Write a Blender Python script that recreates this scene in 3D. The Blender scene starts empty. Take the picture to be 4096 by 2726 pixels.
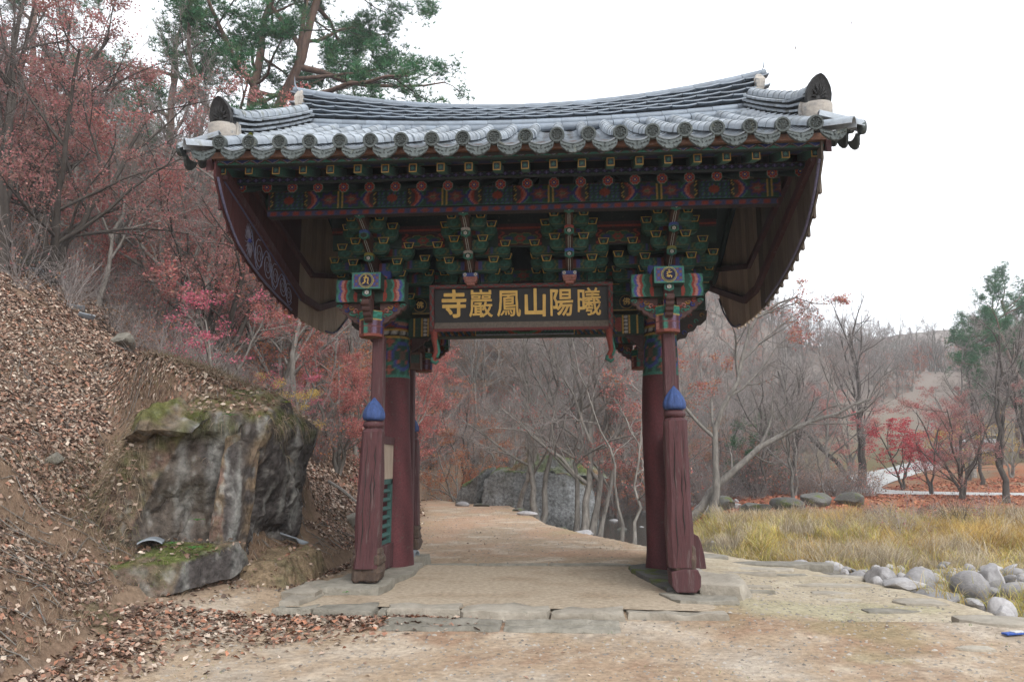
import bpy, math, random
import numpy as np
from mathutils import Vector, Matrix, Euler
R_ = math.radians
rng = np.random.default_rng(7)
S = bpy.context.scene
COL = S.collection

# ------------------------------------------------------------------ camera, sky, sun, exposure
CAM = np.array([.65, -12.82, 1.64]); YAW, PIT, ROL = .07, .1625, -.0033
cam = bpy.data.cameras.new('camera'); cam.lens = 27.0; cam.sensor_width = 36.0
cam.clip_start = .1; cam.clip_end = 2000
co = bpy.data.objects.new('camera', cam); COL.objects.link(co); S.camera = co
_f = Vector((-math.sin(YAW)*math.cos(PIT), math.cos(YAW)*math.cos(PIT), math.sin(PIT)))
_r = Vector((math.cos(YAW), math.sin(YAW), 0)); _u = _r.cross(_f)
_R = _r*math.cos(ROL)+_u*math.sin(ROL); _U = -_r*math.sin(ROL)+_u*math.cos(ROL)
_m = Matrix((_R, _U, -_f)).transposed().to_4x4(); _m.translation = Vector(CAM)
co.matrix_world = _m

SUN_EL, SUN_AZ = 42, 150          # azimuth measured from +Y (away from the camera) clockwise
W = bpy.data.worlds.new('World'); S.world = W; W.use_nodes = True
nt = W.node_tree; nt.nodes.clear()
sky = nt.nodes.new('ShaderNodeTexSky'); sky.sky_type = 'NISHITA'; sky.sun_disc = False
sky.sun_elevation = R_(SUN_EL); sky.sun_rotation = R_(SUN_AZ); sky.dust_density = 3; sky.air_density = 1.0; sky.ozone_density = 1
hs = nt.nodes.new('ShaderNodeHueSaturation'); hs.inputs['Saturation'].default_value = .35
mx = nt.nodes.new('ShaderNodeMixRGB'); mx.inputs[0].default_value = .72; mx.inputs[2].default_value = (9.6, 9.9, 10.4, 1)
bg = nt.nodes.new('ShaderNodeBackground'); bg.inputs[1].default_value = .13
ow = nt.nodes.new('ShaderNodeOutputWorld')
nt.links.new(sky.outputs[0], hs.inputs['Color']); nt.links.new(hs.outputs[0], mx.inputs[1])
nt.links.new(mx.outputs[0], bg.inputs[0]); nt.links.new(bg.outputs[0], ow.inputs[0])
sl = bpy.data.lights.new('sun', 'SUN'); sl.energy = 1.2; sl.angle = R_(25); sl.color = (1, .97, .92)
so = bpy.data.objects.new('sun', sl); COL.objects.link(so)
_sd = Vector((math.sin(R_(SUN_AZ))*math.cos(R_(SUN_EL)), math.cos(R_(SUN_AZ))*math.cos(R_(SUN_EL)), math.sin(R_(SUN_EL))))
so.rotation_euler = _sd.to_track_quat('Z', 'Y').to_euler()
S.view_settings.view_transform = 'Standard'; S.view_settings.look = 'None'
S.view_settings.gamma = 1; S.view_settings.exposure = .88
try: S.view_settings.use_curve_mapping = False
except Exception: pass
S.cycles.max_bounces = 6; S.cycles.diffuse_bounces = 3; S.cycles.glossy_bounces = 2
S.cycles.transparent_max_bounces = 8; S.cycles.volume_bounces = 0

# ------------------------------------------------------------------ noise
def _h(ix, iy, iz, s):
    n = (ix.astype(np.int64)*374761393 + iy.astype(np.int64)*668265263 + iz.astype(np.int64)*2147483647 + s*1274126177) & 0xffffffff
    n = ((n ^ (n >> 13))*1274126177) & 0xffffffff
    return ((n ^ (n >> 16)) & 0xffff)/32767.5-1
def vnoise(p, s=0):
    p = np.asarray(p, float); i = np.floor(p); f = p-i; f = f*f*(3-2*f); i = i.astype(np.int64)
    x, y, z = i[..., 0], i[..., 1], i[..., 2]; fx, fy, fz = f[..., 0], f[..., 1], f[..., 2]
    def L(a, b, t): return a+(b-a)*t
    return L(L(L(_h(x, y, z, s), _h(x+1, y, z, s), fx), L(_h(x, y+1, z, s), _h(x+1, y+1, z, s), fx), fy),
             L(L(_h(x, y, z+1, s), _h(x+1, y, z+1, s), fx), L(_h(x, y+1, z+1, s), _h(x+1, y+1, z+1, s), fx), fy), fz)
def fbm(p, o=4, s=0, gain=.5):
    p = np.asarray(p, float); a = 1; r = 0; t = 0
    for k in range(o): r = r+a*vnoise(p*(2**k), s+k); t += a; a *= gain
    return r/t
def sm(a, b, x):
    t = np.clip((x-a)/(b-a), 0, 1); return t*t*(3-2*t)

# ------------------------------------------------------------------ materials
def newmat(name):
    m = bpy.data.materials.new(name); m.use_nodes = True
    n = m.node_tree.nodes; b = n['Principled BSDF']; return m, n, m.node_tree.links, b
def M(name, c1=None, c2=None, scale=4, rough=.85, bump=.0, bscale=30, attr=False, stretch=(1, 1, 1), rnd=0, spec=.3, c3=None, s3=1.2, t3=.55, detail=6, trans=0, var=.35, bdist=.02, gain=1.0):
    m, n, l, b = newmat(name)
    tc = n.new('ShaderNodeTexCoord'); mp = n.new('ShaderNodeMapping'); mp.inputs['Scale'].default_value = stretch
    l.new(tc.outputs['Object'], mp.inputs['Vector'])
    vec = mp.outputs[0]
    if rnd:
        oi = n.new('ShaderNodeObjectInfo'); ad = n.new('ShaderNodeVectorMath'); ad.operation = 'ADD'
        sc = n.new('ShaderNodeVectorMath'); sc.operation = 'SCALE'; cx = n.new('ShaderNodeCombineXYZ')
        l.new(oi.outputs['Random'], cx.inputs[0]); l.new(oi.outputs['Random'], cx.inputs[1]); l.new(cx.outputs[0], sc.inputs[0]); sc.inputs[3].default_value = 57
        l.new(vec, ad.inputs[0]); l.new(sc.outputs[0], ad.inputs[1]); vec = ad.outputs[0]
    nz = n.new('ShaderNodeTexNoise'); nz.inputs['Scale'].default_value = scale; nz.inputs['Detail'].default_value = detail; nz.inputs['Roughness'].default_value = .65
    l.new(vec, nz.inputs['Vector'])
    rp = n.new('ShaderNodeMapRange'); rp.inputs[1].default_value = .32; rp.inputs[2].default_value = .68; l.new(nz.outputs[0], rp.inputs[0])
    if attr:
        at = n.new('ShaderNodeAttribute'); at.attribute_name = 'Col'
        mr = n.new('ShaderNodeMapRange'); mr.inputs[3].default_value = (1-var)*gain; mr.inputs[4].default_value = (1+var)*gain; l.new(rp.outputs[0], mr.inputs[0])
        vm = n.new('ShaderNodeVectorMath'); vm.operation = 'SCALE'; l.new(at.outputs['Color'], vm.inputs[0]); l.new(mr.outputs[0], vm.inputs[3])
        out = vm.outputs[0]
        if c2 is not None:   # wear colour showing through where the noise is high
            mi = n.new('ShaderNodeMixRGB'); mi.inputs[2].default_value = (*c2, 1); nz2 = n.new('ShaderNodeTexNoise'); nz2.inputs['Scale'].default_value = s3
            nz2.inputs['Detail'].default_value = 8; nz2.inputs['Roughness'].default_value = .7; l.new(vec, nz2.inputs['Vector'])
            r2 = n.new('ShaderNodeMapRange'); r2.inputs[1].default_value = t3; r2.inputs[2].default_value = t3+.12; l.new(nz2.outputs[0], r2.inputs[0])
            l.new(r2.outputs[0], mi.inputs[0]); l.new(out, mi.inputs[1]); out = mi.outputs[0]
    else:
        mi = n.new('ShaderNodeMixRGB'); mi.inputs[1].default_value = (*c1, 1); mi.inputs[2].default_value = (*(c2 or c1), 1)
        l.new(rp.outputs[0], mi.inputs[0]); out = mi.outputs[0]
        if c3 is not None:
            nz3 = n.new('ShaderNodeTexNoise'); nz3.inputs['Scale'].default_value = s3; nz3.inputs['Detail'].default_value = 8; nz3.inputs['Roughness'].default_value = .7
            l.new(vec, nz3.inputs['Vector']); r3 = n.new('ShaderNodeMapRange'); r3.inputs[1].default_value = t3; r3.inputs[2].default_value = t3+.1
            l.new(nz3.outputs[0], r3.inputs[0]); m3 = n.new('ShaderNodeMixRGB'); m3.inputs[2].default_value = (*c3, 1)
            l.new(r3.outputs[0], m3.inputs[0]); l.new(out, m3.inputs[1]); out = m3.outputs[0]
    if rnd:
        mr = n.new('ShaderNodeMapRange'); mr.inputs[3].default_value = 1-rnd; mr.inputs[4].default_value = 1+rnd; l.new(oi.outputs['Random'], mr.inputs[0])
        vm = n.new('ShaderNodeVectorMath'); vm.operation = 'SCALE'; l.new(out, vm.inputs[0]); l.new(mr.outputs[0], vm.inputs[3]); out = vm.outputs[0]
    l.new(out, b.inputs['Base Color']); b.inputs['Roughness'].default_value = rough
    b.inputs['Specular IOR Level'].default_value = spec
    if trans:
        o = n['Material Output']; tr = n.new('ShaderNodeBsdfTranslucent'); l.new(out, tr.inputs[0]); ms = n.new('ShaderNodeMixShader'); ms.inputs[0].default_value = trans
        l.new(b.outputs[0], ms.inputs[1]); l.new(tr.outputs[0], ms.inputs[2]); l.new(ms.outputs[0], o.inputs[0])
    if bump:
        bn = n.new('ShaderNodeTexNoise'); bn.inputs['Scale'].default_value = bscale; bn.inputs['Detail'].default_value = 8; bn.inputs['Roughness'].default_value = .65
        l.new(vec, bn.inputs['Vector']); bp = n.new('ShaderNodeBump'); bp.inputs['Strength'].default_value = bump; bp.inputs['Distance'].default_value = bdist
        l.new(bn.outputs[0], bp.inputs['Height']); l.new(bp.outputs[0], b.inputs['Normal'])
    return m
G = (.016, .062, .040); T = (.045, .19, .14); RD = (.27, .045, .03); B = (.03, .045, .20); Y = (.50, .31, .07); WH = (.55, .55, .5)
K = (.012, .012, .016); BR = (.07, .032, .024); PK = (.42, .19, .16); NV = (.015, .02, .07); MAR = (.115, .033, .038)
MT = dict(
    paint=M('painted_timber', attr=True, c2=(.065, .052, .045), s3=11, t3=.585, scale=40, bump=.25, bscale=60, rough=.75, var=.3, gain=.66),
    maroon=M('maroon_timber', (.090, .033, .036), (.05, .021, .023), scale=6, stretch=(5, 5, .5), bump=.8, bscale=14, rough=.62, c3=(.13, .095, .09), s3=3, t3=.57),
    oldwood=M('weathered_timber', (.11, .075, .055), (.05, .035, .03), scale=8, stretch=(3, 3, 1), bump=.9, bscale=20, c3=(.12, .13, .07), s3=4, t3=.6),
    plank=M('bare_plank', (.46, .37, .29), (.28, .225, .175), scale=5, stretch=(8, 8, .6), bump=.6, bscale=20, rnd=.22),  # bare wood, tone lifted to stand for light reaching the gable tip
    greyplank=M('grey_plank', (.15, .125, .10), (.085, .07, .06), scale=5, stretch=(8, 8, .6), bump=.6, bscale=20, rnd=.22),
    plankred=M('painted_plank', (.085, .026, .028), (.05, .02, .02), scale=5, stretch=(8, 8, .6), bump=.5, bscale=20, rnd=.2, c3=(.09, .06, .05), s3=4, t3=.6),
    dark=M('dark_timber', (.035, .025, .022), (.02, .016, .015), scale=6, bump=.3),
    tile=M('roof_tile', (.29, .325, .36), (.19, .215, .245), scale=5, bump=.35, bscale=40, rough=.55, rnd=.2, c3=(.15, .16, .145), s3=6, t3=.545, spec=.45),
    tiled=M('ridge_tile', (.20, .24, .285), (.14, .165, .20), scale=5, bump=.3, bscale=40, rough=.5, rnd=.2, spec=.45),
    relief=M('relief_tile', (.10, .115, .115), (.055, .066, .064), scale=14, bump=.8, bscale=45, rough=.75, rnd=.15, c3=(.15, .16, .125), s3=8, t3=.6),
    blackt=M('black_tile', (.035, .035, .036), (.02, .02, .02), scale=9, bump=.7, bscale=25, rough=.7),
    plaster=M('lime_plaster', (.42, .38, .33), (.22, .21, .20), scale=7, bump=.6, bscale=20, c3=(.12, .14, .16), s3=5, t3=.56),
    board=M('black_board', (.012, .012, .013), (.02, .02, .021), scale=3, rough=.5),
    gold=M('gold_paint', (.62, .40, .09), (.50, .31, .07), scale=9, rough=.45, spec=.5),
    blue=M('blue_paint', (.045, .085, .235), (.025, .045, .12), scale=10, stretch=(4, 4, .6), bump=.7, bscale=20, rough=.7, c3=(.10, .13, .22), s3=9, t3=.62),
    green=M('green_shutter', (.05, .12, .105), (.03, .07, .065), scale=8, bump=.3, stretch=(3, 3, .5)),
    stone=M('grey_stone', (.27, .25, .21), (.16, .148, .12), scale=5, bump=.9, bscale=14, rnd=.15, c3=(.13, .135, .075), s3=3, t3=.62, bdist=.04),
    pale=M('pale_stone', (.36, .325, .27), (.23, .205, .165), scale=4, bump=.7, bscale=14, rnd=.18, c3=(.2, .19, .15), s3=3, t3=.6, bdist=.04),
    river=M('river_stone', (.34, .33, .33), (.22, .21, .21), scale=4, bump=.6, bscale=14, rnd=.35, rough=.7),
    mossy=M('mossy_stone', (.13, .125, .115), (.08, .078, .07), scale=3, bump=.9, bscale=10, rnd=.2, c3=(.09, .11, .025), s3=2.2, t3=.52, bdist=.05),
    rock=M('rock_face', attr=True, c2=(.24, .235, .21), s3=22, t3=.63, scale=9, var=.55, bump=1, bscale=11, rough=.95, bdist=.06, spec=.1),
    ground=M('ground_surface', attr=True, scale=14, var=.28, bump=.9, bscale=22, rough=.98, bdist=.03, spec=.05, detail=10),
    leaf=M('leaf_blade', attr=True, scale=20, var=.25, rough=.8, trans=.45, spec=.15),
    litter=M('dry_leaf', attr=True, scale=20, var=.2, rough=.85, spec=.1),
    needle=M('pine_needle', attr=True, scale=3, var=.4, rough=.8, trans=.15, spec=.1),
    grass=M('grass_blade', attr=True, scale=3, var=.25, rough=.85, trans=.25, spec=.1),
    bark=M('grey_bark', (.25, .23, .205), (.10, .09, .08), scale=3, stretch=(3, 3, 1), bump=.6, bscale=12, rnd=.25, spec=.1),
    dbark=M('dark_bark', (.085, .072, .062), (.045, .038, .034), scale=3, stretch=(3, 3, 1), bump=.6, bscale=12, rnd=.25, spec=.1),
    pbark=M('pine_bark', (.18, .115, .088), (.095, .064, .054), scale=2, stretch=(3, 3, 1), bump=.9, bscale=8, spec=.1),
    twig=M('twig_bark', (.30, .265, .25), (.19, .165, .155), scale=2, rnd=.3, spec=.05),
    road=M('concrete_road', (.42, .42, .41), (.34, .34, .33), scale=.6, bump=.2),
    water=M('stream_water', (.03, .035, .035), (.05, .05, .04), scale=2, rough=.12, bump=.15, bscale=8, spec=.5),
)

# ------------------------------------------------------------------ mesh helpers
class MB:
    def __init__(s): s.V = []; s.F = []; s.C = []; s.n = 0
    def add(s, V, F, c=(.5, .5, .5)):
        V = np.asarray(V, float).reshape(-1, 3); n = len(V)
        c = np.asarray(c, float)
        if c.ndim == 1: c = np.tile(c, (n, 1))
        s.V.append(V); s.C.append(c); k = s.n
        s.F += [[i+k for i in f] for f in F]; s.n += n; return s
    def box(s, a, b, c=(.5, .5, .5), top=1.0):
        x0, y0, z0 = a; x1, y1, z1 = b
        mx_, my_ = (x0+x1)/2, (y0+y1)/2
        V = [(x0, y0, z0), (x1, y0, z0), (x1, y1, z0), (x0, y1, z0)]
        V += [(mx_+(x-mx_)*top, my_+(y-my_)*top, z1) for x, y, z in V[:4]]
        return s.add(V, [(0, 3, 2, 1), (4, 5, 6, 7), (0, 1, 5, 4), (1, 2, 6, 5), (2, 3, 7, 6), (3, 0, 4, 7)], c)
    def prism(s, pts, d0, d1, axis='y', c=(.5, .5, .5)):
        """outline pts (a,b) extruded along axis; y: (x,z); x: (y,z); z: (x,y)"""
        def P(a, b, d): return {'y': (a, d, b), 'x': (d, a, b), 'z': (a, b, d)}[axis]
        n = len(pts); V = [P(a, b, d0) for a, b in pts]+[P(a, b, d1) for a, b in pts]
        ar = sum(pts[i][0]*pts[(i+1) % n][1]-pts[(i+1) % n][0]*pts[i][1] for i in range(n))
        F = [list(range(n)), list(range(2*n-1, n-1, -1))]+[(i, i+n, (i+1) % n+n, (i+1) % n) for i in range(n)]
        flip = (ar > 0) == (axis in 'xz')
        if d1 < d0: flip = not flip
        if flip: F = [list(f)[::-1] for f in F]
        return s.add(V, F, c)
    def loft(s, rings, c=(.5, .5, .5), caps=True, close=True):
        n = len(rings[0]); V = np.concatenate([np.asarray(r, float) for r in rings]); F = []
        for k in range(len(rings)-1):
            for i in range(n if close else n-1):
                j = (i+1) % n; F.append((k*n+i, k*n+j, (k+1)*n+j, (k+1)*n+i))
        if caps: F.append(list(range(n))[::-1]); F.append([(len(rings)-1)*n+i for i in range(n)])
        if np.asarray(c).ndim == 2: c = np.repeat(np.asarray(c), n, 0)
        return s.add(V, F, c)
    def lathe(s, prof, seg=12, c=(.5, .5, .5), o=(0, 0, 0), rot0=0):
        return s.loft([[(o[0]+r*math.cos(rot0+2*math.pi*i/seg), o[1]+r*math.sin(rot0+2*math.pi*i/seg), o[2]+z) for i in range(seg)] for r, z in prof], c)
    def tube(s, P, r, n=6, c=(.5, .5, .5)):
        P = np.asarray(P, float); r = np.broadcast_to(r, len(P)); rings = []
        for i in range(len(P)):
            t = P[min(i+1, len(P)-1)]-P[max(i-1, 0)]; t /= np.linalg.norm(t)+1e-9
            a = np.cross(t, (0, 0, 1) if abs(t[2]) < .9 else (1, 0, 0)); a /= np.linalg.norm(a); b = np.cross(t, a)
            rings.append([P[i]+r[i]*(a*math.cos(2*math.pi*k/n)+b*math.sin(2*math.pi*k/n)) for k in range(n)])
        return s.loft(rings, c)
    def grid(s, o, u, v, nu, nv, fn, off=0):
        """painted sheet: fn(S,T) -> (nv+1,nu+1,3) colours, S in metres along u, T 0..1 along v; faces +u x v"""
        o, u, v = (np.asarray(q, float) for q in (o, u, v)); U = np.linspace(0, 1, nu+1); V_ = np.linspace(0, 1, nv+1)
        UU, VV = np.meshgrid(U, V_); P = o+UU[..., None]*u+VV[..., None]*v
        c = fn(UU*np.linalg.norm(u), VV)
        F = [(j*(nu+1)+i, j*(nu+1)+i+1, (j+1)*(nu+1)+i+1, (j+1)*(nu+1)+i) for j in range(nv) for i in range(nu)]
        return s.add(P.reshape(-1, 3), F, np.asarray(c).reshape(-1, 3))
    def mesh(s, name, mat, smooth=False):
        me = bpy.data.meshes.new(name); V = np.concatenate(s.V)
        me.from_pydata(V.tolist(), [], s.F); at = me.color_attributes.new('Col', 'FLOAT_COLOR', 'POINT')
        C = np.concatenate(s.C); at.data.foreach_set('color', np.concatenate([C, np.ones((len(C), 1))], 1).astype(np.float32).ravel())
        me.materials.append(MT[mat] if isinstance(mat, str) else mat)
        if smooth: me.polygons.foreach_set('use_smooth', [True]*len(me.polygons))
        me.update(); return me
def fastmesh(name, V, F, C, mat, smooth=False):
    """V (N,3), F (M,k) ints of one size, C (N,3)"""
    me = bpy.data.meshes.new(name); V = np.asarray(V, np.float32); F = np.asarray(F, np.int32); k = F.shape[1]
    me.vertices.add(len(V)); me.vertices.foreach_set('co', V.ravel())
    me.loops.add(F.size); me.loops.foreach_set('vertex_index', F.ravel())
    me.polygons.add(len(F)); me.polygons.foreach_set('loop_start', np.arange(0, F.size, k, dtype=np.int32))
    try: me.polygons.foreach_set('loop_total', np.full(len(F), k, np.int32))
    except Exception: pass
    if smooth: me.polygons.foreach_set('use_smooth', np.ones(len(F), bool))
    me.update(calc_edges=True)
    if C is not None:
        at = me.color_attributes.new('Col', 'FLOAT_COLOR', 'POINT'); C = np.asarray(C, np.float32)
        at.data.foreach_set('color', np.concatenate([C, np.ones((len(C), 1), np.float32)], 1).ravel())
    me.materials.append(MT[mat]); return me
def put(name, me, parent=None, loc=(0, 0, 0), rot=(0, 0, 0), sc=(1, 1, 1)):
    o = bpy.data.objects.new(name, me); COL.objects.link(o); o.location = loc; o.rotation_euler = rot; o.scale = sc
    if parent: o.parent = parent
    return o
def ob(name, mb, mat, parent=None, smooth=False, loc=(0, 0, 0), rot=(0, 0, 0), bevel=0):
    o = put(name, mb.mesh(name, mat, smooth), parent, loc, rot)
    if bevel:
        b = o.modifiers.new('Bevel', 'BEVEL'); b.width = bevel; b.segments = 2; b.limit_method = 'ANGLE'
    return o
def tag(o, label, cat, group=None, kind=None):
    o['label'] = label; o['category'] = cat
    if group: o['group'] = group
    if kind: o['kind'] = kind
    return o
def root(name, loc, label, cat, group=None, rot=(0, 0, 0), sc=(1, 1, 1)):
    return tag(put(name, None, None, loc, rot, sc), label, cat, group)
def struct(name, me):
    o = put(name, me); o['kind'] = 'structure'; return o
def text_mesh(ch, size, ext, off):
    cu = bpy.data.curves.new('gold_character', 'FONT'); cu.body = ch; cu.size = size; cu.align_x = 'CENTER'; cu.align_y = 'CENTER'; cu.extrude = ext; cu.offset = off; cu.resolution_u = 5
    o = bpy.data.objects.new('gold_character', cu); COL.objects.link(o); bpy.context.view_layer.update()
    me = bpy.data.meshes.new_from_object(o.evaluated_get(bpy.context.evaluated_depsgraph_get())); bpy.data.objects.remove(o); bpy.data.curves.remove(cu)
    me.name = 'gold_character'; me.materials.clear(); me.materials.append(MT['gold']); return me
def brush_mesh(ch, size, ext, r):
    """the character thickened like a loaded brush: copies shifted in a ring, each a hair higher, edges slightly wavy"""
    me = text_mesh(ch, size, ext, 0); v = np.array([q.co[:] for q in me.vertices]); F = [list(p.vertices) for p in me.polygons]; m = MB()
    for k in range(9):
        a = 2*math.pi*k/8; o = np.array((math.cos(a)*r*(1.15 if k % 2 else .85), math.sin(a)*r*.85, .0006*k)) if k < 8 else np.array((0, 0, .0055)); w = v+o
        w[:, :2] += .0045*np.stack([fbm(np.stack([w[:, 0]*14, w[:, 1]*14, w[:, 0]*0+3], -1), 2, 1), fbm(np.stack([w[:, 0]*14, w[:, 1]*14, w[:, 0]*0+8], -1), 2, 2)], -1)*2; m.add(w, F)
    bpy.data.meshes.remove(me); return m.mesh('gold_character', 'gold')
def stuff(name, me, label, cat, parent=None):
    o = put(name, me, parent); o['kind'] = 'stuff'
    if not parent: o['label'] = label; o['category'] = cat
    return o
def copy_tree(o, parent=None):
    c = o.copy(); COL.objects.link(c); c.parent = parent
    for ch in list(o.children): copy_tree(ch, c)
    return c

# ================================================================== THE GATE
gate = root('temple_gate', (0, 0, 0), 'single-bay wooden temple gate with painted brackets and heavy grey tiled roof', 'gate')

# ---- dancheong painters: colours of the paint itself
def _mix(c, mask, col): c[mask] = col
def pat_zig(Sx, Tt):
    c = np.zeros(Sx.shape+(3,)); c[:] = (.10, .03, .03); p = .2; a = np.abs((Sx/p) % 1-.5)*2
    _mix(c, a*.9 > 1-Tt+.05, B); _mix(c, (1-a)*.8 > Tt+.15, T); _mix(c, np.abs(a*.9-(1-Tt+.02)) < .07, (.30, .28, .30)); _mix(c, Tt < .08, T); _mix(c, Tt > .94, T)
    return c
def pat_cross(Sx, Tt):
    c = np.zeros(Sx.shape+(3,)); c[:] = (.018, .022, .06); p = .11; a = np.abs((Sx/p) % 1-.5); b = np.abs(Tt-.5)
    _mix(c, (a < .07) & (b < .34), (.14, .11, .30)); _mix(c, (b < .11) & (a < .3), (.14, .11, .30)); _mix(c, (b > .3) & (a > .32), (.04, .14, .12)); _mix(c, Tt > .93, (.12, .05, .03)); _mix(c, Tt < .07, (.05, .10, .03))
    return c
def pat_soffit(p, ph=0):
    def f(Sx, Tt):
        c = np.zeros(Sx.shape+(3,)); c[:] = (.012, .03, .035); a = ((Sx+ph)/p) % 1-.5; r = np.hypot(a*1.5, Tt-.42)
        _mix(c, (np.abs(a)*1.1+Tt*.5 > .52) & (Tt < .75), (.02, .03, .10)); _mix(c, r < .38, (.018, .07, .055)); _mix(c, np.abs(r-.38) < .035, T)
        _mix(c, (np.abs(r-.2) < .03) | (r < .07), (.03, .14, .10)); _mix(c, (Tt > .80) & (np.abs(a) > .28), (.20, .035, .03)); _mix(c, Tt > .93, (.25, .14, .05))
        _mix(c, np.hypot(a*1.5, (Tt-.9)*.6) < .06, (.5, .32, .12)); return c
    return f
def pat_beam(L, lotus=True):
    """one bay of a painted beam, mirrored about its middle"""
    def f(Sx, Tt):
        x = np.abs((Sx % L)/L-.5)*2; c = np.zeros(Sx.shape+(3,)); c[:] = G; t = Tt-.5; w = .035*np.sin(Tt*math.pi*4)
        panel = x < .30; c[panel] = (.018, .05, .055)
        q = np.sin(Sx*2*math.pi/.055)*np.sin(Tt*2*math.pi*3); _mix(c, panel & (q > .45), (.05, .06, .20)); _mix(c, panel & (q < -.55), (.04, .15, .10)); _mix(c, np.hypot((Sx % L-L/2)/.07, t/.22) < 1, (.27, .05, .03))
        _mix(c, np.abs(x-.30) < .022, K); _mix(c, np.abs(x-.34-w) < .011, Y); _mix(c, (x > .37) & (x < .43), (.05, .04, .05))
        d = x-.60+.5*t*t; _mix(c, (d > -.15) & (d < -.10), (.30, .05, .035)); _mix(c, (d > -.10) & (d < -.06), (.45, .16, .13)); _mix(c, (d > -.06) & (d < -.01), (.03, .04, .2)); _mix(c, (d > -.01) & (d < .02), (.05, .19, .14))
        r = np.hypot((x-.78)/.13, t/.33); an = np.arctan2(t/.33, (x-.78)/.13); r2 = r*(1+.22*np.cos(an*7))
        if lotus: _mix(c, r2 < 1.2, (.03, .03, .13)); _mix(c, r2 < .85, (.17, .045, .04)); _mix(c, (r2 < .4), (.30, .12, .10)); _mix(c, r2 < .22, (.05, .17, .1))
        _mix(c, (np.abs(x-.955) < .013), Y); _mix(c, (Tt < .07), (.04, .13, .1)); _mix(c, (Tt > .95), (.10, .03, .03)); return c
    return f
def pat_medal(Sx, Tt):
    c = np.zeros(Sx.shape+(3,)); c[:] = (.05, .018, .02); L = Sx.max(); x = (Sx/L-.5)*2*1.6; y = (Tt-.5)*2; m = np.zeros(Sx.shape, bool); rim = m.copy()
    for cx, cy, r in ((0, 0, .62), (.85, 0, .5), (-.85, 0, .5), (.45, .38, .42), (-.45, .38, .42), (.45, -.38, .42), (-.45, -.38, .42)): m |= np.hypot(x-cx, y-cy) < r
    for cx, cy, r in ((0, 0, .55), (.85, 0, .43), (-.85, 0, .43), (.45, .38, .35), (-.45, .38, .35), (.45, -.38, .35), (-.45, -.38, .35)): rim |= np.hypot(x-cx, y-cy) < r
    _mix(c, m, (.20, .14, .04)); _mix(c, rim, (.02, .08, .05)); _mix(c, np.hypot(np.abs(x)-.8, y) < .3, (.03, .04, .13)); rr = np.hypot(x, y)*(1+.15*np.cos(8*np.arctan2(y, x)))
    _mix(c, rr < .42, (.22, .04, .03)); _mix(c, rr < .16, (.06, .12, .06)); d = np.abs(x)-1.35-.15*np.sin(y*6); _mix(c, (np.abs(d) < .09), (.26, .045, .03)); return c
def pat_bands(cols, wave=.06, n=3):
    """cols [(until, colour)] across T with a scalloped border, repeated n times along S"""
    def f(Sx, Tt):
        L = max(Sx.max(), 1e-6); t = Tt+wave*np.abs(np.sin(Sx/L*math.pi*n)); c = np.zeros(Sx.shape+(3,)); c[:] = cols[-1][1]
        for u, k in cols[::-1]: c[t < u] = k
        return c
    return f

# ---- columns: round, a little crooked, painted collar on top
def column(x, dx, seed):
    rings = []; cs = []
    for k, z in enumerate(np.concatenate([np.linspace(.04, 3.12, 22), np.linspace(3.121, 4.14, 34)])):
        r = .325-.012*z+.012*math.sin(z*2.1+seed)+(.03 if z < .3 else 0)*(1-z/.3); cx = x+dx*(1-z/4)*.5+.02*math.sin(z*1.3+seed); pts = []; cc = []
        for i in range(36):
            a = 2*math.pi*i/36; rr = r*(1+.02*math.sin(a*3+seed+z)); pts.append((cx+rr*math.cos(a), rr*math.sin(a), z))
            u = i/36*8; t = (z-3.12)/1.02
            if z <= 3.12: c = np.array(MAR)*(1+.35*math.sin(a*5+z*2)*math.sin(z*3))
            elif t < .06: c = T
            elif t < .66:
                uu = abs((u % 2)-1); tt = (t-.06)/.6*2; v = abs((tt % 2)-1); c = (.022, .075, .055)
                d = math.hypot(uu-0, v-0)
                if abs(d-.72) < .1: c = (.05, .07, .27)
                elif abs(math.hypot(1-uu, 1-v)-.6) < .1: c = T
                elif (abs(uu-.9) < .1 or abs(uu-v) < .06) and d > .3: c = (.36, .10, .07)
                elif d < .3: c = (.13, .07, .055)
            elif t < .68 or abs(t-.80) < .015: c = Y
            elif t < .79: c = (.45, .45, .42) if math.hypot(((u*1.5) % 1)-.5, (t-.735)*9) < .32 else K
            else: c = (G, RD, B, PK, T)[int((t-.8)*22+1.6*abs(math.sin(u*math.pi/2))) % 5]
            cc.append(c)
        rings.append(pts); cs.append(cc)
    mb = MB(); n = 36; V = np.array(rings).reshape(-1, 3); C = np.array(cs).reshape(-1, 3); F = [(k*n+i, k*n+(i+1) % n, (k+1)*n+(i+1) % n, (k+1)*n+i) for k in range(len(rings)-1) for i in range(n)]
    mb.add(V, F, C); return ob('column', mb, 'paint', gate, smooth=True)
column(-2.27, .06, .5); column(2.23, -.03, 2.2)

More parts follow.
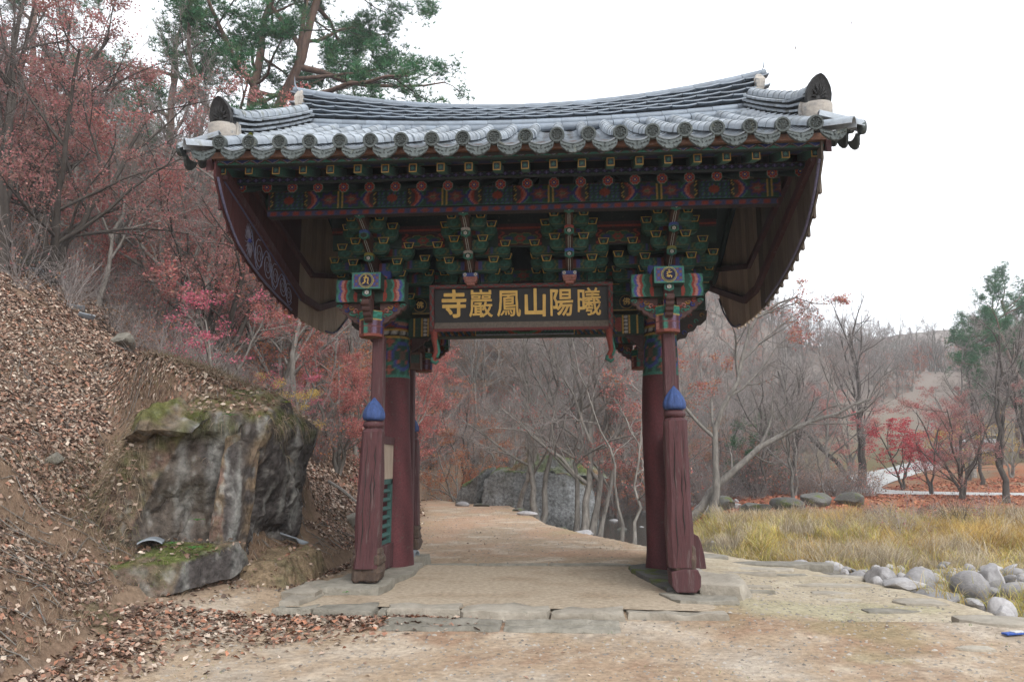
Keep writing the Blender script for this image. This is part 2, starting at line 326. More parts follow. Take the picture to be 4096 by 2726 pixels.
# ---- front and rear support posts
def chamf(cx, cy, w, d, z, ch=.2, jit=0, s=0):
    a, b = w/2, d/2; k = min(a, b)*ch*2
    P = [(cx-a+k, cy-b), (cx+a-k, cy-b), (cx+a, cy-b+k), (cx+a, cy+b-k), (cx+a-k, cy+b), (cx-a+k, cy+b), (cx-a, cy+b-k), (cx-a, cy-b+k)]
    return [(x+jit*math.sin(7*z+i*2+s), y+jit*math.sin(5*z+i*3+s), z) for i, (x, y) in enumerate(P)]
def stout_post(xt, xb, y, zb, zt, sd):
    """square post that tapers upward, with ring, lotus-bud finial and worn base block"""
    mb = MB(); rr = []
    for k in range(15):
        t = k/14; z = zb+(zt-zb)*t; x = xb+(xt-xb)*t; w = .335-.045*t+.012*math.sin(t*9+sd)
        rr.append(chamf(x, y, w, w, z, .16, .006, sd))
    rr.append(chamf(xt, y, .22, .22, zt+.05, .28)); mb.loft(rr)
    p = ob('support_post', mb, 'maroon', gate)
    cr = MB()
    for ox, t0, t1 in ((-.055, .04, .97), (.05, .2, .72), (.1, .5, .93)):
        P = [];
        for k in range(9):
            t = t0+(t1-t0)*k/8; z = zb+(zt-zb)*t; x = xb+(xt-xb)*t; w = .335-.045*t+.012*math.sin(t*9+sd)
            P.append((x+ox*(1-.3*t)+.01*math.sin(k*2.3+sd), y+(-1 if y < 0 else 1)*(w/2+.0005), z))
        cr.tube(P, [.001]+[.006+.003*math.sin(k*1.7) for k in range(7)]+[.001], 4, K)
    ob('crack', cr, 'dark', p)
    m = MB(); m.lathe([(.10, zt+.04), (.135, zt+.06), (.15, zt+.095), (.135, zt+.13), (.10, zt+.15)], 20, o=(xt, y, 0)); ob('ring', m, 'maroon', p, smooth=True)
    m = MB(); z0 = zt+.15; m.lathe([(.10, z0), (.148, z0+.02), (.155, z0+.06), (.148, z0+.11), (.12, z0+.18), (.075, z0+.25), (.03, z0+.30), (.006, z0+.33)], 54, o=(xt, y, 0)); v_ = np.concatenate(m.V); d_ = v_-np.array([xt, y, 0]); a_ = np.arctan2(d_[:, 1], d_[:, 0]); g_ = 1+.05*np.cos(a_*9)*sm(zt+.16, zt+.24, v_[:, 2]); v_[:, 0] = xt+d_[:, 0]*g_; v_[:, 1] = y+d_[:, 1]*g_; m.V = [v_]; ob('finial', m, 'blue', p, smooth=True)
    return p
def worn_block(name, cx, cy, w, d, z0, z1, prof, mat, par, sd=0, noise=.018):
    mb = MB(); rr = []; n = 24
    for k, (t, sx, sy) in enumerate(prof):
        z = z0+(z1-z0)*t; ring = []
        for i in range(n):
            a = 2*math.pi*(i+.5)/n; c, s_ = math.cos(a), math.sin(a); q = max(abs(c), abs(s_)); x, y = c/q*w/2*sx, s_/q*d/2*sy
            ring.append((cx+x, cy+y, z))
        rr.append(ring)
    mb.loft(rr); v = np.concatenate(mb.V); nz = np.stack([fbm(v*9+sd*3.1, 3, 5), fbm(v*9+sd*3.1+40, 3, 6), fbm(v*9+90, 3, 7)], -1)*noise*2; mb.V = [v+nz]
    return ob(name, mb, mat, par)
prof1 = [(0, .86, .86), (.06, 1, .95), (.3, 1.06, 1), (.42, .98, .97), (.46, .93, .93), (.52, 1.05, 1), (.7, 1.0, 1), (.78, .92, .95), (.84, .98, .97), (.97, .9, .9), (1, .8, .8)]
for sx in (-1, 1):
    for sy in (-1, 1):
        if sy < 0: xt, xb, zb, zt = (-2.035, -2.08, .3, 2.13) if sx < 0 else (2.11, 2.11, .35, 2.24)
        else: xt, xb, zb, zt = sx*2.36, sx*2.33, .2, 2.16
        y = sy*(2.2 if sx < 0 else 2.3) if sy < 0 else 2.0
        p = stout_post(xt, xb, y, zb, zt, sx+2*sy)
        # thin square post that carries the capital
        m = MB(); yy = y-sy*.30; m.loft([chamf(xb+(xt-xb)*t*.3-sx*.01, yy, .185-.02*t, .20, .1+3.42*t, .1) for t in np.linspace(0, 1, 6)])
        ob('slender_post', m, 'maroon', gate)
        if sx < 0:
            worn_block('post_foot', xb, y-sy*.08, .37, .42, .12, .57, prof1, 'oldwood', gate, 1+sy)
        else:
            worn_block('post_foot', xb+.04, y-sy*.05, .30, .40, .28, .66, [(0, .9, .9), (.1, 1, 1), (.5, 1.03, 1), (.62, .95, .98), (.8, 1.04, 1), (.93, 1, 1), (1, .85, .85)], 'oldwood', gate, 3+sy)
            mm = MB(); mm.prism([(xb-.14, .30), (xb-.13, .12), (xb-.08, .045), (xb+.17, .045), (xb+.23, .12), (xb+.235, .25), (xb+.2, .33), (xb+.02, .34)], y-sy*.05-.23, y-sy*.05+.22)
            ob('post_foot', mm, 'maroon', gate, bevel=.012)
        # ground sill, louvred shutter and board between the posts and the column
        a, b = sorted((y+sy*.0-sy*.45, sy*.30))
        xk_ = xb; xb = xb+sx*.13
        m = MB(); m.box((xb-.07+sx*.0, a, .10), (xb+.07, b, .46)); ob('ground_sill', m, 'maroon', gate, bevel=.01)
        sh = put('shutter', MB().box((xb-.025, a+.02, .46), (xb+.005, b, .52)).box((xb-.03, a+.02, 1.38), (xb+.03, b, 1.46)).box((xb-.03, a+.02, .46), (xb+.03, a+.11, 1.46)).box((xb-.03, b-.10, .46), (xb+.03, b, 1.46)).mesh('shutter', 'green'), gate)
        lv = MB()
        me = MB().box((-.035, a+.11, -.012), (.035, b-.1, .012)).mesh('louvre', 'green')
        for k in range(6): put('louvre', me, sh, (xb, 0, .60+k*.135), (0, R_(35), 0))
        m = MB(); m.box((xb-.035, a+.05, 1.46), (xb+.03, b, 2.0)); ob('side_board', m, 'plank', gate)
        m = MB(); m.box((xb-.05, a+.05, 2.0), (xb+.05, b, 2.12)); ob('side_rail', m, 'maroon', gate)
# outer foot of the right-hand side strut
mm = MB(); mm.prism([(2.46, .12), (2.72, .12), (2.70, .32), (2.66, .50), (2.62, .60), (2.54, .64), (2.44, .58), (2.44, .3)], -.70, -.50); ob('side_foot', mm, 'maroon', gate, bevel=.012)
mm = MB(); mm.box((2.20, -.66, .2), (2.52, -.54, .42)); ob('side_tie', mm, 'maroon', gate)

# ---- capitals on the support posts
def cloud_wing(cx, y0, y1, w_in, w_out, zt, h, sgn, par, axis='y', cols=(T, RD, B, (.30, .16, .04), T, PK)):
    """scalloped cloud-scroll bracket with painted volutes standing proud of it"""
    out = [(w_in, zt)]; n = 22
    for k in range(n+1):
        t = k/n; a = w_out*(1-t)**.9+w_in*t; z = zt-h*(t**.85)*1.0-.06*0; b = .022*abs(math.sin(t*math.pi*4.5)); out.append((a+b*.7, z-b*.8-.02))
    pts = [(cx+sgn*a, z) for a, z in out]
    if sgn > 0: pts = pts
    mb = MB().prism(pts, y0, y1, axis, (.10, .05, .045)); o = ob('cloud_bracket', mb, 'paint', par)
    v = MB(); q = 0; yf = min(y0, y1)-.006
    for ti, sj in ((.10, .055), (.30, .05), (.32, .05), (.52, .05), (.55, .048), (.78, .04)):
        pass
    spots = [(.88, .10), (.66, .07), (.62, .27), (.44, .15), (.40, .42), (.24, .30), (.22, .58), (.10, .45), (.12, .75)]
    for q, (fx, fz) in enumerate(spots):
        a = w_in+(w_out-w_in)*fx; z = zt-h*fz-.02; c = cols[q % len(cols)]; P = []
        for k in range(10):
            th = k*.62+q; r = .042*(1-k*.075); P.append((a+r*math.cos(th), z+r*math.sin(th)*.8))
        P += []
        P3 = [(cx+sgn*u, yf, w) if axis == 'y' else (yf, cx+sgn*u, w) for u, w in P]; v.tube(P3, [.016-.0011*k for k in range(10)], 5, c)
    for k in range(5):
        pass
    ob('painted_scroll', v, 'paint', o); return o
def stroke(mb, P, w, y, c, th=.004):
    """flat brush stroke in an x-z plane at y (facing -y) following P [(x,z)], width w (scalar or list)"""
    P = np.asarray(P, float); w = np.broadcast_to(w, len(P)); L = []; Rr = []
    for i in range(len(P)):
        t = P[min(i+1, len(P)-1)]-P[max(i-1, 0)]; t /= np.linalg.norm(t)+1e-9; n = np.array((-t[1], t[0])); L.append(P[i]+n*w[i]/2); Rr.append(P[i]-n*w[i]/2)
    V = [(a[0], y, a[1]) for a in L]+[(a[0], y, a[1]) for a in Rr]+[(a[0], y+th, a[1]) for a in L]+[(a[0], y+th, a[1]) for a in Rr]; n = len(P); F = []
    for i in range(n-1): F += [(i, i+1, n+i+1, n+i), (i, 2*n+i, 2*n+i+1, i+1), (n+i, n+i+1, 3*n+i+1, 3*n+i)]
    F += [(0, n, 3*n, 2*n), (n-1, 3*n-1, 4*n-1, 2*n-1)]
    return mb.add(V, F, c)
def disc(mb, cx, cz, r, y, c, n=24, th=.006, sx=1, c2=None):
    V = [(cx+sx*r*math.cos(2*math.pi*i/n), y, cz+r*math.sin(2*math.pi*i/n)) for i in range(n)]; V += [(x, y+th, z) for x, _, z in V]
    return mb.add(V, [list(range(n))]+[(i, i+n, (i+1) % n+n, (i+1) % n) for i in range(n)], c)
def flower6(mb, cx, cz, r, y, c=(.55, .55, .52), cc=K):
    for k in range(6): disc(mb, cx+r*.62*math.cos(k*math.pi/3+.5), cz+r*.62*math.sin(k*math.pi/3+.5), r*.36, y, c, 8)
    disc(mb, cx, cz, r*.25, y-.001, (.5, .3, .1), 8)
def petal_face(mb, cx, cz, r, y):
    """eight-petal red flower on a rafter end"""
    disc(mb, cx, cz, r*1.02, y, (.05, .20, .15), 20)
    for k in range(8):
        a = k*math.pi/4+.39; disc(mb, cx+r*.66*math.cos(a), cz+r*.66*math.sin(a), r*.33, y-.004, (.42, .25, .22), 10); disc(mb, cx+r*.66*math.cos(a), cz+r*.66*math.sin(a), r*.25, y-.008, (.30, .045, .035), 10)
    disc(mb, cx, cz, r*.40, y-.010, (.04, .05, .20), 12); disc(mb, cx, cz, r*.18, y-.014, (.62, .40, .12), 10)
endband = pat_bands([(.10, (.02, .07, .05)), (.2, T), (.32, (.07, .08, .28)), (.44, PK), (.56, RD), (.66, T), (.9, (.02, .08, .05)), (1.3, RD)], .09, 2)
for sx in (-1, 1):
    for sy in (-1, 1):
        cx = (-2.14 if sx < 0 else 2.09); y = sy*2.05; f = -1      # paint on the side that faces the camera
        # octagonal drum
        mb = MB(); n = 32
        Z = np.linspace(3.49, 3.86, 24); Vs = []; Cs = []
        for z in Z:
            t = (z-3.49)/.37
            for i in range(n):
                a = 2*math.pi*i/n; q = math.cos((a % (math.pi/4))-math.pi/8); r = (.165+.008*t)*.985/q; Vs.append((cx+r*math.cos(a+math.pi/8), y+r*math.sin(a+math.pi/8), z))
                u = i/n*16
                if t < .09: c = (.24, .07, .05)
                elif t < .62: c = [PK, (.10, .03, .035), T, (.10, .03, .035), (.20, .14, .22), (.10, .03, .035), B, (.10, .03, .035)][int(u+(.4 if t < .2 else 0)) % 8] if not .36 < t < .42 else (.17, .05, .05)
                elif t < .66: c = Y
                elif t < .96: c = (.03, .16, .12) if (math.sin(u*2.2)*math.sin(t*30)) > -.2 else (.05, .27, .20)
                else: c = Y
                Cs.append(c)
        m_ = len(Z); F = [(k*n+i, k*n+(i+1) % n, (k+1)*n+(i+1) % n, (k+1)*n+i) for k in range(m_-1) for i in range(n)]+[list(range(n))[::-1], [(m_-1)*n+i for i in range(n)]]
        mb.add(Vs, F, Cs)
        cap = ob('capital', mb, 'paint', gate)
        m = MB(); V = [(cx+.12*math.cos(k*math.pi/4+.39), y+.12*math.sin(k*math.pi/4+.39), 3.484) for k in range(8)]; m.add(V+[(x, y_, z+.01) for x, y_, z in V], [list(range(8))[::-1], list(range(8, 16))]+[(k, (k+1) % 8, (k+1) % 8+8, k+8) for k in range(8)], (.22, .12, .06))
        ob('capital_base', m, 'paint', cap)
        for s2 in (-1, 1): cloud_wing(cx, y-.06, y+.06, .13, .50, 3.985, .30, s2, cap)
        for s2 in (-1, 1):   # the same clouds run fore and aft
            cloud_wing(y, cx-.055, cx+.055, .13, .42, 3.985, .30, s2, cap, 'x')
        # transverse beam with painted ends
        m = MB(); m.box((cx-.50, y-.135, 3.985), (cx+.50, y+.135, 4.315), (.03, .06, .045))
        for s2 in (-1, 1):
            m.grid((cx+s2*.50, y-.139, 3.99) if s2 > 0 else (cx-.50, y-.139, 4.31), (0, 0, .32) if s2 > 0 else (0, 0, -.32), (-s2*.31, 0, 0), 20, 26, endband)
        tb = ob('cross_beam', m, 'paint', gate)
        # longitudinal beam; its front end carries the seed-syllable plaque
        yf = sy*2.42; m = MB(); m.box((cx-.205, min(yf, 0), 4.125), (cx+.205, max(yf, 0), 4.36), (.025, .055, .045)); lb = ob('end_beam', m, 'paint', gate)
        if sy < 0:
            def plq(Sx, Tt):
                c = np.zeros(Sx.shape+(3,)); c[:] = (.09, .07, .16); q = np.sin(Sx*2*math.pi/.085)*np.sin(Tt*2*math.pi*2.6); _mix(c, q > .3, (.06, .08, .34)); _mix(c, q < -.45, (.22, .10, .07))
                e = (Sx < .03) | (Sx > .38) | (Tt < .11) | (Tt > .89); _mix(c, e, (.06, .22, .17)); return c
            m = MB(); m.grid((cx-.205, yf-.004, 4.125), (.41, 0, 0), (0, 0, .235), 40, 24, plq); pq = ob('end_plaque', m, 'paint', lb)
            m = MB(); zc = 4.2425; disc(m, cx, zc, .108, yf-.010, (.50, .33, .10), 28); disc(m, cx, zc, .098, yf-.014, (.04, .18, .15), 28); disc(m, cx, zc, .089, yf-.018, (.5, .33, .10), 28); disc(m, cx, zc, .083, yf-.022, NV, 28)
            g = (.62, .42, .12); yy = yf-.030
            if sx < 0:
                stroke(m, [(cx-.015, zc+.068), (cx+.0, zc+.075), (cx+.012, zc+.066), (cx+.0, zc+.055), (cx-.015, zc+.064)], .008, yy, g)
                stroke(m, [(cx-.035, zc+.035), (cx-.005, zc+.042), (cx+.03, zc+.035), (cx+.03, zc+.0), (cx+.025, zc-.035), (cx+.04, zc-.06)], [.012, .02, .02, .018, .02, .006], yy, g)
                stroke(m, [(cx-.005, zc+.035), (cx-.02, zc+.005), (cx-.01, zc-.015), (cx-.03, zc-.04), (cx-.055, zc-.05)], [.012, .02, .022, .02, .006], yy, g)
            else:
                stroke(m, [(cx-.015, zc+.055), (cx+.0, zc+.066), (cx+.014, zc+.055), (cx+.0, zc+.043), (cx-.015, zc+.053)], .009, yy, g)
                stroke(m, [(cx-.035, zc+.03), (cx-.01, zc+.022), (cx+.02, zc+.028), (cx+.038, zc+.034)], [.012, .022, .016, .006], yy, g)
                stroke(m, [(cx-.01, zc+.022), (cx-.035, zc+.0), (cx-.01, zc-.012), (cx-.035, zc-.028), (cx-.005, zc-.035), (cx+.01, zc-.015), (cx+.03, zc-.03), (cx+.025, zc-.055)], [.012, .02, .02, .02, .018, .02, .018, .006], yy, g)
            ob('gold_syllable', m, 'paint', lb)
            # nose below the beam end
            m = MB(); m.prism([(-2.36, 4.12), (-2.36, 4.03), (-2.30, 3.96), (-2.27, 3.88), (-2.2, 3.83), (-2.17, 4.12)], cx-.062, cx+.062, 'x', (.09, .035, .03)); ns = ob('nose', m, 'paint', lb)
            m = MB(); m.prism([(cx-.065, 4.12), (cx-.065, 4.05), (cx, 4.02), (cx+.065, 4.05), (cx+.065, 4.12)], -2.372, -2.361, 'y', (.05, .2, .15)); m.prism([(cx-.045, 4.11), (cx-.045, 4.065), (cx, 4.042), (cx+.045, 4.065), (cx+.045, 4.11)], -2.378, -2.3725, 'y', (.02, .03, .025))
            flower6(m, cx, 4.083, .034, -2.386); ob('flower_plate', m, 'paint', lb)
            m = MB(); m.tube([(cx, -2.33, 4.0), (cx, -2.30, 3.93), (cx+.004, -2.24, 3.86)], .006, 4, WH); ob('white_line', m, 'paint', lb)

# ---- lintel between the columns, tie beam above it, carved knee brackets
def lint(Sx, Tt):
    L = Sx.max(); x = np.abs(Sx/L-.5)*2; c = np.zeros(Sx.shape+(3,)); c[:] = (.018, .06, .045)
    mid = x < .42; q = np.sin(Sx*2*math.pi/.06)*np.sin(Tt*2*math.pi*3.5); _mix(c, mid & (q > .4), (.04, .15, .12)); _mix(c, mid & (q < -.5), (.04, .045, .10))
    r = np.hypot((x)/.20, (Tt-.78)/.85); _mix(c, (r < 1.0), (.28, .06, .03)); _mix(c, r < .86, (.05, .17, .10)); _mix(c, r < .72, (.09, .03, .03)); _mix(c, mid & (Tt < .10), (.32, .34, .40))
    dg = (Sx*9+Tt*2) % 1; seg = (x > .42) & (x < .78); _mix(c, seg & (dg < .18), (.30, .06, .03)); _mix(c, seg & (dg > .5) & (dg < .64), (.04, .06, .24)); _mix(c, seg & (dg > .8) & (dg < .86), Y); _mix(c, np.abs(x-.42) < .006, Y)
    fl = (x > .835) & (x < .875); _mix(c, fl, K); _mix(c, fl & (np.hypot((x-.855)/.017, ((Tt*5) % 1-.5)/.36) < 1), (.42, .42, .4)); _mix(c, (np.abs(x-.83) < .005) | (np.abs(x-.882) < .005) | (np.abs(x-.95) < .006), Y)
    rr = np.hypot((x-.80)/.035, (Tt-.5)/.4); _mix(c, (rr < 1) & (x < .82), (.25, .06, .05)); return c
m = MB(); m.box((-2.0, -.14, 3.815), (1.95, .14, 4.14), (.03, .05, .04)); m.grid((-2.0, -.144, 3.82), (3.95, 0, 0), (0, 0, .315), 300, 20, lint); m.grid((-2.0, -.13, 3.811), (3.95, 0, 0), (0, .26, 0), 60, 6, pat_bands([(.15, BR), (.8, (.02, .06, .045)), (1.2, BR)], 0, 1)); lin = ob('lintel', m, 'paint', gate)
m = MB(); m.box((-2.98, -.17, 4.20), (2.98, .17, 4.50), (.025, .045, .035))
def tie(Sx, Tt):
    c = np.zeros(Sx.shape+(3,)); c[:] = (.022, .05, .038); q = np.sin(Sx*2*math.pi/.05)*np.sin(Tt*2*math.pi*4); _mix(c, q > .5, (.05, .07, .06)); _mix(c, q < -.6, (.06, .045, .03)); _mix(c, (Tt < .06), Y); return c
m.grid((-2.0, -.174, 4.205), (3.95, 0, 0), (0, 0, .29), 200, 12, tie); tb = ob('tie_beam', m, 'paint', gate)
for cx in (-1.80, 1.68):
    m = MB(); disc(m, cx, 4.35, .115, -.180, (.33, .22, .07), 28); disc(m, cx, 4.35, .105, -.184, (.012, .02, .025), 28); ob('gold_ring', m, 'paint', tb)
for sx in (-1, 1):
    m = MB(); m.prism([(sx*2.4, 4.20), (sx*3.02, 4.20), (sx*3.0, 4.05), (sx*2.93, 3.98), (sx*2.86, 3.97), (sx*2.80, 3.88), (sx*2.70, 3.85), (sx*2.66, 3.76), (sx*2.55, 3.74), (sx*2.5, 3.68), (sx*2.4, 3.68)], -.07, .07, 'y', (.05, .04, .035)); ob('outer_bracket', m, 'paint', gate)
    v = MB()
    for q, (a, z) in enumerate(((2.92, 4.12), (2.82, 4.02), (2.72, 3.93), (2.62, 3.83), (2.6, 4.08), (2.72, 4.12))):
        v.tube([(sx*(a+.04*math.cos(k*.6)*(1-k*.07)), -.078, z+.04*math.sin(k*.6)*(1-k*.07)) for k in range(9)], .012, 5, ((.25, .13, .04), T, RD, B, T, RD)[q])
    ob('painted_scroll', v, 'paint', gate)
    xk = sx*1.95 if sx > 0 else -1.96
    m = MB(); m.prism([(xk, 3.81), (xk-sx*.30, 3.81), (xk-sx*.27, 3.77), (xk-sx*.22, 3.76), (xk-sx*.19, 3.71), (xk-sx*.13, 3.68), (xk-sx*.10, 3.62), (xk-sx*.03, 3.58), (xk, 3.55)], -.05, .05, 'y', (.06, .03, .03)); ob('knee_bracket', m, 'paint', gate)
m = MB(); m.box((-1.97, -.09, 3.28), (-1.80, .09, 3.56), (.09, .045, .03)); m.box((-1.955, -.094, 3.38), (-1.815, -.091, 3.52), (.03, .06, .05)); ob('hanging_block', m, 'paint', gate)

# ---- purlins, painted boards between the bracket sets, back of the bracket zone
XS = (-2.27, -.77, .73, 2.22)
yp = -2.40
def purl(Sx, Tt): return pat_beam(1.5)(Sx+.0, Tt)
for sy in (-1, 1):
    m = MB(); P = [(x, sy*2.40, 5.40+.0022*x**2) for x in np.linspace(-3.62, 3.62, 9)]; m.tube(P, .13, 14, (.02, .055, .04)); pu = ob('purlin', m, 'paint', gate, smooth=True)
    m = MB(); m.box((-3.6, sy*2.40-.07, 5.20), (3.6, sy*2.40+.07, 5.29), (.05, .04, .04)); 
    if sy < 0:
        m.grid((-3.6, -2.475, 5.20), (7.2, 0, 0), (0, 0, .075), 240, 4, lambda Sx, Tt: np.where((np.hypot(((Sx/.17) % 1-.5)/.28, (Tt-.5)/.4) < 1)[..., None], RD, (.05, .06, .14)))
    ob('purlin_plate', m, 'paint', gate)
    if sy < 0:
        m = MB(); m.grid((-3.57, -2.535, 5.275), (7.2, 0, 0), (0, 0, .27), 360, 14, lambda Sx, Tt: pat_beam(1.5)(Sx+.45, Tt)); ob('painted_board', m, 'paint', pu)
for sy, yb in ((-1, -1.42), (1, 1.42)):
    m = MB(); m.box((-2.95, yb-.03, 4.98), (2.95, yb+.03, 5.22), (.02, .045, .035)); bb = ob('bracket_board', m, 'paint', gate)
    m = MB(); m.box((-2.95, yb-.06, 5.22), (2.95, yb+.06, 5.33), (.07, .03, .035)); m.box((-2.95, yb-.065, 5.245), (2.95, yb-.0605, 5.275), RD); ob('board_rail', m, 'paint', gate)
    if sy < 0:
        for k in range(3):
            cx = (XS[k]+XS[k+1])/2; m = MB(); m.grid((cx-.34, yb-.034, 4.985), (.68, 0, 0), (0, 0, .23), 60, 24, pat_medal); ob('medallion', m, 'paint', bb)
m = MB(); m.box((-2.95, -.56, 4.62), (2.95, -.50, 4.86), (.018, .04, .032)); bb = ob('bracket_board', m, 'paint', gate)
for k in range(3):
    cx = (XS[k]+XS[k+1])/2; m = MB(); m.grid((cx-.34, -.564, 4.625), (.68, 0, 0), (0, 0, .23), 50, 20, pat_medal); ob('medallion', m, 'paint', bb)
m = MB(); m.box((-2.95, -.06, 4.5), (2.95, .06, 5.6), (.016, .03, .027)); ob('wall_board', m, 'paint', gate)
for yb in (-1.42, 1.42): m = MB(); m.box((-2.98, yb-.02, 5.33), (2.98, yb+.02, 5.72), (.018, .03, .028)); ob('upper_board', m, 'paint', gate)

# ---- bracket sets
def arm_mesh(hw, d=.11, h=.15):
    n = 8; out = [(-hw, h), (hw, h)]
    for k in range(n+1): a = math.pi/2*k/n; out.append((hw-.16*(1-math.cos(a)), h-.03-(h+.06)*math.sin(a)*1.0))
    out = [(-hw, h), (hw, h), (hw, .05), (hw-.03, -.01), (hw-.07, -.035), (hw-.13, -.045), (hw-.2, -.03)]; out += [(-a, b) for a, b in out[:1:-1]]
    m = MB().prism(out, -d/2, d/2, 'y', (.018, .065, .045))
    def pf(Sx, Tt):
        L = Sx.max(); x = np.abs(Sx/L-.5)*2*hw; c = np.zeros(Sx.shape+(3,)); c[:] = (.02, .075, .052); e = hw-x; _mix(c, np.abs(e-.2+.02*np.sin(Tt*9)) < .012, (.13, .12, .04)); _mix(c, (e > .24) & (e < .30), (.06, .06, .20)); _mix(c, (e > .30) & (e < .36), (.16, .04, .03)); _mix(c, (e > .36), (.05, .025, .025))
        q = np.hypot((e-.09)/.05, (Tt-.5)/.3); _mix(c, np.abs(q-1) < .3, (.035, .14, .10)); _mix(c, Tt < .08, (.13, .12, .04)); return c
    m.grid((-hw+.03, -d/2-.003, .0), (2*hw-.06, 0, 0), (0, 0, .145), 40, 8, pf)
    # end faces seen from below get a scroll
    for s_ in (-1, 1): m.tube([(s_*(hw-.10+.03*math.cos(k*.7)*(1-k*.08)), 0+.03*math.sin(k*.7)*(1-k*.08), -.047) for k in range(9)], .006, 4, (.04, .15, .11))
    return m.mesh('bracket_arm', 'paint')
ARM = {h: arm_mesh(h, .10, .12) for h in (.29, .42, .60, .80)}
bm = MB(); o_ = [(-.055, 0), (.055, 0), (.085, .095), (-.085, .095)]; bm.prism(o_, -.075, .075, 'y', (.018, .06, .042))
def trap(m, s_, y, c, z0=.0475): m.prism([(a*s_, z0+(b-z0)*s_) for a, b in o_], y, y+.004, 'y', c)
trap(bm, .99, -.080, (.70, .44, .09)); trap(bm, .80, -.084, (.016, .045, .035)); disc(bm, 0, .035, .022, -.088, (.05, .16, .11), 10)
for s_ in (-1, 1): disc(bm, s_*.045, .07, .014, -.088, (.07, .04, .10), 8)
BLOCK = bm.mesh('bearing_block', 'paint')
TOPC = {0: [None, (.25, .20, .03), (.05, .09, .30), (.04, .03, .025)], 1: [PK, (.38, .32, .28), (.42, .38, .34), (.16, .12, .04)], 2: [PK, (.06, .10, .36), (.34, .06, .045), (.12, .08, .055)], 3: [None, (.24, .23, .06), (.06, .09, .32), (.12, .09, .07)]}
TIERS = [(-1.45, 4.47), (-1.80, 4.76), (-2.10, 5.02), (-2.38, 5.25)]
for q, x0 in enumerate(XS):
    core = MB(); core.box((x0-.11, -1.3, 4.36), (x0+.11, .1, 4.55), (.03, .05, .035))
    bs = ob('bracket_set', core, 'paint', gate)
    for k, (yn, z) in enumerate(TIERS):
        if k == 0 and q in (0, 3): z -= .0
        m = MB(); w = .058; zt, zb = z+.06, z-.075
        prev = TIERS[k-1] if k else (-.9, 4.3)
        m.prism([(.1, zt), (yn, zt), (yn, zb), (yn+.08, zb-.02), (prev[0]+.03, zb-.05), (.1, zb-.05)], x0-w, x0+w, 'x', BR)
        ar = ob('forward_arm', m, 'paint', bs)
        # twin white lines down the underside and the sloping web between tiers
        m = MB()
        for s_ in (-.012, .012): m.tube([(x0+s_, yn+.02, zb-.006), (x0+s_, yn+.09, zb-.025), (x0+s_, prev[0]+.04, zb-.056), (x0+s_, prev[0]+.2, zb-.056)], .0045, 4, (.40, .42, .38))
        ob('white_line', m, 'paint', bs)
        if k < 3:
            nx = TIERS[k+1]; m = MB(); m.prism([(yn-.0, zt), (nx[0]+.05, nx[1]-.09), (nx[0]+.16, nx[1]-.09), (yn+.15, zt)], x0-.052, x0+.052, 'x', (.085, .045, .035)); wb_ = ob('web', m, 'paint', bs); m = MB(); [m.tube([(x0+s_, yn-.004, zt), (x0+s_, nx[0]+.046, nx[1]-.09)], .0055, 4, (.48, .5, .46)) for s_ in (-.014, .014)]; ob('white_line', m, 'paint', bs)
        tc = TOPC[q][k]
        if tc:
            if k == 0:    # carved lotus seat
                m = MB(); m.box((x0-.115, yn-.12, z+.02), (x0+.115, yn+.04, z+.075), (.05, .08, .28)); flower6(m, x0-.08, z+.047, .03, yn-.127); flower6(m, x0+.08, z+.047, .03, yn-.127); ob('seat_plate', m, 'paint', bs)
                m = MB()
                for r_, (wd, zz) in enumerate(((.105, -.02), (.092, -.06), (.062, -.098))):
                    nn = 6-r_
                    for i in range(nn):
                        a = -wd+(2*wd)*(i+.5)/nn; m.box((x0+a-wd/nn*.92, yn-.11+.02*r_, z+zz), (x0+a+wd/nn*.92, yn+.02, z+zz+.037), np.array(PK)*(.9+.2*rng.random()), 1.06)
                ob('lotus_seat', m, 'paint', bs)
            else:
                m = MB(); rr = [[(x0+a*.068, yn-.05+.0*b, z+b) for a, b in ((-1, -.01), (1, -.01), (1.0, .04), (.5, .058), (-.5, .058), (-1, .04))], [(x0+a*.062, yn+.08, z+b) for a, b in ((-1, -.01), (1, -.01), (1.0, .05), (.5, .066), (-.5, .066), (-1, .05))]]
                m.loft(rr, tc); ob('beak', m, 'paint', bs)
                m = MB(); hx = [(-1, .0), (-1, -.055), (0, -.085), (1, -.055), (1, .0), (0, .02)]; m.prism([(x0+a*.068, z+b) for a, b in hx], yn-.055, yn+.03, 'y', (.05, .20, .15)); m.prism([(x0+a*.045, z-.006+b*.7) for a, b in hx], yn-.060, yn-.0555, 'y', (.03, .03, .015))
                if not (q == 0 and k == 2): flower6(m, x0, z-.032, .03, yn-.066)
                ob('flower_plate', m, 'paint', bs)
    end = q in (0, 3)
    for ya, hw, zb in ((-2.02, .29, 5.24), (-1.74, .42, 5.19), (-1.74, .29, 4.97), (-1.38, .60, 4.99), (-1.38, .42, 4.74), (-1.10, .60, 4.86), (-1.10, .42, 4.62), (-.72, .60, 4.72), (-.35, .60, 4.60), (-.35, .42, 4.42)):
        if end and hw == .60 and ya > -1.3: hw = .80
        ar = put('bracket_arm', ARM[hw], bs, (x0, ya, zb-.13))
        for s_ in (-1, 1): put('bearing_block', BLOCK, bs, (x0+s_*(hw-.075), ya, zb-.008))
    m = MB(); m.box((x0-.17, -.95, 4.37), (x0+.17, -.1, 4.47), (.02, .05, .04)); ob('main_block', m, 'paint', bs)
    for yy, hw, zb in ((.35, .6, 4.62), (.8, .42, 4.62), (1.2, .6, 4.85), (1.6, .42, 5.0)): put('bracket_arm', ARM[hw], bs, (x0, yy, zb-.16))
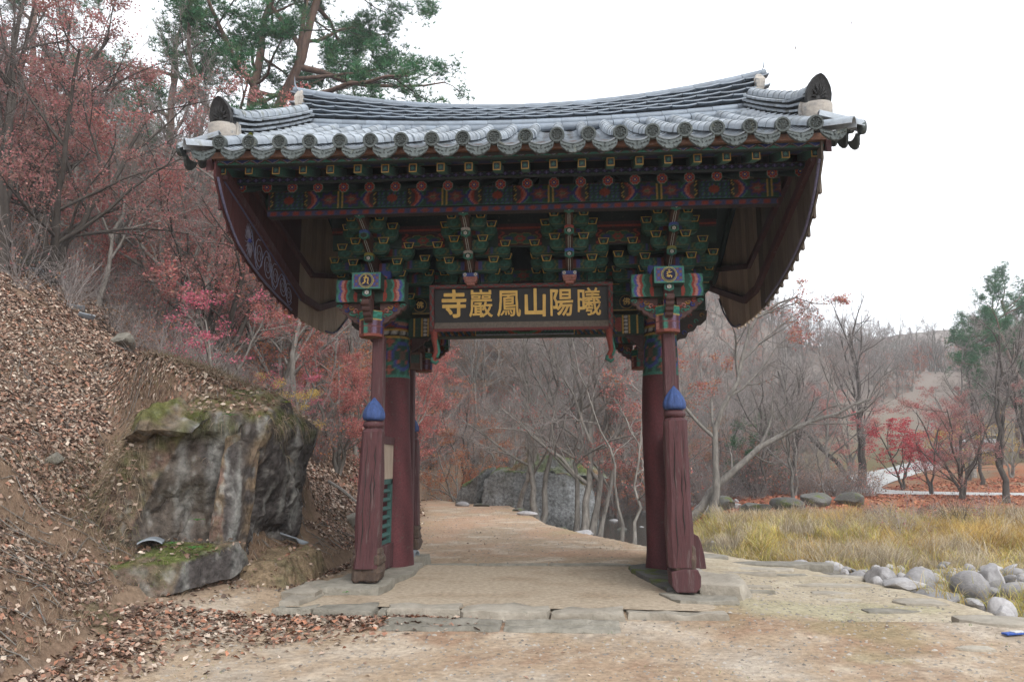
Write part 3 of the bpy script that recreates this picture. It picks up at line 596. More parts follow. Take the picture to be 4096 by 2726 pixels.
    m = MB(); m.prism([(.0, 5.28), (.0, 4.6), (.9, 4.36), (1.5, 4.45), (1.85, 4.76), (2.15, 5.02), (2.4, 5.28)], x0-.055, x0+.055, 'x', BR); ob('rear_arm', m, 'paint', bs)
for sx in (-1, 1):     # floral corner pieces above the plaques
    cx = -2.14 if sx < 0 else 2.09
    for s_ in (-1, 1):
        m = MB(); m.prism([(cx+s_*.06, 4.36), (cx+s_*.20, 4.36), (cx+s_*.24, 4.42), (cx+s_*.23, 4.50), (cx+s_*.08, 4.50)], -1.95, -1.87, 'y', (.035, .05, .20)); m.prism([(cx+s_*.06, 4.36), (cx+s_*.17, 4.37), (cx+s_*.19, 4.41), (cx+s_*.12, 4.44)], -1.955, -1.9505, 'y', (.30, .06, .04)); ob('leaf_carving', m, 'paint', gate)

# ================================================================== ROOF
YE, YR = -3.85, -.35
def zroof(x, y):
    t = (np.abs(y)*-1-YE)/(YR-YE); t = np.clip(t, -.2, 1.1)
    a = 5.60+.0035*x*x; b = 7.33+.011*x*x
    return a+(b-a)*(t-.05*t*(1-t)*2)
def slope(x, y): return math.atan2(float(zroof(x, y+.05)-zroof(x, y-.05)), .1)
# roof body: deck between soffit and tiles, both sides
mb = MB(); xs = np.linspace(-3.86, 3.86, 25); ys = np.concatenate([np.linspace(-3.72, -.3, 14), np.linspace(.3, 3.72, 14)])
V = []
for off in (-.02, -.16):
    for y in ys:
        for x in xs: V.append((x, y, float(zroof(x, y))+off))
ny, nx = len(ys), len(xs); F = []
for l_ in (0, 1):
    for j in range(ny-1):
        for i in range(nx-1):
            f = (l_*ny*nx+j*nx+i, l_*ny*nx+j*nx+i+1, l_*ny*nx+(j+1)*nx+i+1, l_*ny*nx+(j+1)*nx+i); F.append(f if l_ == 0 else f[::-1])
for i in range(nx-1): F.append((i+1, i, ny*nx+i, ny*nx+i+1)); F.append(((ny-1)*nx+i, (ny-1)*nx+i+1, 2*ny*nx-nx+i+1, 2*ny*nx-nx+i))
for j in range(ny-1): F.append((j*nx, (j+1)*nx, ny*nx+(j+1)*nx, ny*nx+j*nx)); F.append(((j+1)*nx+nx-1, j*nx+nx-1, ny*nx+j*nx+nx-1, ny*nx+(j+1)*nx+nx-1))
mb.add(V, F, (.03, .03, .03)); roof = ob('roof', mb, 'dark', gate)

# cover tiles: half-round segments running down the slope
def cover_mesh(name, L, r0, r1, mat='tile', n=10, th=.016):
    m = MB(); rings = []
    for t, r in ((0, r0), (1, r1)):
        ro = [(r*math.cos(math.pi*k/n), L*t, r*math.sin(math.pi*k/n)) for k in range(n+1)]
        ri = [((r-th)*math.cos(math.pi*k/n), L*t, (r-th)*math.sin(math.pi*k/n)) for k in range(n, -1, -1)]
        rings.append([(x, y, z-.02 if abs(z) < .001 else z) for x, y, z in ro+ri])
    m.loft(rings[::-1]); return m.mesh(name, mat, smooth=False)
def smooth_auto(me, ang=35):
    me.polygons.foreach_set('use_smooth', [True]*len(me.polygons))
    try: me.set_sharp_from_angle(angle=R_(ang))
    except Exception: pass
    return me
CV = smooth_auto(cover_mesh('cover_tile', .45, .093, .084)); CVR = smooth_auto(cover_mesh('ridge_roll', .44, .088, .082, 'tiled'))
# eave disc with lotus relief, local +Y up the slope, face at y=0
def disc_mesh():
    m = MB(); n = 24; prof = [(.0, .006), (.015, .0), (.018, .008), (.05, .010), (.062, .010), (.068, -.006), (.086, -.006), (.091, .004), (.091, .05)]
    rings = [[(r*math.cos(2*math.pi*i/n), y, r*math.sin(2*math.pi*i/n)) for i in range(n)] for r, y in prof[1:]]
    m.loft(rings); m.F = [f[::-1] for f in m.F]
    for k in range(9):
        a = k*2*math.pi/9; m.tube([(.028*math.cos(a), .004, .028*math.sin(a)), (.042*math.cos(a+.2), -.004, .042*math.sin(a+.2)), (.057*math.cos(a), .006, .057*math.sin(a))], [.003, .009, .004], 5)
    m.tube([(-.016, .0, .012), (0, -.004, .02), (.014, -.004, .010), (-.004, -.004, 0), (.012, -.004, -.012), (-.014, .0, -.02)], .0045, 5)
    return smooth_auto(m.mesh('eave_disc', 'relief'), 40)
DISC = disc_mesh()
def lobe_mesh():
    m = MB(); N = 16; top = []; bot = []
    for k in range(N+1):
        x = -.155+.31*k/N; u = x/.155; top.append((x, -.045*(1-u*u)+.0)); zb = -.05-.125*(1-abs(u)**1.9)**.9; zb -= .010*abs(math.sin(u*math.pi*3.0)); bot.append((x*.97 if abs(u) > .9 else x, zb))
    rings = [[(x, -.012, z) for x, z in top], [(x, -.012, z) for x, z in bot], [(x, .012, z) for x, z in bot], [(x, .012, z) for x, z in top]]
    m.loft(rings, caps=False, close=False); 
    # raised rim and relief petals
    m.tube([(x, -.014, z+.006) for x, z in bot], .006, 5); m.tube([(x, -.014, z-.004) for x, z in top], .005, 5)
    for cx, cz, a, L in ((0, -.12, math.pi/2, .05), (-.035, -.11, 2.4, .045), (.035, -.11, .74, .045), (-.07, -.085, 2.8, .045), (.07, -.085, .34, .045), (0, -.075, math.pi/2, .02), (-.115, -.065, 2.9, .03), (.115, -.065, .2, .03), (-.045, -.14, 3.6, .03), (.045, -.14, -.5, .03)):
        m.tube([(cx, -.012, cz), (cx+L*.5*math.cos(a), -.022, cz+L*.5*math.sin(a)), (cx+L*math.cos(a), -.012, cz+L*math.sin(a))], [.004, .012, .005], 6)
    return m.mesh('eave_lobe', 'relief')
LOBE = lobe_mesh()
def pan_mesh(L=.36):
    m = MB(); N = 8; rings = []
    for y in (0, L): rings.append([(-.15+.30*k/N, y, .05*((2*k/N-1)**2)) for k in range(N+1)]+[(.15-.30*k/N, y, .05*((1-2*k/N)**2)-.02) for k in range(N+1)])
    m.loft(rings[::-1]); return smooth_auto(m.mesh('pan_tile', 'tile'))
PAN = pan_mesh()
XR = [-3.705+.39*i for i in range(20)]
LS = .425
def on_slope(me, name, x, y, dz=0, tilt=0, jit=0, sc=(1, 1, 1), rz=0):
    s_ = slope(x, y); return put(name, me, roof, (x+jit*random.uniform(-1, 1), y, float(zroof(x, y))+dz), (s_+tilt, random.uniform(-1, 1)*jit*3, rz+random.uniform(-1, 1)*jit*1.5), sc)
for i, x in enumerate(XR):
    y = YE+.03; k = 0
    while y < YR-.12:
        on_slope(CV, 'cover_tile', x, y, .07, jit=.006); s_ = slope(x, y); y += LS*math.cos(s_); k += 1
    s_ = slope(x, YE); put('eave_disc', DISC, roof, (x, YE-.02, float(zroof(x, YE))+.078), (R_(8), random.uniform(-.2, .2), 0), (1.04, 1.04, 1.04))
for i in range(21):
    x = -3.9+.39*i
    o = put('eave_lobe', LOBE, roof, (x, YE-.02, float(zroof(x, YE))-.012), (R_(-14+random.uniform(-3, 3)), random.uniform(-.03, .03), random.uniform(-.03, .03)))
    if abs(x) < 3.8:
        for k in range(8):
            y = YE+.0+k*.13; on_slope(PAN, 'pan_tile', x, y, -.012, tilt=-.09, jit=.003)
# the pans further up the slope and the whole rear slope, joined
m = MB(); pv = np.array([v.co[:] for v in PAN.vertices]); pf = [list(p.vertices) for p in PAN.polygons]; cvv = np.array([v.co[:] for v in CV.vertices]); cvf = [list(p.vertices) for p in CV.polygons]
def add_at(m, V, F, x, y, dz, tilt, flip=False):
    s_ = slope(x, -abs(y))+tilt; c, s2 = math.cos(s_), math.sin(s_); X = V[:, 0]; Yv = V[:, 1]*c-V[:, 2]*s2; Z = V[:, 1]*s2+V[:, 2]*c
    if flip: X = -X; Yv = -Yv
    m.add(np.stack([X+x, Yv+y, Z+float(zroof(x, y))+dz], 1), F)
for i in range(1, 20):
    x = -3.9+.39*i
    for k in range(9): add_at(m, pv, pf, x, YE+1.04+k*.27, -.01, -.05)
o = ob('pan_tile', m, 'tile', roof); o['kind'] = 'stuff'
m = MB()
for i in range(21):
    x = -3.9+.39*i
    for k in range(12): add_at(m, pv, pf, x, -YE-k*.29, .012, -.05, True)
    if i < 20:
        for k in range(9): add_at(m, cvv, cvf, XR[i], -YE-k*.39, .045, 0, True)
o = ob('rear_tile', m, 'tile', roof); o['kind'] = 'stuff'

# main ridge: two rolls, five courses of flat tiles with dark gaps, a cap roll
def zb_(x): return 7.36+.011*x*x
def zt_(x): return 7.93+.0275*x*x
core = MB(); N = 24; rings = []
for k in range(N+1):
    x = -4.02+8.04*k/N; rings.append([(x, -.22, zb_(x)-.1), (x, .22, zb_(x)-.1), (x, .11, zt_(x)-.06), (x, -.11, zt_(x)-.06)])
core.loft(rings); ridge = ob('main_ridge', core, 'blackt', gate)
def along(zf, x): return math.atan((zf(x+.05)-zf(x-.05))/.1)
slab = MB(); N = 6; rings = []
for k in range(N+1):
    u = -1+2*k/N; zz = -.012*(u*u)*-1; rings.append([(u*.208, -.07+.012*u*u, .0+.024*u*u), (u*.208, .09, .0+.024*u*u), (u*.208, .09, .022+.024*u*u), (u*.208, -.07+.012*u*u, .022+.024*u*u)])
slab.loft(rings); SLAB = slab.mesh('flat_tile', 'tiled'); roll = MB(); CVX = None
def roll_mesh(name, L, r, mat='tiled', n=12):
    m = MB(); rings = []
    for t, rr in ((0, r), (.04, r*1.0), (.96, r*.97), (1, r*.93)): rings.append([(L*(t-.5), -rr*math.cos(math.pi*2*k/n), rr*math.sin(math.pi*2*k/n)) for k in range(n)])
    m.loft(rings); return smooth_auto(m.mesh(name, mat), 50)
ROLL = roll_mesh('ridge_roll', .425, .078); CAPR = roll_mesh('ridge_cap', .425, .075)
for k in range(19):
    x = -3.92+.4356*k
    f0 = lambda q: zb_(q)+.03; f1 = lambda q: zb_(q)+.165
    if abs(x) < 3.7: put('ridge_roll', ROLL, ridge, (x, -.36, f0(x)), (0, -along(f0, x), 0))
    put('ridge_roll', ROLL, ridge, (x*.985, -.26, f1(x*.985)), (0, -along(f1, x*.985), 0))
for c in range(5):
    fr = (c+.6)/5.2
    fz = lambda q, fr=fr: (zb_(q)+.235)*(1-fr)+(zt_(q)-.07)*fr
    for k in range(20):
        x = -4.02+.4235*k+(.2 if c % 2 else 0)
        if x > 4.06: continue
        put('flat_tile', SLAB, ridge, (x, -.245+.02*c+random.uniform(-.01, .01), fz(x)+random.uniform(-.006, .006)), (random.uniform(-.05, .05)-.05, -along(fz, x), 0))
for k in range(20):
    x = -4.0+.421*k; put('ridge_cap', CAPR, ridge, (x, -.06, zt_(x)-.01), (0, -along(zt_, x), 0))
for sx in (-1, 1):
    m = MB(); m.tube([(sx*4.02, -.18, zt_(4.02)-.08), (sx*4.10, -.19, zt_(4.1)-.03), (sx*4.15, -.19, zt_(4.1)+.07), (sx*4.16, -.19, zt_(4.1)+.22)], [.016, .022, .014, .003], 6); ob('ridge_tip', m, 'tiled', ridge)
    worn_block('ridge_end', sx*4.05, -.12, .17, .34, 7.98, 8.34, [(0, .6, .9), (.2, .9, 1), (.6, 1, .9), (.85, .7, .6), (1, .3, .3)], 'plaster', ridge, sx, .02)
    worn_block('ridge_plaster', sx*4.0, -.2, .16, .3, 7.68, 8.0, [(0, .8, .8), (.5, 1, 1), (1, .8, .8)], 'plaster', ridge, sx+4, .02)

# descending ridges at both ends
for sx in (-1, 1):
    xr = sx*3.86
    y0, y1 = -3.36, -.42
    def up(y): return .09*max(0, (-2.7-y)/.66)**1.6
    def zl(h): return lambda y: float(zroof(xr, y))+h*(1+.0*y)+up(y)*(h/.5)
    core = MB(); rings = []
    for k in range(13):
        y = y0+.03+(y1-y0)*k/12; zz = float(zroof(xr, y)); rings.append([(xr-.10, y, zz-.05), (xr+.10, y, zz-.05), (xr+.08, y, zl(.43)(y)), (xr-.08, y, zl(.43)(y))])
    core.loft(rings[::-1]); dr = ob('descending_ridge', core, 'blackt', gate)
    def place(me, name, y, zf, dx=0, roll=0, n=None):
        a = math.atan((zf(y+.05)-zf(y-.05))/.1); return put(name, me, dr, (xr+dx, y, zf(y)), (a, roll, 0))
    CR = smooth_auto(cover_mesh('cover_tile', .36, .088, .078)); BR_ = smooth_auto(cover_mesh('ridge_roll', .36, .075, .07))
    fl = MB(); rings = []
    for k in range(5):
        u = -1+2*k/4; b = .016*(1-u*u); rings.append([(-.115-.0*b, .15+u*.15, -.004+.0*u), (.115, .15+u*.15, -.004), (.115, .15+u*.15, .024), (-.115, .15+u*.15, .024)])
    fl.loft(rings[::-1]); FLT = fl.mesh('flat_tile', 'tile')
    flb = MB(); rings = []
    for k in range(7):
        u = -1+2*k/6; w = .135-.03*u*u*abs(u); rings.append([(-w, .15+u*.155, .0), (w, .15+u*.155, .0), (w, .15+u*.155, .028), (-w, .15+u*.155, .028)])
    flb.loft(rings[::-1]); FLT = flb.mesh('flat_tile', 'tile')
    y = y0
    while y < y1-.1:
        place(BR_, 'ridge_roll', y, zl(.11), -sx*.10, -sx*R_(50)); place(CR, 'ridge_cap', y, zl(.42), -sx*.01); y += .285
    for c, h in enumerate((.215, .29, .365)):
        y = y0+(.1 if c % 2 else 0)
        while y < y1-.12: place(FLT, 'flat_tile', y, zl(h), -sx*.02, sx*-.10); y += .268
    # ogive end tile, plaster seat below it
    ez = zl(.5)(y0)
    m = MB(); N = 22; pr_ = []
    for k in range(N+1):
        t = -1+2*k/N; w = .185*math.sin(math.acos(abs(t))*.5*1.0)*0
    pr_ = [(-.150, 0), (-.185, .10), (-.185, .2), (-.155, .30), (-.10, .385), (-.045, .435), (0, .455), (.045, .435), (.10, .385), (.155, .30), (.185, .2), (.185, .10), (.150, 0), (.08, .03), (0, .04), (-.08, .03)]
    rings = []
    for dy, s_ in ((-.0, .8), (-.02, .97), (-.005, 1), (.03, 1.0), (.035, .95)): rings.append([(a*s_, dy-.05*(1-(a/.185)**2)*0, .2+(b-.2)*s_) for a, b in pr_])
    m.loft(rings); 
    for k in range(7):
        a = R_(-10+k*33.3); m.tube([(.03*math.cos(a), -.004, .15+.03*math.sin(a)), (.08*math.cos(a), -.022, .17+.09*math.sin(a)), (.11*math.cos(a), -.006, .18+.14*math.sin(a))], [.006, .016, .005], 6)
    put('ogive_tile', smooth_auto(m.mesh('ogive_tile', 'blackt'), 50), dr, (xr+sx*.03, y0-.07, ez-.37), (R_(14), 0, sx*R_(16)), (.95, 1, .98))
    m = MB(); n = 20; rings = []
    for t, r in ((0, .165), (.1, .18), (.5, .175), (.9, .185), (1, .17)): rings.append([(r*math.cos(2*math.pi*i/n)*1.0, r*.8*math.sin(2*math.pi*i/n)-.0, .32*t) for i in range(n)])
    m.loft(rings); v = np.concatenate(m.V); v += np.stack([fbm(v*12, 3, 1), fbm(v*12+9, 3, 2), v[:, 2]*0], -1)*.018; m.V = [v]
    put('plaster_seat', smooth_auto(m.mesh('plaster_seat', 'plaster'), 60), dr, (xr+sx*.03, y0-.04, ez-.58), (R_(6), 0, 0), (1, 1, .88))
    for k_ in range(3): worn_block('mortar', xr-sx*(.13-.04*k_), y0+.05+.06*k_, .10, .2, float(zroof(xr, y0))+.02+.05*k_, float(zroof(xr, y0))+.34, [(0, 1, 1), (.5, .9, .8), (1, .5, .5)], 'plaster', dr, k_, .02)
    # side tiles pointing out over the gable
    ST = smooth_auto(cover_mesh('side_tile', .56, .092, .084))
    for k in range(10):
        y = -3.58+.36*k; z = float(zroof(xr, y))+.09
        put('side_tile', ST, dr, (sx*4.36, y, z-.10), (R_(17), 0, sx*R_(90)))
        if k == 0 or k > 0: put('eave_disc', DISC, dr, (sx*4.375, y, z-.095), (R_(-6), 0, sx*R_(90)))
        put('eave_lobe', LOBE, dr, (sx*4.30, y+.18, z-.13), (R_(-14), 0, sx*R_(90)))
    put('side_tile', ST, dr, (sx*4.13, -3.92, float(zroof(xr, -3.85))+.02), (R_(10), 0, sx*R_(52)))
    # verge board, gable planks and rails
    m = MB(); rings = []
    for k in range(15):
        y = -3.78+3.78*k/14; z = float(zroof(xr, y)); rings.append([(sx*3.90, y, z-.03), (sx*3.84, y, z-.03), (sx*3.84, y, z-.30), (sx*3.90, y, z-.30)])
    m.loft(rings if sx < 0 else rings[::-1]); rings = []
    for k in range(15):
        y = 3.78*k/14; z = float(zroof(xr, y)); rings.append([(sx*3.90, y, z-.03), (sx*3.84, y, z-.03), (sx*3.84, y, z-.30), (sx*3.90, y, z-.30)])
    m.loft(rings if sx < 0 else rings[::-1]); ob('verge_board', m, 'maroon', gate)
    OUTR = ([0, .8, 1.3, 1.6, 2.25, 2.6, 3.0, 3.75], [4.10, 4.10, 4.14, 4.23, 4.60, 4.95, 5.3, 5.5])
    OUT = ([0, .8, 1.6, 2.2, 2.6, 3.0, 3.2, 3.4, 3.55, 3.75], [4.10, 4.13, 4.24, 4.36, 4.47, 4.62, 4.75, 4.91, 5.06, 5.34])
    def zo(y): return float(np.interp(abs(y), *(OUT if y < 0 else OUTR)))
    wb = put('gable_screen', None, gate)
    pw = .272
    for k in range(28):
        ya = -3.74+k*pw*.984; yb = ya+pw*.984-.008; c = (ya+yb)/2 < -.45
        zt_a, zt_b = float(zroof(xr, ya))-.08, float(zroof(xr, yb))-.08; dx = random.uniform(-.004, .004)
        m = MB(); m.prism([(ya, zo(ya)), (yb, zo(yb)), (yb, zt_b), (ya, zt_a)], sx*3.79+dx, sx*3.815+dx, 'x')
        o = ob('plank', m, 'plankred' if c and sx < 0 else 'greyplank' if c else 'plank', wb)
        m = MB(); m.box((min(sx*3.816, sx*3.845), yb-.03, zo(yb)-.022), (max(sx*3.816, sx*3.845), yb+.035, zt_b)); ob('batten', m, 'maroon' if c and sx < 0 else 'greyplank' if c else 'plank', wb)
    for yf in (-1, 1):
        m = MB()
        for (ya, za), (yb, zb2), w in (((-3.55, 5.36), (-.43, 4.41), .09), ((-.43, 4.41), (0, 4.41), .09), ((-3.0, 5.62), (0, 4.92), .07)):
            m.prism([(yf*ya, za), (yf*yb, zb2), (yf*yb, zb2+w*1.3), (yf*ya, za+w*1.3)], sx*3.72, sx*3.785, 'x')
        ob('gable_rail', m, 'maroon', wb)
        m = MB(); P = [(sx*3.765, yf*y, zo(yf*y)+.02) for y in np.linspace(.9, 3.72 if yf < 0 else 2.6, 24)]; m.tube(P, .018, 6, (.16, .15, .24)); ob('edge_moulding', m, 'paint', wb)
        # painted cloud scrolls on the maroon band
        m = MB(); xx = sx*3.778
        def bp(u, v):  # u along from front corner to middle, v across 0..1
            y = -3.45+u*2.7; lo = zo(y)+.03; hi = 5.36-.304*(y+3.55); return (xx, yf*y, lo+(hi-lo)*v)
        for k in range(18):
            a = k*math.pi/9; m.tube([bp(.30+.012*math.cos(a), .5+.06*math.sin(a)), bp(.30+.035*math.cos(a+.15), .5+.25*math.sin(a+.15)), bp(.30+.055*math.cos(a), .5+(.42)*math.sin(a))], [.006, .010, .003], 4, (.22, .20, .26))
        m.tube([bp(.30, .46), bp(.30, .54)], .035, 6, (.04, .05, .25))
        for u0, sgn in ((.44, 1), (.56, -1), (.68, 1), (.80, -1), (.90, 1)):
            P = [bp(u0+.060*(1-k*.030)*math.cos(k*.5*sgn+1.5), .52+.40*(1-k*.030)*math.sin(k*.5*sgn+1.5)) for k in range(30)]; m.tube(P, [.0075-.00015*k for k in range(30)], 4, (.30, .30, .40))
        P = [bp(u, .5+.40*math.sin(u*26)) for u in np.linspace(.32, .95, 60)]; m.tube(P, .007, 4, (.22, .23, .36)); P = [(xx, yf*y, 5.36-.304*(y+3.55)+.0) for y in np.linspace(-3.5, -.45, 10)]; m.tube(P, .014, 4, (.10, .10, .18))
        if sx < 0 and yf > 0: ob('scroll_painting', m, 'paint', wb)
# ---- eaves: boards, rafters
XF = [-3.78+.3595*i for i in range(22)]
m = MB(); m.box((-3.84, -3.78, 5.545), (3.84, -3.66, 5.63), (.16, .075, .045)); ob('tile_board', m, 'paint', gate)
m = MB(); m.box((-3.86, -3.70, 5.485), (3.86, -3.60, 5.545), (.04, .05, .05)); m.grid((-3.86, -3.704, 5.485), (7.72, 0, 0), (0, 0, .06), 620, 8, pat_zig); ob('eave_strip', m, 'paint', gate)
m = MB(); m.box((-3.80, -3.10, 5.465), (3.80, -3.02, 5.535), (.03, .04, .05)); m.grid((-3.80, -3.104, 5.465), (7.6, 0, 0), (0, 0, .07), 760, 8, pat_cross); ob('rafter_strip', m, 'paint', gate)
m = MB(); m.grid((3.80, -3.62, 5.478), (-7.6, 0, 0), (0, .58, .185), 600, 16, lambda Sx, Tt: pat_soffit(.3595, .16)(7.6-Sx, Tt)); sof = ob('soffit_board', m, 'paint', gate)
m = MB(); m.grid((3.80, -3.02, 5.46), (-7.6, 0, 0), (0, 2.9, 1.25), 200, 20, lambda Sx, Tt: np.where((((Sx/.3595+.5) % 1 > .5) & (np.sin(Tt*70) > 0))[..., None], (.02, .045, .06), (.014, .045, .035))); ob('rafter_ceiling', m, 'paint', gate)
m = MB(); m.grid((-3.80, 3.04, 5.50), (7.6, 0, 0), (0, -2.9, 1.25), 4, 4, lambda Sx, Tt: np.zeros(Sx.shape+(3,))+(.014, .035, .03)); ob('rafter_ceiling', m, 'paint', gate)
m = MB(); m.box((-3.86, 3.60, 5.485), (3.86, 3.72, 5.62), (.10, .04, .035)); m.grid((-3.8, 3.62, 5.488), (7.6, 0, 0), (0, -.54, .09), 4, 4, lambda Sx, Tt: np.zeros(Sx.shape+(3,))+(.014, .035, .03)); ob('rear_eave', m, 'paint', gate)
fr = MB(); rings = [[(a*.05, y, z+b*.055) for a, b in ((-1, -1), (1, -1), (1, 1), (-1, 1))] for y, z in ((-3.58, 5.415), (-3.40, 5.455), (-3.2, 5.52), (-3.02, 5.585))]
fr.loft(rings[::-1], [(.02, .06, .045), (.03, .05, .05), (.05, .15, .12), (.05, .17, .13)][::1]); 
def ringrect(m, w, h, t, y, z, c):
    for a, b, c_, d in ((-w, -h, w, -h+t), (-w, h-t, w, h), (-w, -h+t, -w+t, h-t), (w-t, -h+t, w, h-t)): m.box((a, y, z+b), (c_, y+.004, z+d), c)
ringrect(fr, .05, .055, .011, -3.587, 5.415, (.55, .33, .09)); fr.box((-.039, -3.583, 5.371), (.039, -3.5805, 5.459), (.02, .035, .05))
for a in (0, math.pi/2, math.pi/4, -math.pi/4): stroke(fr, [(-.03*math.cos(a), 5.415-.03*math.sin(a)), (.03*math.cos(a), 5.415+.03*math.sin(a))], .006, -3.587, (.08, .26, .24), .003)
FR = fr.mesh('flying_rafter', 'paint')
rf = MB(); rf.tube([(0, -3.0, 5.385), (0, -2.6, 5.535), (0, -.1, 6.62)], .062, 10, (.02, .05, .045)); petal_face(rf, 0, 5.385, .072, -3.012); RF = rf.mesh('rafter', 'paint')
rr_ = MB(); rr_.tube([(0, 3.0, 5.385), (0, 2.6, 5.535), (0, .1, 6.62)], .062, 8, (.02, .05, .045)); RR = rr_.mesh('rear_rafter', 'paint')
for x in XF:
    put('flying_rafter', FR, gate, (x, 0, .0035*x*x+random.uniform(-.004, .004))); put('rafter', RF, gate, (x*.995, 0, .004*x*x)); put('rear_rafter', RR, gate, (x*.995, 0, .002*x*x))

# ---- roof top things that grow or lodge there
mo = MB()
for k in range(26):
    a = rng.random(3); mo.lathe([(.03, 0), (.035, .02), (.015, .04)], 6, (.08, .085, .012), (-3.55+.12*a[0], -3.42+.1*a[1], float(zroof(-3.6, -3.4))+.0+.16*a[2]))
stuff('moss', mo.mesh('moss', 'leaf'), '', '', roof)

# ================================================================== NAME BOARD
sign = root('name_board', (0, -1.33, 4.08), 'black name board with six gold characters hung under the gate brackets', 'sign', rot=(R_(8), 0, 0))
def lp(x0, z0, x1, z1, y0, y1, c): return MB().box((x0, y0, z0), (x1, y1, z1), c)
ob('panel', lp(-1.36, -.26, 1.33, .275, .0, .03, K), 'board', sign)
def fpat(Sx, Tt):
    c = np.zeros(Sx.shape+(3,)); c[:] = (.11, .03, .03); a = np.sin(Sx*38)*.28+.5; _mix(c, np.abs(Tt-a) < .14, (.22, .035, .03)); _mix(c, np.abs(Tt-(1-a)) < .10, (.05, .13, .12)); _mix(c, (Tt < .08) | (Tt > .92), (.10, .03, .035)); return c
fm = MB(); fm.box((-1.42, -.05, .27), (1.38, .04, .33), (.07, .022, .022)); fm.grid((-1.42, -.054, .272), (2.80, 0, 0), (0, 0, .056), 200, 6, fpat); ob('frame', fm, 'paint', sign)
for sx, x0 in ((-1, -1.42), (1, 1.31)):
    fm = MB(); fm.box((x0, -.05, -.35), (x0+.07, .04, .27), (.07, .022, .022)); fm.grid((x0, -.054, .27), (0, 0, -.6), (.07, 0, 0), 60, 6, fpat); ob('frame', fm, 'paint', sign)
ob('bottom_frame', MB().prism([(-.05, -.34), (.03, -.34), (.03, -.25), (.0, -.25)], -1.42, 1.38, 'x', (.16, .14, .12)), 'greyplank', sign)
ob('frame', lp(-1.42, -.385, 1.38, -.34, -.05, .03, (.14, .035, .035)), 'paint', sign)
for sx, x0 in ((-1, -1.36), (1, 1.32)):
    P = [(x0, -.35), (x0, -.5), (x0+.02, -.62), (x0+.03, -.70), (x0+.0, -.77), (x0-.02, -.81), (x0+.02, -.84), (x0+.05, -.81)]
    m = MB(); m.tube([(a, -.0, b) for a, b in P], [.055, .05, .042, .038, .042, .042, .036, .015], 8, (.26, .055, .04)); m.tube([(a+.035, -.0, b) for a, b in P[1:6]], [.02, .03, .03, .035, .03], 6, T); m.tube([(x0-.02, 0, -.78), (x0-.03, 0, -.83), (x0+.02, 0, -.86), (x0+.06, 0, -.83)], [.04, .045, .04, .02], 8, (.05, .17, .13)); ob('curled_tail', m, 'paint', sign, smooth=True)
for ch, x in zip('寺巖鳳山陽曦', (-1.045, -.63, -.20, .205, .60, 1.02)):
    cu = brush_mesh(ch, .40, .006, {'寺': .011, '山': .012, '陽': .0065}.get(ch, .0042))
    o = put('gold_character', cu, sign, (x, -.010, .005), (R_(90), 0, 0), (.95 if ch != '寺' else 1.0, 1.12, 1))
for cx in (-1.80, 1.68):
    cu = text_mesh('佛', .13, .002, .001)
    put('gold_character', cu, gate, (cx, -.190, 4.35), (R_(90), 0, 0))
m = MB(); m.tube([(-1.0, .03, .34), (-1.0, .4, .55)], .012, 5); m.tube([(1.0, .03, .34), (1.0, .4, .55)], .012, 5); ob('hanger', m, 'dark', sign)

# ================================================================== TERRAIN
TOE = np.array([(-5.4, -16), (-3.75, -6.8), (-4.05, -5.2), (-4.55, -4.0), (-4.5, -2.9), (-3.7, -2.1), (-3.3, 0), (-3.3, 4), (-4.9, 15), (-7.0, 25), (-5.5, 36), (1, 46), (13, 62), (30, 92), (45, 140), (60, 260), (60, 520)], float)
EDGE = np.array([(7.5, -16), (6.3, -8), (5.45, -4.2), (5.4, -1.4), (4.9, .4), (4.3, 2.2), (3.2, 3.6), (2.3, 3.9), (1.7, 5.5), (.9, 7.4), (-.1, 10.5), (-1.0, 16.5), (-2.0, 21.4), (-4.5, 24), (-6.8, 29), (-5.5, 36)], float)
def side_dist(X, Y, L):
    """signed distance to polyline L, positive to its left (walking +y)"""
    best = np.full(X.shape, 1e9); sg = np.ones(X.shape)
    for a, b in zip(L[:-1], L[1:]):
        d = b-a; t = np.clip(((X-a[0])*d[0]+(Y-a[1])*d[1])/(d@d), 0, 1); px, py = a[0]+t*d[0], a[1]+t*d[1]; q = np.hypot(X-px, Y-py)
        cr = d[0]*(Y-a[1])-d[1]*(X-a[0]); m = q < best-1e-9; best = np.where(m, q, best); sg = np.where(m, np.where(cr > 0, 1, -1), sg)
    return best*sg
def road_pts():
    return np.array([(60, 27.5), (40, 30), (27, 32.6), (20.5, 34.6), (18.6, 37.5), (20, 42), (25, 50), (33, 62), (43, 80), (60, 100)], float)
def road_z(y): return np.interp(y, [27, 35, 42, 50, 62, 80, 100], [-.02, .04, .35, .85, 1.45, 2.2, 3.2])
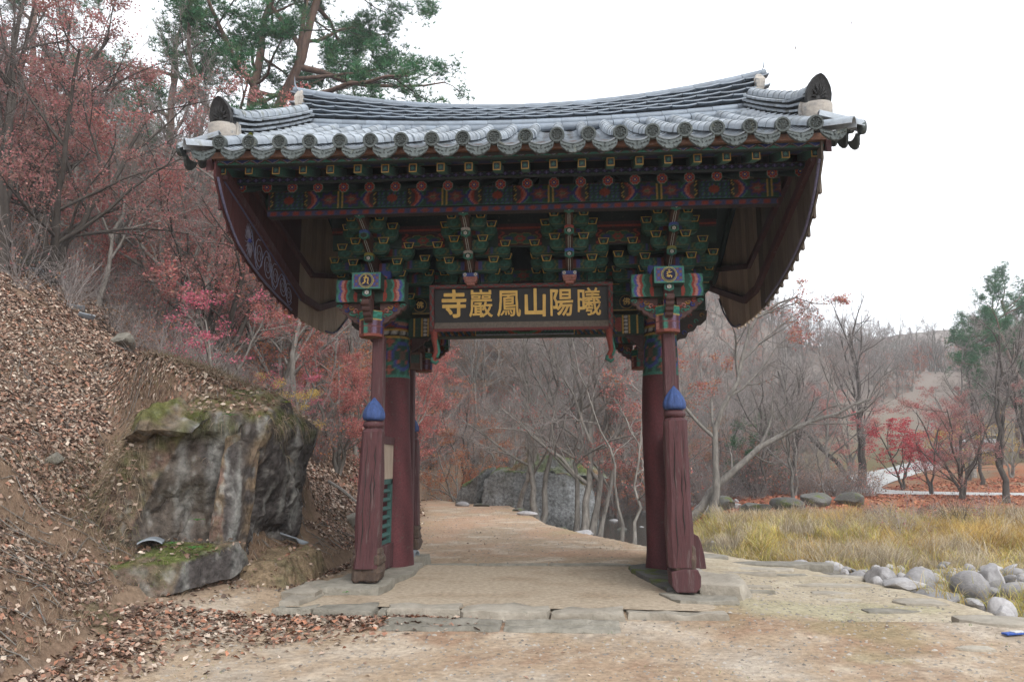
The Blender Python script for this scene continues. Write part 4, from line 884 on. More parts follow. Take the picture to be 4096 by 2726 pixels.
def height(X, Y, fine=True):
    X = np.asarray(X, float); Y = np.asarray(Y, float)
    d = side_dist(X, Y, TOE); e = -side_dist(X, Y, EDGE)      # e > 0: beyond the terrace edge, towards the stream
    inp = sm(2.75, 2.3, X)*sm(-3.1, -2.8, X); st_ = sm(-3.55, -3.35, Y)*inp+sm(-4.6, -2.6, Y)*(1-inp); z = (-.085-.05*sm(-3.6, -5.0, Y))*(1-st_)-.02*st_-.012*np.clip(-Y-4, 0, 8)
    z = z-.09*sm(2.9, 4.2, X)*(Y > -3.6)
    bed = -1.35+.25*fbm(np.stack([X*.5, Y*.5, X*0], -1), 2, 3)
    dry = sm(4.7, 5.5, X)*sm(6.3, 3.2, Y); bed = bed*(1-dry)-.36*dry                           # stones piled on the near right
    z = z+(bed-z)*sm(.05, .95, e)*(e > 0)
    bank = sm(5.2, 6.6, X-.03*(Y-7))*sm(5.4, 7.0, Y)                                         # grassy bank over the water
    bz = -.97+.018*np.clip(Y-7, 0, 14)+.012*np.clip(X-6, 0, 12)+.12*fbm(np.stack([X*.4, Y*.4, X*0+9], -1), 3, 4)
    z = z*(1-bank)+np.minimum(bz, .1)*bank
    rz = road_z(Y)
    far = sm(25, 29, Y)*sm(4, 13, X+.15*(Y-30)); z = z*(1-far)+(rz+.0)*far
    # mound inside the bend of the road
    z = z+1.25*np.exp(-(((X-36)/10)**2+((Y-44)/6.5)**2)) + .9*np.exp(-(((X-52)/9)**2+((Y-52)/8)**2))
    # left and rear hillside
    dd = np.clip(d, 0, None); hill = 30*(1-np.exp(-.80*dd/30)); near = sm(0, 1.2, dd)
    nearL = sm(14, 6, Y)*sm(-12, -7, Y+0*X); hill = hill*(1+.12*fbm(np.stack([X*.15, Y*.15, X*0+5], -1), 3, 8))
    z = np.where(d > 0, z+(hill-.25*(1-np.exp(-dd)))*1.0*np.where(dd < .4, dd/.4, 1)+.0, z)
    plate = 2.62+.36*np.clip(-X-4.3, 0, 20); mk = sm(-4.1, -4.5, X)*sm(2.8, .9, Y)*sm(-2.3, -1.6, Y-1.0*np.clip(-X-5.2, 0, 9))*sm(-9.5, -6.2, X)
    z = np.where(d > 0, z+np.clip(plate-z, 0, 5)*mk, z)
    z = z+.14*sm(1.3, 0, -d)*(d <= 0)*(Y < -2.4)*(X < 0)+.14*(d > 0)*(Y < -2.4)
    # distant hills
    z = z+19*np.exp(-(((X-30)/26)**2+((Y-128)/38)**2))*sm(60, 95, Y)
    z = z+(40+4*np.sin(X*.05+1)+3*fbm(np.stack([X*.03, Y*0, X*0], -1), 3, 2))*np.exp(-((Y-250)/55)**2)*sm(140, 210, Y)
    z = z+18*np.exp(-(((X-92)/38)**2+((Y-110)/40)**2))+22*np.exp(-(((X+60)/60)**2+((Y-120)/60)**2))*(d > 0)
    if fine:
        P = np.stack([X, Y, X*0], -1); dm = np.clip(d/1.5, 0, 1)
        z = z+dm*(.16*fbm(P*.9, 4, 21)+.05*fbm(P*4, 3, 22))+.012*fbm(P*3, 4, 23)*(1-dm)+(e > .2)*.10*fbm(P*1.6, 4, 24)
        rd = np.abs(side_dist(X, Y, road_pts())) if np.ndim(X) else 99
        if np.ndim(X): w = sm(3.2, 2.1, rd)*(Y > 20); z = z*(1-w)+(road_z(Y)-.03)*w
    return z
def axis(vals):
    out = []
    for (a, b, s_) in vals: out += list(np.arange(a, b, s_))
    return np.array(out)
gx = np.concatenate([-np.geomspace(14, 320, 60)[::-1], np.arange(-13.8, -2, .12), np.arange(-2, 9, .12), np.geomspace(9.15, 36, 90), np.geomspace(37, 420, 50)])
gy = np.concatenate([-np.geomspace(10, 90, 22)[::-1], np.arange(-9.8, 8, .12), np.geomspace(8.1, 46, 150), np.geomspace(46.5, 430, 80)])
XX, YY = np.meshgrid(gx, gy); ZZ = height(XX, YY)
D_ = side_dist(XX, YY, TOE); E_ = -side_dist(XX, YY, EDGE); RD_ = np.abs(side_dist(XX, YY, road_pts()))
P3 = np.stack([XX, YY, ZZ], -1); n1 = fbm(P3*.8, 4, 31); n2 = fbm(P3*2.6, 4, 32); n3 = fbm(P3*.25, 3, 33); n4 = fbm(P3*9, 3, 34)
def mixc(c, k, w): return c*(1-w[..., None])+np.array(k)*w[..., None]
c = np.zeros(XX.shape+(3,)); c[:] = (.33, .25, .175)
c = mixc(c, (.47, .40, .32), sm(-.1, .4, n2)*.7); c = mixc(c, (.27, .165, .11), sm(.0, .35, n1+.3*n4)*.8*(YY < -3.4)); c = mixc(c, (.37, .33, .28), sm(.1, .3, -n1+.4*n4)*.5*(YY < -3.4)); c = mixc(c, (.22, .17, .125), sm(.15, .4, n4)*.45)
c = mixc(c, (.38, .245, .165), sm(-.3, .3, n1)*.75*(YY > 2)*(YY < 40))                     # needle-strewn path beyond the gate
c = mixc(c, (.40, .36, .27), (XX > 2.7)*sm(-4, -3, YY)*.6); gr = sm(.12, .4, n1+.35*n2)*np.clip(sm(1.0, 3.4, XX)*(YY < 6)+sm(1.6, .2, D_*-1)*(YY > 3)*(YY < 16)+sm(1.6, .3, -E_)*(YY > 5)*(YY < 18)+.35*(YY < -4.6), 0, 1)
c = mixc(c, (.24, .235, .12), gr*.38)
c = mixc(c, (.17, .115, .08), sm(-.9, .3, D_+.5*n2))                                       # leaf mould on the slope
lm = sm(.3, 1.2, D_); c = mixc(c, (.125, .085, .06), lm*sm(-.1, .4, n2)*.8); c = mixc(c, (.22, .155, .11), lm*sm(.1, .5, n1)*.6); c = mixc(c, (.12, .13, .05), lm*sm(.25, .5, n3+.3*n2)*.6*(XX > -12)*(YY < 8))
back = sm(20, 40, YY)*lm; c = mixc(c, (.165, .115, .09), back*.8)
st = sm(.3, .8, E_)*(D_ < 0); c = mixc(c, (.22, .205, .18), st); c = mixc(c, (.10, .09, .07), st*sm(0, .4, n1)*.7)
bk = sm(5.4, 6.4, XX)*sm(5.6, 6.8, YY)*(D_ < 0); c = mixc(c, (.14, .115, .06), bk); c = mixc(c, (.30, .115, .065), bk*sm(24, 27.5, YY)*sm(60, 45, YY)*(.75+.25*n2))
c = mixc(c, (.20, .15, .10), sm(20, 24, XX)*sm(35.5, 37.5, YY)*sm(60, 50, YY)*sm(-.2, .3, n1)); c = mixc(c, (.19, .16, .14), sm(60, 95, YY)); c = mixc(c, (.10, .115, .085), sm(150, 200, YY)*sm(-.1, .4, n3))
c = mixc(c, (.47, .46, .44), sm(1.75, 1.6, RD_)*(YY > 22)*.0)
ny, nx = XX.shape; idx = np.arange(ny*nx).reshape(ny, nx); F = np.stack([idx[:-1, :-1], idx[:-1, 1:], idx[1:, 1:], idx[1:, :-1]], -1).reshape(-1, 4)
struct('ground', fastmesh('ground', P3.reshape(-1, 3), F, np.clip(c, .01, 1).reshape(-1, 3), 'ground', True))
def hz(x, y): return float(height(np.array([x]), np.array([y]))[0])
def hit(px, py):
    # where a line of sight first meets the terrain (used to lay things out in plan)
    d = _f*1767+_R*(px-1178)-_U*(py-784); d = np.array(d)/d.y; t_ = np.arange(3, 150, .05); P = CAM+d*t_[:, None]; h = height(P[:, 0], P[:, 1]); i = int(np.argmax(P[:, 2] < h)); return float(P[i, 0]), float(P[i, 1]), float(h[i])
# the road
rp = road_pts(); t = np.linspace(0, len(rp)-1, 120); k0 = np.clip(t.astype(int), 1, len(rp)-3); u = (t-k0)[:, None]
q0, q1, q2, q3 = rp[k0-1], rp[k0], rp[k0+1], rp[np.clip(k0+2, 0, len(rp)-1)]
cp = .5*((2*q1)+(-q0+q2)*u+(2*q0-5*q1+4*q2-q3)*u*u+(-q0+3*q1-3*q2+q3)*u**3); tg = np.gradient(cp, axis=0); tg /= np.linalg.norm(tg, axis=1)[:, None]; nn = np.stack([-tg[:, 1], tg[:, 0]], 1)
rings = []
for s_ in (-2.0, -1, 0, 1, 2.0): p = cp+nn*s_; rings.append(np.concatenate([p, road_z(p[:, 1])[:, None]+.035], 1))
V = np.stack(rings, 1); n = len(cp); F = [(i*5+j, i*5+j+1, (i+1)*5+j+1, (i+1)*5+j) for i in range(n-1) for j in range(4)]
struct('road', fastmesh('road', V.reshape(-1, 3), [f[::-1] for f in F], None, 'road', True))
# stream water
V = [(-8, 3, -1.02), (5.0, 3, -1.02), (12, 5.0, -1.02), (12, 6.9, -1.02), (7.5, 7.4, -1.02), (8, 40, -1.02), (-8, 40, -1.02)]
struct('stream', MB().add(V, [list(range(7))]).mesh('stream', 'water'))

# ================================================================== STONES
def rock_mesh(name, mat, seed, sc=(1, 1, 1), sub=3, amp=.22, flat=0, sharp=False):
    import bmesh
    bm_ = bmesh.new(); bmesh.ops.create_icosphere(bm_, subdivisions=sub, radius=1); v = np.array([q.co[:] for q in bm_.verts]); F = [[x.index for x in f.verts] for f in bm_.faces]; bm_.free()
    r = np.random.default_rng(seed)
    if sharp:
        for k in range(11):
            n_ = r.normal(size=3); n_ /= np.linalg.norm(n_); dd = v@n_; lim = r.uniform(.5, .85); v = v-np.outer(np.clip(dd-lim, 0, None), n_)
    v = v*(1+amp*fbm(v*1.3+seed*7.1, 4, seed)[:, None]); 
    if flat: v[:, 2] = np.where(v[:, 2] > flat, flat+(v[:, 2]-flat)*.15, v[:, 2])
    v = v*np.array(sc); me = fastmesh(name, v, F, np.tile((.3, .3, .3), (len(v), 1)), mat, False)
    me.polygons.foreach_set('use_smooth', [True]*len(F)); 
    if sharp:
        try: me.set_sharp_from_angle(angle=R_(32))
        except Exception: pass
    return me
# platform of long edging stones, dirt floor between
plat = root('stone_platform', (0, 0, 0), 'low stone-edged platform of packed earth under the gate', 'platform')
m = MB(); V = []; xs = np.linspace(-2.75, 2.9, 60); ys = np.linspace(-3.42, .55, 40)
XX2, YY2 = np.meshgrid(xs, ys); zz = .0+.014*fbm(np.stack([XX2*1.5, YY2*1.5, XX2*0], -1), 4, 41)-.05*sm(2.0, 2.9, XX2)
pc = np.zeros(XX2.shape+(3,)); pc[:] = (.37, .305, .23); pn = fbm(np.stack([XX2*2, YY2*2, XX2*0+3], -1), 4, 42); pc = mixc(pc, (.30, .235, .17), sm(-.1, .4, pn)*.8)
F = [(j*60+i, j*60+i+1, (j+1)*60+i+1, (j+1)*60+i) for j in range(39) for i in range(59)]
m.add(np.stack([XX2, YY2, zz], -1).reshape(-1, 3), F, pc.reshape(-1, 3)); ob('earth_floor', m, 'ground', plat, smooth=True)
def slab_stone(name, pts, z0, z1, mat, par=None, seed=0, amp=.02, cut=.2):
    """irregular slab from an outline, subdivided and roughened"""
    pts = np.array(pts, float); c = pts.mean(0); P = []
    for i in range(len(pts)):
        a, b = pts[i], pts[(i+1) % len(pts)]; L = np.linalg.norm(b-a); n = max(2, int(L/cut))
        for k in range(n): P.append(a+(b-a)*k/n)
    P = np.array(P); n = len(P); rings = []
    for s_, z in ((.97, z0), (1.0, z0+(z1-z0)*.35), (1.0, z0+(z1-z0)*.75), (.985, z1-.006), (.95, z1), (.6, z1+.004), (.25, z1+.003)):
        q = c+(P-c)*s_; v = np.concatenate([q, np.full((n, 1), z)], 1); v = v+amp*np.stack([fbm(v*4+seed, 3, 1), fbm(v*4+seed, 3, 2), .7*fbm(v*3+seed, 3, 3)], -1)*2; rings.append(v)
    mb = MB().loft(rings); o = ob(name, mb, mat, par, smooth=True)
    try: o.data.set_sharp_from_angle(angle=R_(40))
    except Exception: pass
    return o
kx = [-2.84, -2.36, -1.62, -1.50, -.60, .42, 1.30, 2.45]
for k in range(7):
    a, b = kx[k]+.003, kx[k+1]-.003; y0 = -3.60-.03*math.sin(k*2)-(.08 if k in (4, 5) else 0)
    slab_stone('edging_stone', [(a, y0), (b, y0-.02), (b, -3.30+.03*math.sin(k)), (a, -3.32)], -.2, (.0, .012, -.008, .01, .018, .004, -.012)[k], 'pale' if k in (4, 5, 3, 6) else 'stone', plat, k*3, .034)
for k, (a, b, z) in enumerate(((-1.9, -.9, .02), (-.88, .3, .025), (.32, 1.7, .03))): slab_stone('edging_stone', [(a, .5), (b, .52), (b, .72), (a, .70)], -.1, z, 'stone', plat, 30+k, .012)
slab_stone('edging_stone', [(-2.88, -3.35), (-2.6, -3.4), (-2.45, -1.9), (-2.8, -1.7)], -.2, .05, 'pale', plat, 51, .03)
# footing slabs
def thing_slab(label, *a, **k): o = slab_stone('footing_stone', *a, **k); tag(o, label, 'stone', 'footing stones under the gate posts'); return o
thing_slab('mossy uneven slab under the front left gate post', [(-2.75, -2.62), (-1.82, -2.60), (-1.74, -2.2), (-1.80, -1.75), (-2.7, -1.7)], -.1, .11, 'stone', None, 61, .03)
thing_slab('long greenish slab beside the left column foot', [(-2.66, -1.85), (-1.85, -1.80), (-1.72, -.6), (-1.80, .45), (-2.6, .5)], -.1, .07, 'stone', None, 63, .025)
thing_slab('small upright block behind the left column foot', [(-2.0, .46), (-1.76, .44), (-1.74, .86), (-2.0, .9)], -.1, .15, 'stone', None, 65, .02)
thing_slab('pale sloping slab left of the left gate posts', [(-3.0, -2.9), (-2.55, -3.0), (-2.45, -1.9), (-2.95, -1.6)], -.15, .08, 'pale', None, 67, .04)
thing_slab('dark layered slab under the right column', [(1.66, .45), (1.62, -.3), (1.82, -1.3), (2.1, -1.55), (2.7, -1.0), (2.6, .4)], -.1, .05, 'mossy', None, 71, .03)
thing_slab('flat slab in front of the right gate post foot', [(1.78, -2.35), (2.0, -2.95), (2.72, -2.95), (2.75, -2.55), (2.2, -2.1)], -.12, .03, 'stone', None, 73, .025)
thing_slab('rough raised boulder beside the right gate post foot', [(2.32, -2.35), (2.78, -2.60), (2.98, -2.3), (2.9, -1.6), (2.4, -1.2), (2.25, -1.6)], -.12, .17, 'pale', None, 75, .06)
thing_slab('dark step slab between the right column and its front post', [(1.80, -1.35), (1.95, -2.2), (2.35, -2.2), (2.3, -1.2)], -.1, .045, 'mossy', None, 77, .02)
slab_block = MB().box((2.42, -1.0, .02), (2.62, -.66, .13)); tag(ob('footing_block', slab_block, 'plaster', bevel=.01), 'small grey-blue block under the outer strut of the right column', 'block')
# two log-like step stones, each with a groove along it
for k, (a, b, lb) in enumerate(((-1.42, -.10, 'left one of two long grooved step stones before the platform'), (-.06, 1.20, 'right one of two long grooved step stones before the platform'))):
    mb = MB(); rings = []
    prof = [(-4.20, -.2), (-4.22, -.10), (-4.18, -.065), (-4.06, -.058), (-4.02, -.115), (-3.99, -.055), (-3.9, -.03), (-3.80, -.04), (-3.77, -.1), (-3.77, -.2)]
    for x in np.linspace(a, b, 22):
        e_ = .03*((abs((x-(a+b)/2)/((b-a)/2)))**8); v = np.array([(x, y+e_, z-e_*.6) for y, z in prof]); v[:, 2] -= .002; v[:, 1:] += .018*np.stack([fbm(v*5, 3, 5), fbm(v*6+9, 3, 6)], -1)*1.6; rings.append(v)
    mb.loft(rings); tag(ob('step_stone', mb, 'stone', smooth=False), lb, 'step stone', 'step stones before the platform')
# flat paving stones set in the terrace on the right
EMB = [((3.85, .95, .62, .22), 'flat stone in the grass nearest the right gate post'), ((3.05, -1.45, .42, .10), 'white sliver of stone beside the right post footing'), ((4.5, 1.75, .95, .30), 'large tilted slab at the stream edge behind the right post'), ((4.25, -1.45, .32, .12), 'pale slab of the middle pair right of the gate'), ((4.62, -.75, .55, .14), 'flat grey slab above the pale pair right of the gate'),
       ((4.52, -2.75, .34, .15), 'isolated cream slab in the middle of the right terrace'), ((4.62, -4.62, .17, .10), 'small lone stone at the lower right of the terrace'), ((3.45, .1, .42, .09), 'thin white stone left in the worn earth'), ((4.15, .35, .4, .08), 'narrow stone behind the cream slabs'), ((5.05, .35, .55, .16), 'broad slab along the water edge'), ((4.25, -2.0, .28, .07), 'thin cream stone just below the pale pair'), ((2.95, -1.9, .38, .08), 'whitish stone at the foot of the raised boulder'), ((5.2, -2.1, .34, .3), 'pale slab where the terrace meets the river stones'), ((5.35, -3.6, .42, .3), 'wide slab at the right end of the terrace edge'), ((3.25, 2.4, .5, .3), 'brown slab at the corner of the terrace behind the right post')]
for k, ((x, y, rx, ry), lb) in enumerate(EMB):
    P = [(rx*(1+.22*math.sin(k*3+i*2.1))*math.cos(i*math.pi/4), ry*(1+.22*math.cos(k+i*1.7))*math.sin(i*math.pi/4)) for i in range(8)]
    h = hz(x, y); o = slab_stone('flat_stone', P, -.1, (.022 if k != 2 else .035), 'pale' if k % 3 != 2 else 'stone', None, 80+k, .012, .12); o.location = (x, y, h); tag(o, lb, 'stone', 'flat stones set in the terrace')
# stones along the stream edge and river stones
RV = [rock_mesh('river_stone', 'river', 100+k, (1, .70+.12*(k % 3), .50+.12*(k % 4)), 3, .30, 0, k % 3 != 0) for k in range(7)]
MS = [rock_mesh('stream_rock', 'mossy', 130+k, (1, .8, .6), 3, .2, 0, True) for k in range(4)]
rr = np.random.default_rng(11); placed = []
BIG = [(6.05, -.05, .30, .34, 'tall pointed grey stone leaning beside the grass clump'), (5.55, .15, .26, .24, 'rounded brown-grey stone left of the pointed one'), (5.25, 1.5, .16, .12, 'white oval stone at the dark hollow of the stream'), (5.62, 1.3, .17, .13, 'pale stone right of the white oval one'), (5.75, -1.3, .34, .12, 'flat dark slab lying across the river edge'),
       (5.55, -.75, .34, .12, 'light grey slab below the pointed stone'), (6.9, .1, .3, .24, 'big speckled grey stone among the river stones'), (7.45, -.2, .24, .2, 'whitish block right of the speckled stone'), (7.55, .75, .28, .34, 'upright white stone at the right edge'), (7.2, -1.5, .20, .16, 'round tan stone in the heap'), (6.15, -2.2, .2, .16, 'brown stone at the foot of the heap'), (6.75, -3.2, .36, .24, 'large brown boulder at the lower right edge'), (7.3, -2.4, .3, .2, 'long grey stone above the brown boulder'), (6.4, -1.8, .16, .1, 'small white stone between two brown ones'), (7.75, -1.1, .3, .16, 'dark reddish stone near the right edge')]
for k, (x, y, r, h, lb) in enumerate(BIG):
    o = put('river_stone', RV[k % 7], None, (x, y, hz(x, y)+h*.55), (rr.uniform(-.3, .3), rr.uniform(-.25, .25)+(.5 if k == 0 else 0), rr.uniform(0, 6)), (r, r, h*1.5)); tag(o, lb, 'stone', 'river stones by the terrace'); placed.append((x, y, r))
n = 0
while n < 150:
    x = rr.uniform(5.3, 10); y = rr.uniform(-4.5, 6.2)
    if x < 5.9+.0*y and y < -1.5 or x-5.2 < (-y-1)*.12: continue
    r = rr.uniform(.07, .17)*(1 if rr.random() < .85 else 1.4)
    if any((x-a)**2+(y-b)**2 < ((r+c_)*.72)**2 for a, b, c_ in placed): continue
    placed.append((x, y, r)); tag(put('river_stone', RV[n % 7], None, (x, y, hz(x, y)+r*.35), tuple(rr.uniform(-.5, .5, 2))+(rr.uniform(0, 6),), (r, r, r*rr.uniform(.8, 1.2))), 'rounded river stone in the heap beside the terrace', 'stone', 'river stones by the terrace'); n += 1
n = 0
while n < 110:
    y = rr.uniform(5.5, 36); x = rr.uniform(-1, 10)
    e = float(-side_dist(np.array([x]), np.array([y]), EDGE)[0])
    if e < .6 or (x > 5.6+.03*(y-7) and y < 24): continue
    r = rr.uniform(.14, .42)*(1.5 if rr.random() < .2 else 1)
    if any((x-a)**2+(y-b)**2 < ((r+c_)*.75)**2 for a, b, c_ in placed): continue
    placed.append((x, y, r)); k = n % 4 == 0
    tag(put('stream_rock', (MS if k else RV)[n % 4], None, (x, y, hz(x, y)+r*.3), tuple(rr.uniform(-.4, .4, 2))+(rr.uniform(0, 6),), (r, r, r*rr.uniform(.7, 1.1))), ('mossy dark rock' if k else 'pale grey rock')+' in the stream bed beyond the gate', 'rock', ('mossy' if k else 'pale')+' rocks in the stream bed'); n += 1
for x, y, r, lb in ((11.5, 26.5, .9, 'large moss-covered boulder on the far bank'), (13.2, 27.5, .8, 'grey boulder right of the moss-covered one'), (9.6, 26, .7, 'low rock left of the moss-covered boulder'), (14.6, 27.2, .7, 'grey sloping boulder before the bare trees'), (8.3, 27.5, .8, 'grey flat-topped rock at the far stream bank')):
    tag(put('bank_boulder', MS[int(x) % 4], None, (x, y, hz(x, y)+.3*r), (.1, .1, x), (r*1.3, r, r)), lb, 'boulder')

# pebbles and grit on the open ground
m = rng; N = 15000; px_ = rng.uniform(-3.9, 6, N); py_ = -8.2+8*rng.random(N)**1.3+0; back = rng.random(N) < .25; py_ = np.where(back, rng.uniform(.8, 20, N), py_); px_ = np.where(back, rng.uniform(-4, 1.8, N), px_)
ok = (side_dist(px_, py_, TOE) < .15) & (side_dist(px_, py_, EDGE) > .1) & ~((px_ > -2.9) & (px_ < 2.4) & (py_ > -3.6) & (py_ < .7)); px_, py_ = px_[ok], py_[ok]; n = len(px_)
r = .006+.022*rng.random(n)**3; r[:60] *= 1.8; base = np.array([(1, 0, -.3), (.3, .95, -.3), (-.8, .6, -.3), (-.8, -.6, -.3), (.3, -.95, -.3), (0.1, .1, .6)]); Z = height(px_, py_); a = rng.uniform(0, 6.28, n); ca, sa = np.cos(a), np.sin(a)
Vb = base[None]*np.stack([r*(1+rng.random(n)*.6), r, r*.8], -1)[:, None]; V = np.stack([Vb[..., 0]*ca[:, None]-Vb[..., 1]*sa[:, None]+px_[:, None], Vb[..., 0]*sa[:, None]+Vb[..., 1]*ca[:, None]+py_[:, None], Vb[..., 2]+Z[:, None]+.002], -1)
Fb = np.array([(0, 1, 5), (1, 2, 5), (2, 3, 5), (3, 4, 5), (4, 0, 5)]); F = (Fb[None]+np.arange(n)[:, None, None]*6).reshape(-1, 3); gcol = np.repeat(rng.uniform(.12, .38, n)[:, None]*np.array([1, .9, .78]), 6, 0)
stuff('gravel', fastmesh('gravel', V.reshape(-1, 3), F, gcol, 'litter'), 'scattered pebbles and grit on the bare earth', 'gravel')

# ================================================================== BIG ROCKS
def hull_rock(name, pts, mat, seed, amp=.08, cuts=28, colfn=None, parent=None):
    import bmesh
    b = bmesh.new(); [b.verts.new(p) for p in pts]; bmesh.ops.convex_hull(b, input=b.verts); bmesh.ops.triangulate(b, faces=b.faces)
    for _ in range(6):
        es = [e for e in b.edges if e.calc_length() > cuts/100]
        if not es or len(b.verts) > 26000: break
        bmesh.ops.subdivide_edges(b, edges=es, cuts=1, use_grid_fill=False); bmesh.ops.triangulate(b, faces=[f for f in b.faces if len(f.verts) > 3])
    b.normal_update(); v = np.array([q.co[:] for q in b.verts]); nrm = np.array([q.normal[:] for q in b.verts]); F = [[x.index for x in f.verts] for f in b.faces]; b.free()
    d = amp*(fbm(v*.9+seed, 3, seed)*1.2+.45*fbm(v*3.2+seed, 4, seed+1)); d -= amp*.9*np.clip(.10-np.abs(fbm(v*1.1+seed*3, 3, seed+5)), 0, 1)*8*.5
    d += amp*.35*fbm(v*np.array([8, 8, 2.5])+seed, 3, seed+7)+amp*.6*fbm(v*np.array([2, 2, 1.6])+seed*2, 3, seed+9)
    w = v+nrm*d[:, None]; c = colfn(w, nrm) if colfn else np.tile((.2, .2, .2), (len(w), 1))
    o = put(name, fastmesh(name, w, F, np.clip(c, .01, 1), mat, True), parent)
    try: o.data.set_sharp_from_angle(angle=R_(30))
    except Exception: pass
    return o
def bcol(v, n):
    c = np.tile((.15, .115, .08), (len(v), 1)).astype(float); s = fbm(v*np.array([2, 2, .6]), 4, 3); f = fbm(v*5, 4, 4)
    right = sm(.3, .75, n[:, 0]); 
    def mx_(k, w): nonlocal c; c = c*(1-w[:, None])+np.array(k)*w[:, None]
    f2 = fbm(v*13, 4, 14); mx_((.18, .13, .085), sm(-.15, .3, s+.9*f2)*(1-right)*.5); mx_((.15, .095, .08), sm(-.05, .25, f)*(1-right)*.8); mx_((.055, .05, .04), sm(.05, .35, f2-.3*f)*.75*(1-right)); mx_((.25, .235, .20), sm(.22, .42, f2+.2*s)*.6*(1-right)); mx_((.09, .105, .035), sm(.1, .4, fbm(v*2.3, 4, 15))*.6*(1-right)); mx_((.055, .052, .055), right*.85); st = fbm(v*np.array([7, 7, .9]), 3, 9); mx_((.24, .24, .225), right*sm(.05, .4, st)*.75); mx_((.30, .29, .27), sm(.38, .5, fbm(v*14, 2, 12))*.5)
    mx_((.26, .185, .115), sm(.35, .0, np.abs(v[:, 1]+1.9))*sm(-.3, .2, f)*.75*(n[:, 0] > -.2)); mx_((.08, .095, .02), np.clip(sm(.25, .8, n[:, 2])+sm(1.9, 2.4, v[:, 2]), 0, 1)*sm(-.15, .25, f)*.75); mx_((.14, .10, .065), sm(.6, .9, n[:, 2])*sm(0, .4, s)*.8); return c
bo = hull_rock('boulder', [(-5.9, -2.6, -.1), (-5.3, -3.05, .25), (-4.05, -2.15, .20), (-3.92, .35, .28), (-4.6, 1.6, .1), (-6.0, 1.6, 0), (-5.8, -2.5, 1.3), (-5.3, -2.75, 2.05), (-4.45, -2.6, 2.36), (-3.72, -1.95, 2.3), (-3.62, .25, 2.25), (-3.84, -.9, 2.66), (-4.9, -1.6, 2.7), (-4.3, 1.2, 2.5), (-5.9, 1.2, 2.6), (-5.9, -1.5, 2.5)], 'rock', 5, .20, 8, bcol)
tag(bo, 'huge dark boulder with a sheer streaked face set in the leafy bank', 'boulder')
hull_rock('rock_spur', [(-4.15, -2.5, .22), (-3.98, -2.5, .18), (-3.9, -2.0, .2), (-3.95, -1.8, .4), (-3.78, -1.85, 1.9), (-4.2, -2.45, .6), (-3.95, -2.3, 1.2), (-3.8, -2.0, 2.3), (-4.1, -2.35, 2.1)], 'rock', 8, .05, 9, bcol, bo)
hull_rock('overhang', [(-5.3, -2.9, 2.0), (-4.9, -3.1, 2.15), (-4.35, -2.85, 2.12), (-4.2, -2.5, 2.35), (-4.7, -2.5, 2.62), (-5.3, -2.4, 2.45), (-4.9, -3.0, 2.35), (-4.3, -2.1, 2.3), (-5.3, -1.9, 2.2)], 'rock', 10, .16, 9, bcol, bo)
def lcol(v, n):
    c = bcol(v, n); w = sm(.3, .8, n[:, 2])*sm(-.25, .2, fbm(v*3, 3, 6))*.9; return c*(1-w[:, None])+np.array((.10, .12, .035))*w[:, None]
lg = hull_rock('rock_ledge', [(-5.5, -3.6, .18), (-5.0, -3.75, .05), (-4.2, -3.3, .12), (-3.85, -2.5, .2), (-3.75, -2.2, .35), (-5.45, -3.4, .5), (-4.9, -3.55, .45), (-4.15, -3.1, .5), (-3.85, -2.35, .62), (-4.6, -2.4, .62), (-5.5, -2.8, .62)], 'rock', 14, .07, 9, lcol)
tag(lg, 'low mossy rock ledge jutting out at the foot of the boulder', 'rock')
lg = hull_rock('rock_ledge', [(-5.2, -3.7, -.12), (-4.4, -3.5, -.1), (-4.3, -3.3, .1), (-5.2, -3.5, .12), (-5.2, -3, 0), (-4.4, -3, 0)], 'rock', 16, .06, 9, lcol); tag(lg, 'thin shaly rock layer beneath the mossy ledge', 'rock')
def mcol(v, n):
    c = np.tile((.21, .155, .10), (len(v), 1)).astype(float); f = fbm(v*4, 4, 2); w = sm(0, .4, f)*.6; return c*(1-w[:, None])+np.array((.12, .11, .06))*w[:, None]
tag(hull_rock('earth_mound', [(-3.95, -2.3, -.1), (-3.2, -2.3, -.15), (-3.05, -1.5, -.1), (-3.15, -.2, -.1), (-4.0, -.1, 0), (-3.85, -2.0, .32), (-3.4, -1.7, .36), (-3.3, -.5, .38), (-3.9, -.4, .45)], 'rock', 18, .09, 10, mcol), 'rounded brown mound of soil and rock right of the boulder foot', 'mound')
tag(hull_rock('bank_rock', [(-6.7, -6.6, .6), (-4.6, -5.6, -.15), (-3.6, -5.2, -.2), (-3.9, -4.2, -.15), (-4.5, -4.0, .1), (-4.4, -4.6, .22), (-4.2, -5.0, .12), (-5.4, -5.2, .55)], 'rock', 21, .08, 12, lambda v, n: mcol(v, n)*.8), 'low mossy hump of soil below the rock ledge at lower left', 'mound')
hA, hB = hit(125, 1065), hit(655, 850)
for x, y, r, lb in ((hA[0], hA[1], .14, 'small pale rock showing through the leaves on the left slope'), (-10.2, 5.0, .4, 'grey rock outcrop high on the left slope'), (-14.5, 7.5, .6, 'mossy rock under the maple roots at upper left'), (-3.75, 3.2, .28, 'small grey rock at the foot of the leafy slope behind the boulder'), (hB[0], hB[1], .13, 'light rock perched above the right shoulder of the boulder')):
    tag(put('slope_rock', rock_mesh('slope_rock', 'mossy' if 'mossy' in lb else 'stone', int(abs(x)*10), (1.2, .9, .7), 3, .2, 0, True), None, (x, y, hz(x, y)+r*.2), (.1, .2, x), (r, r, r)), lb, 'rock')
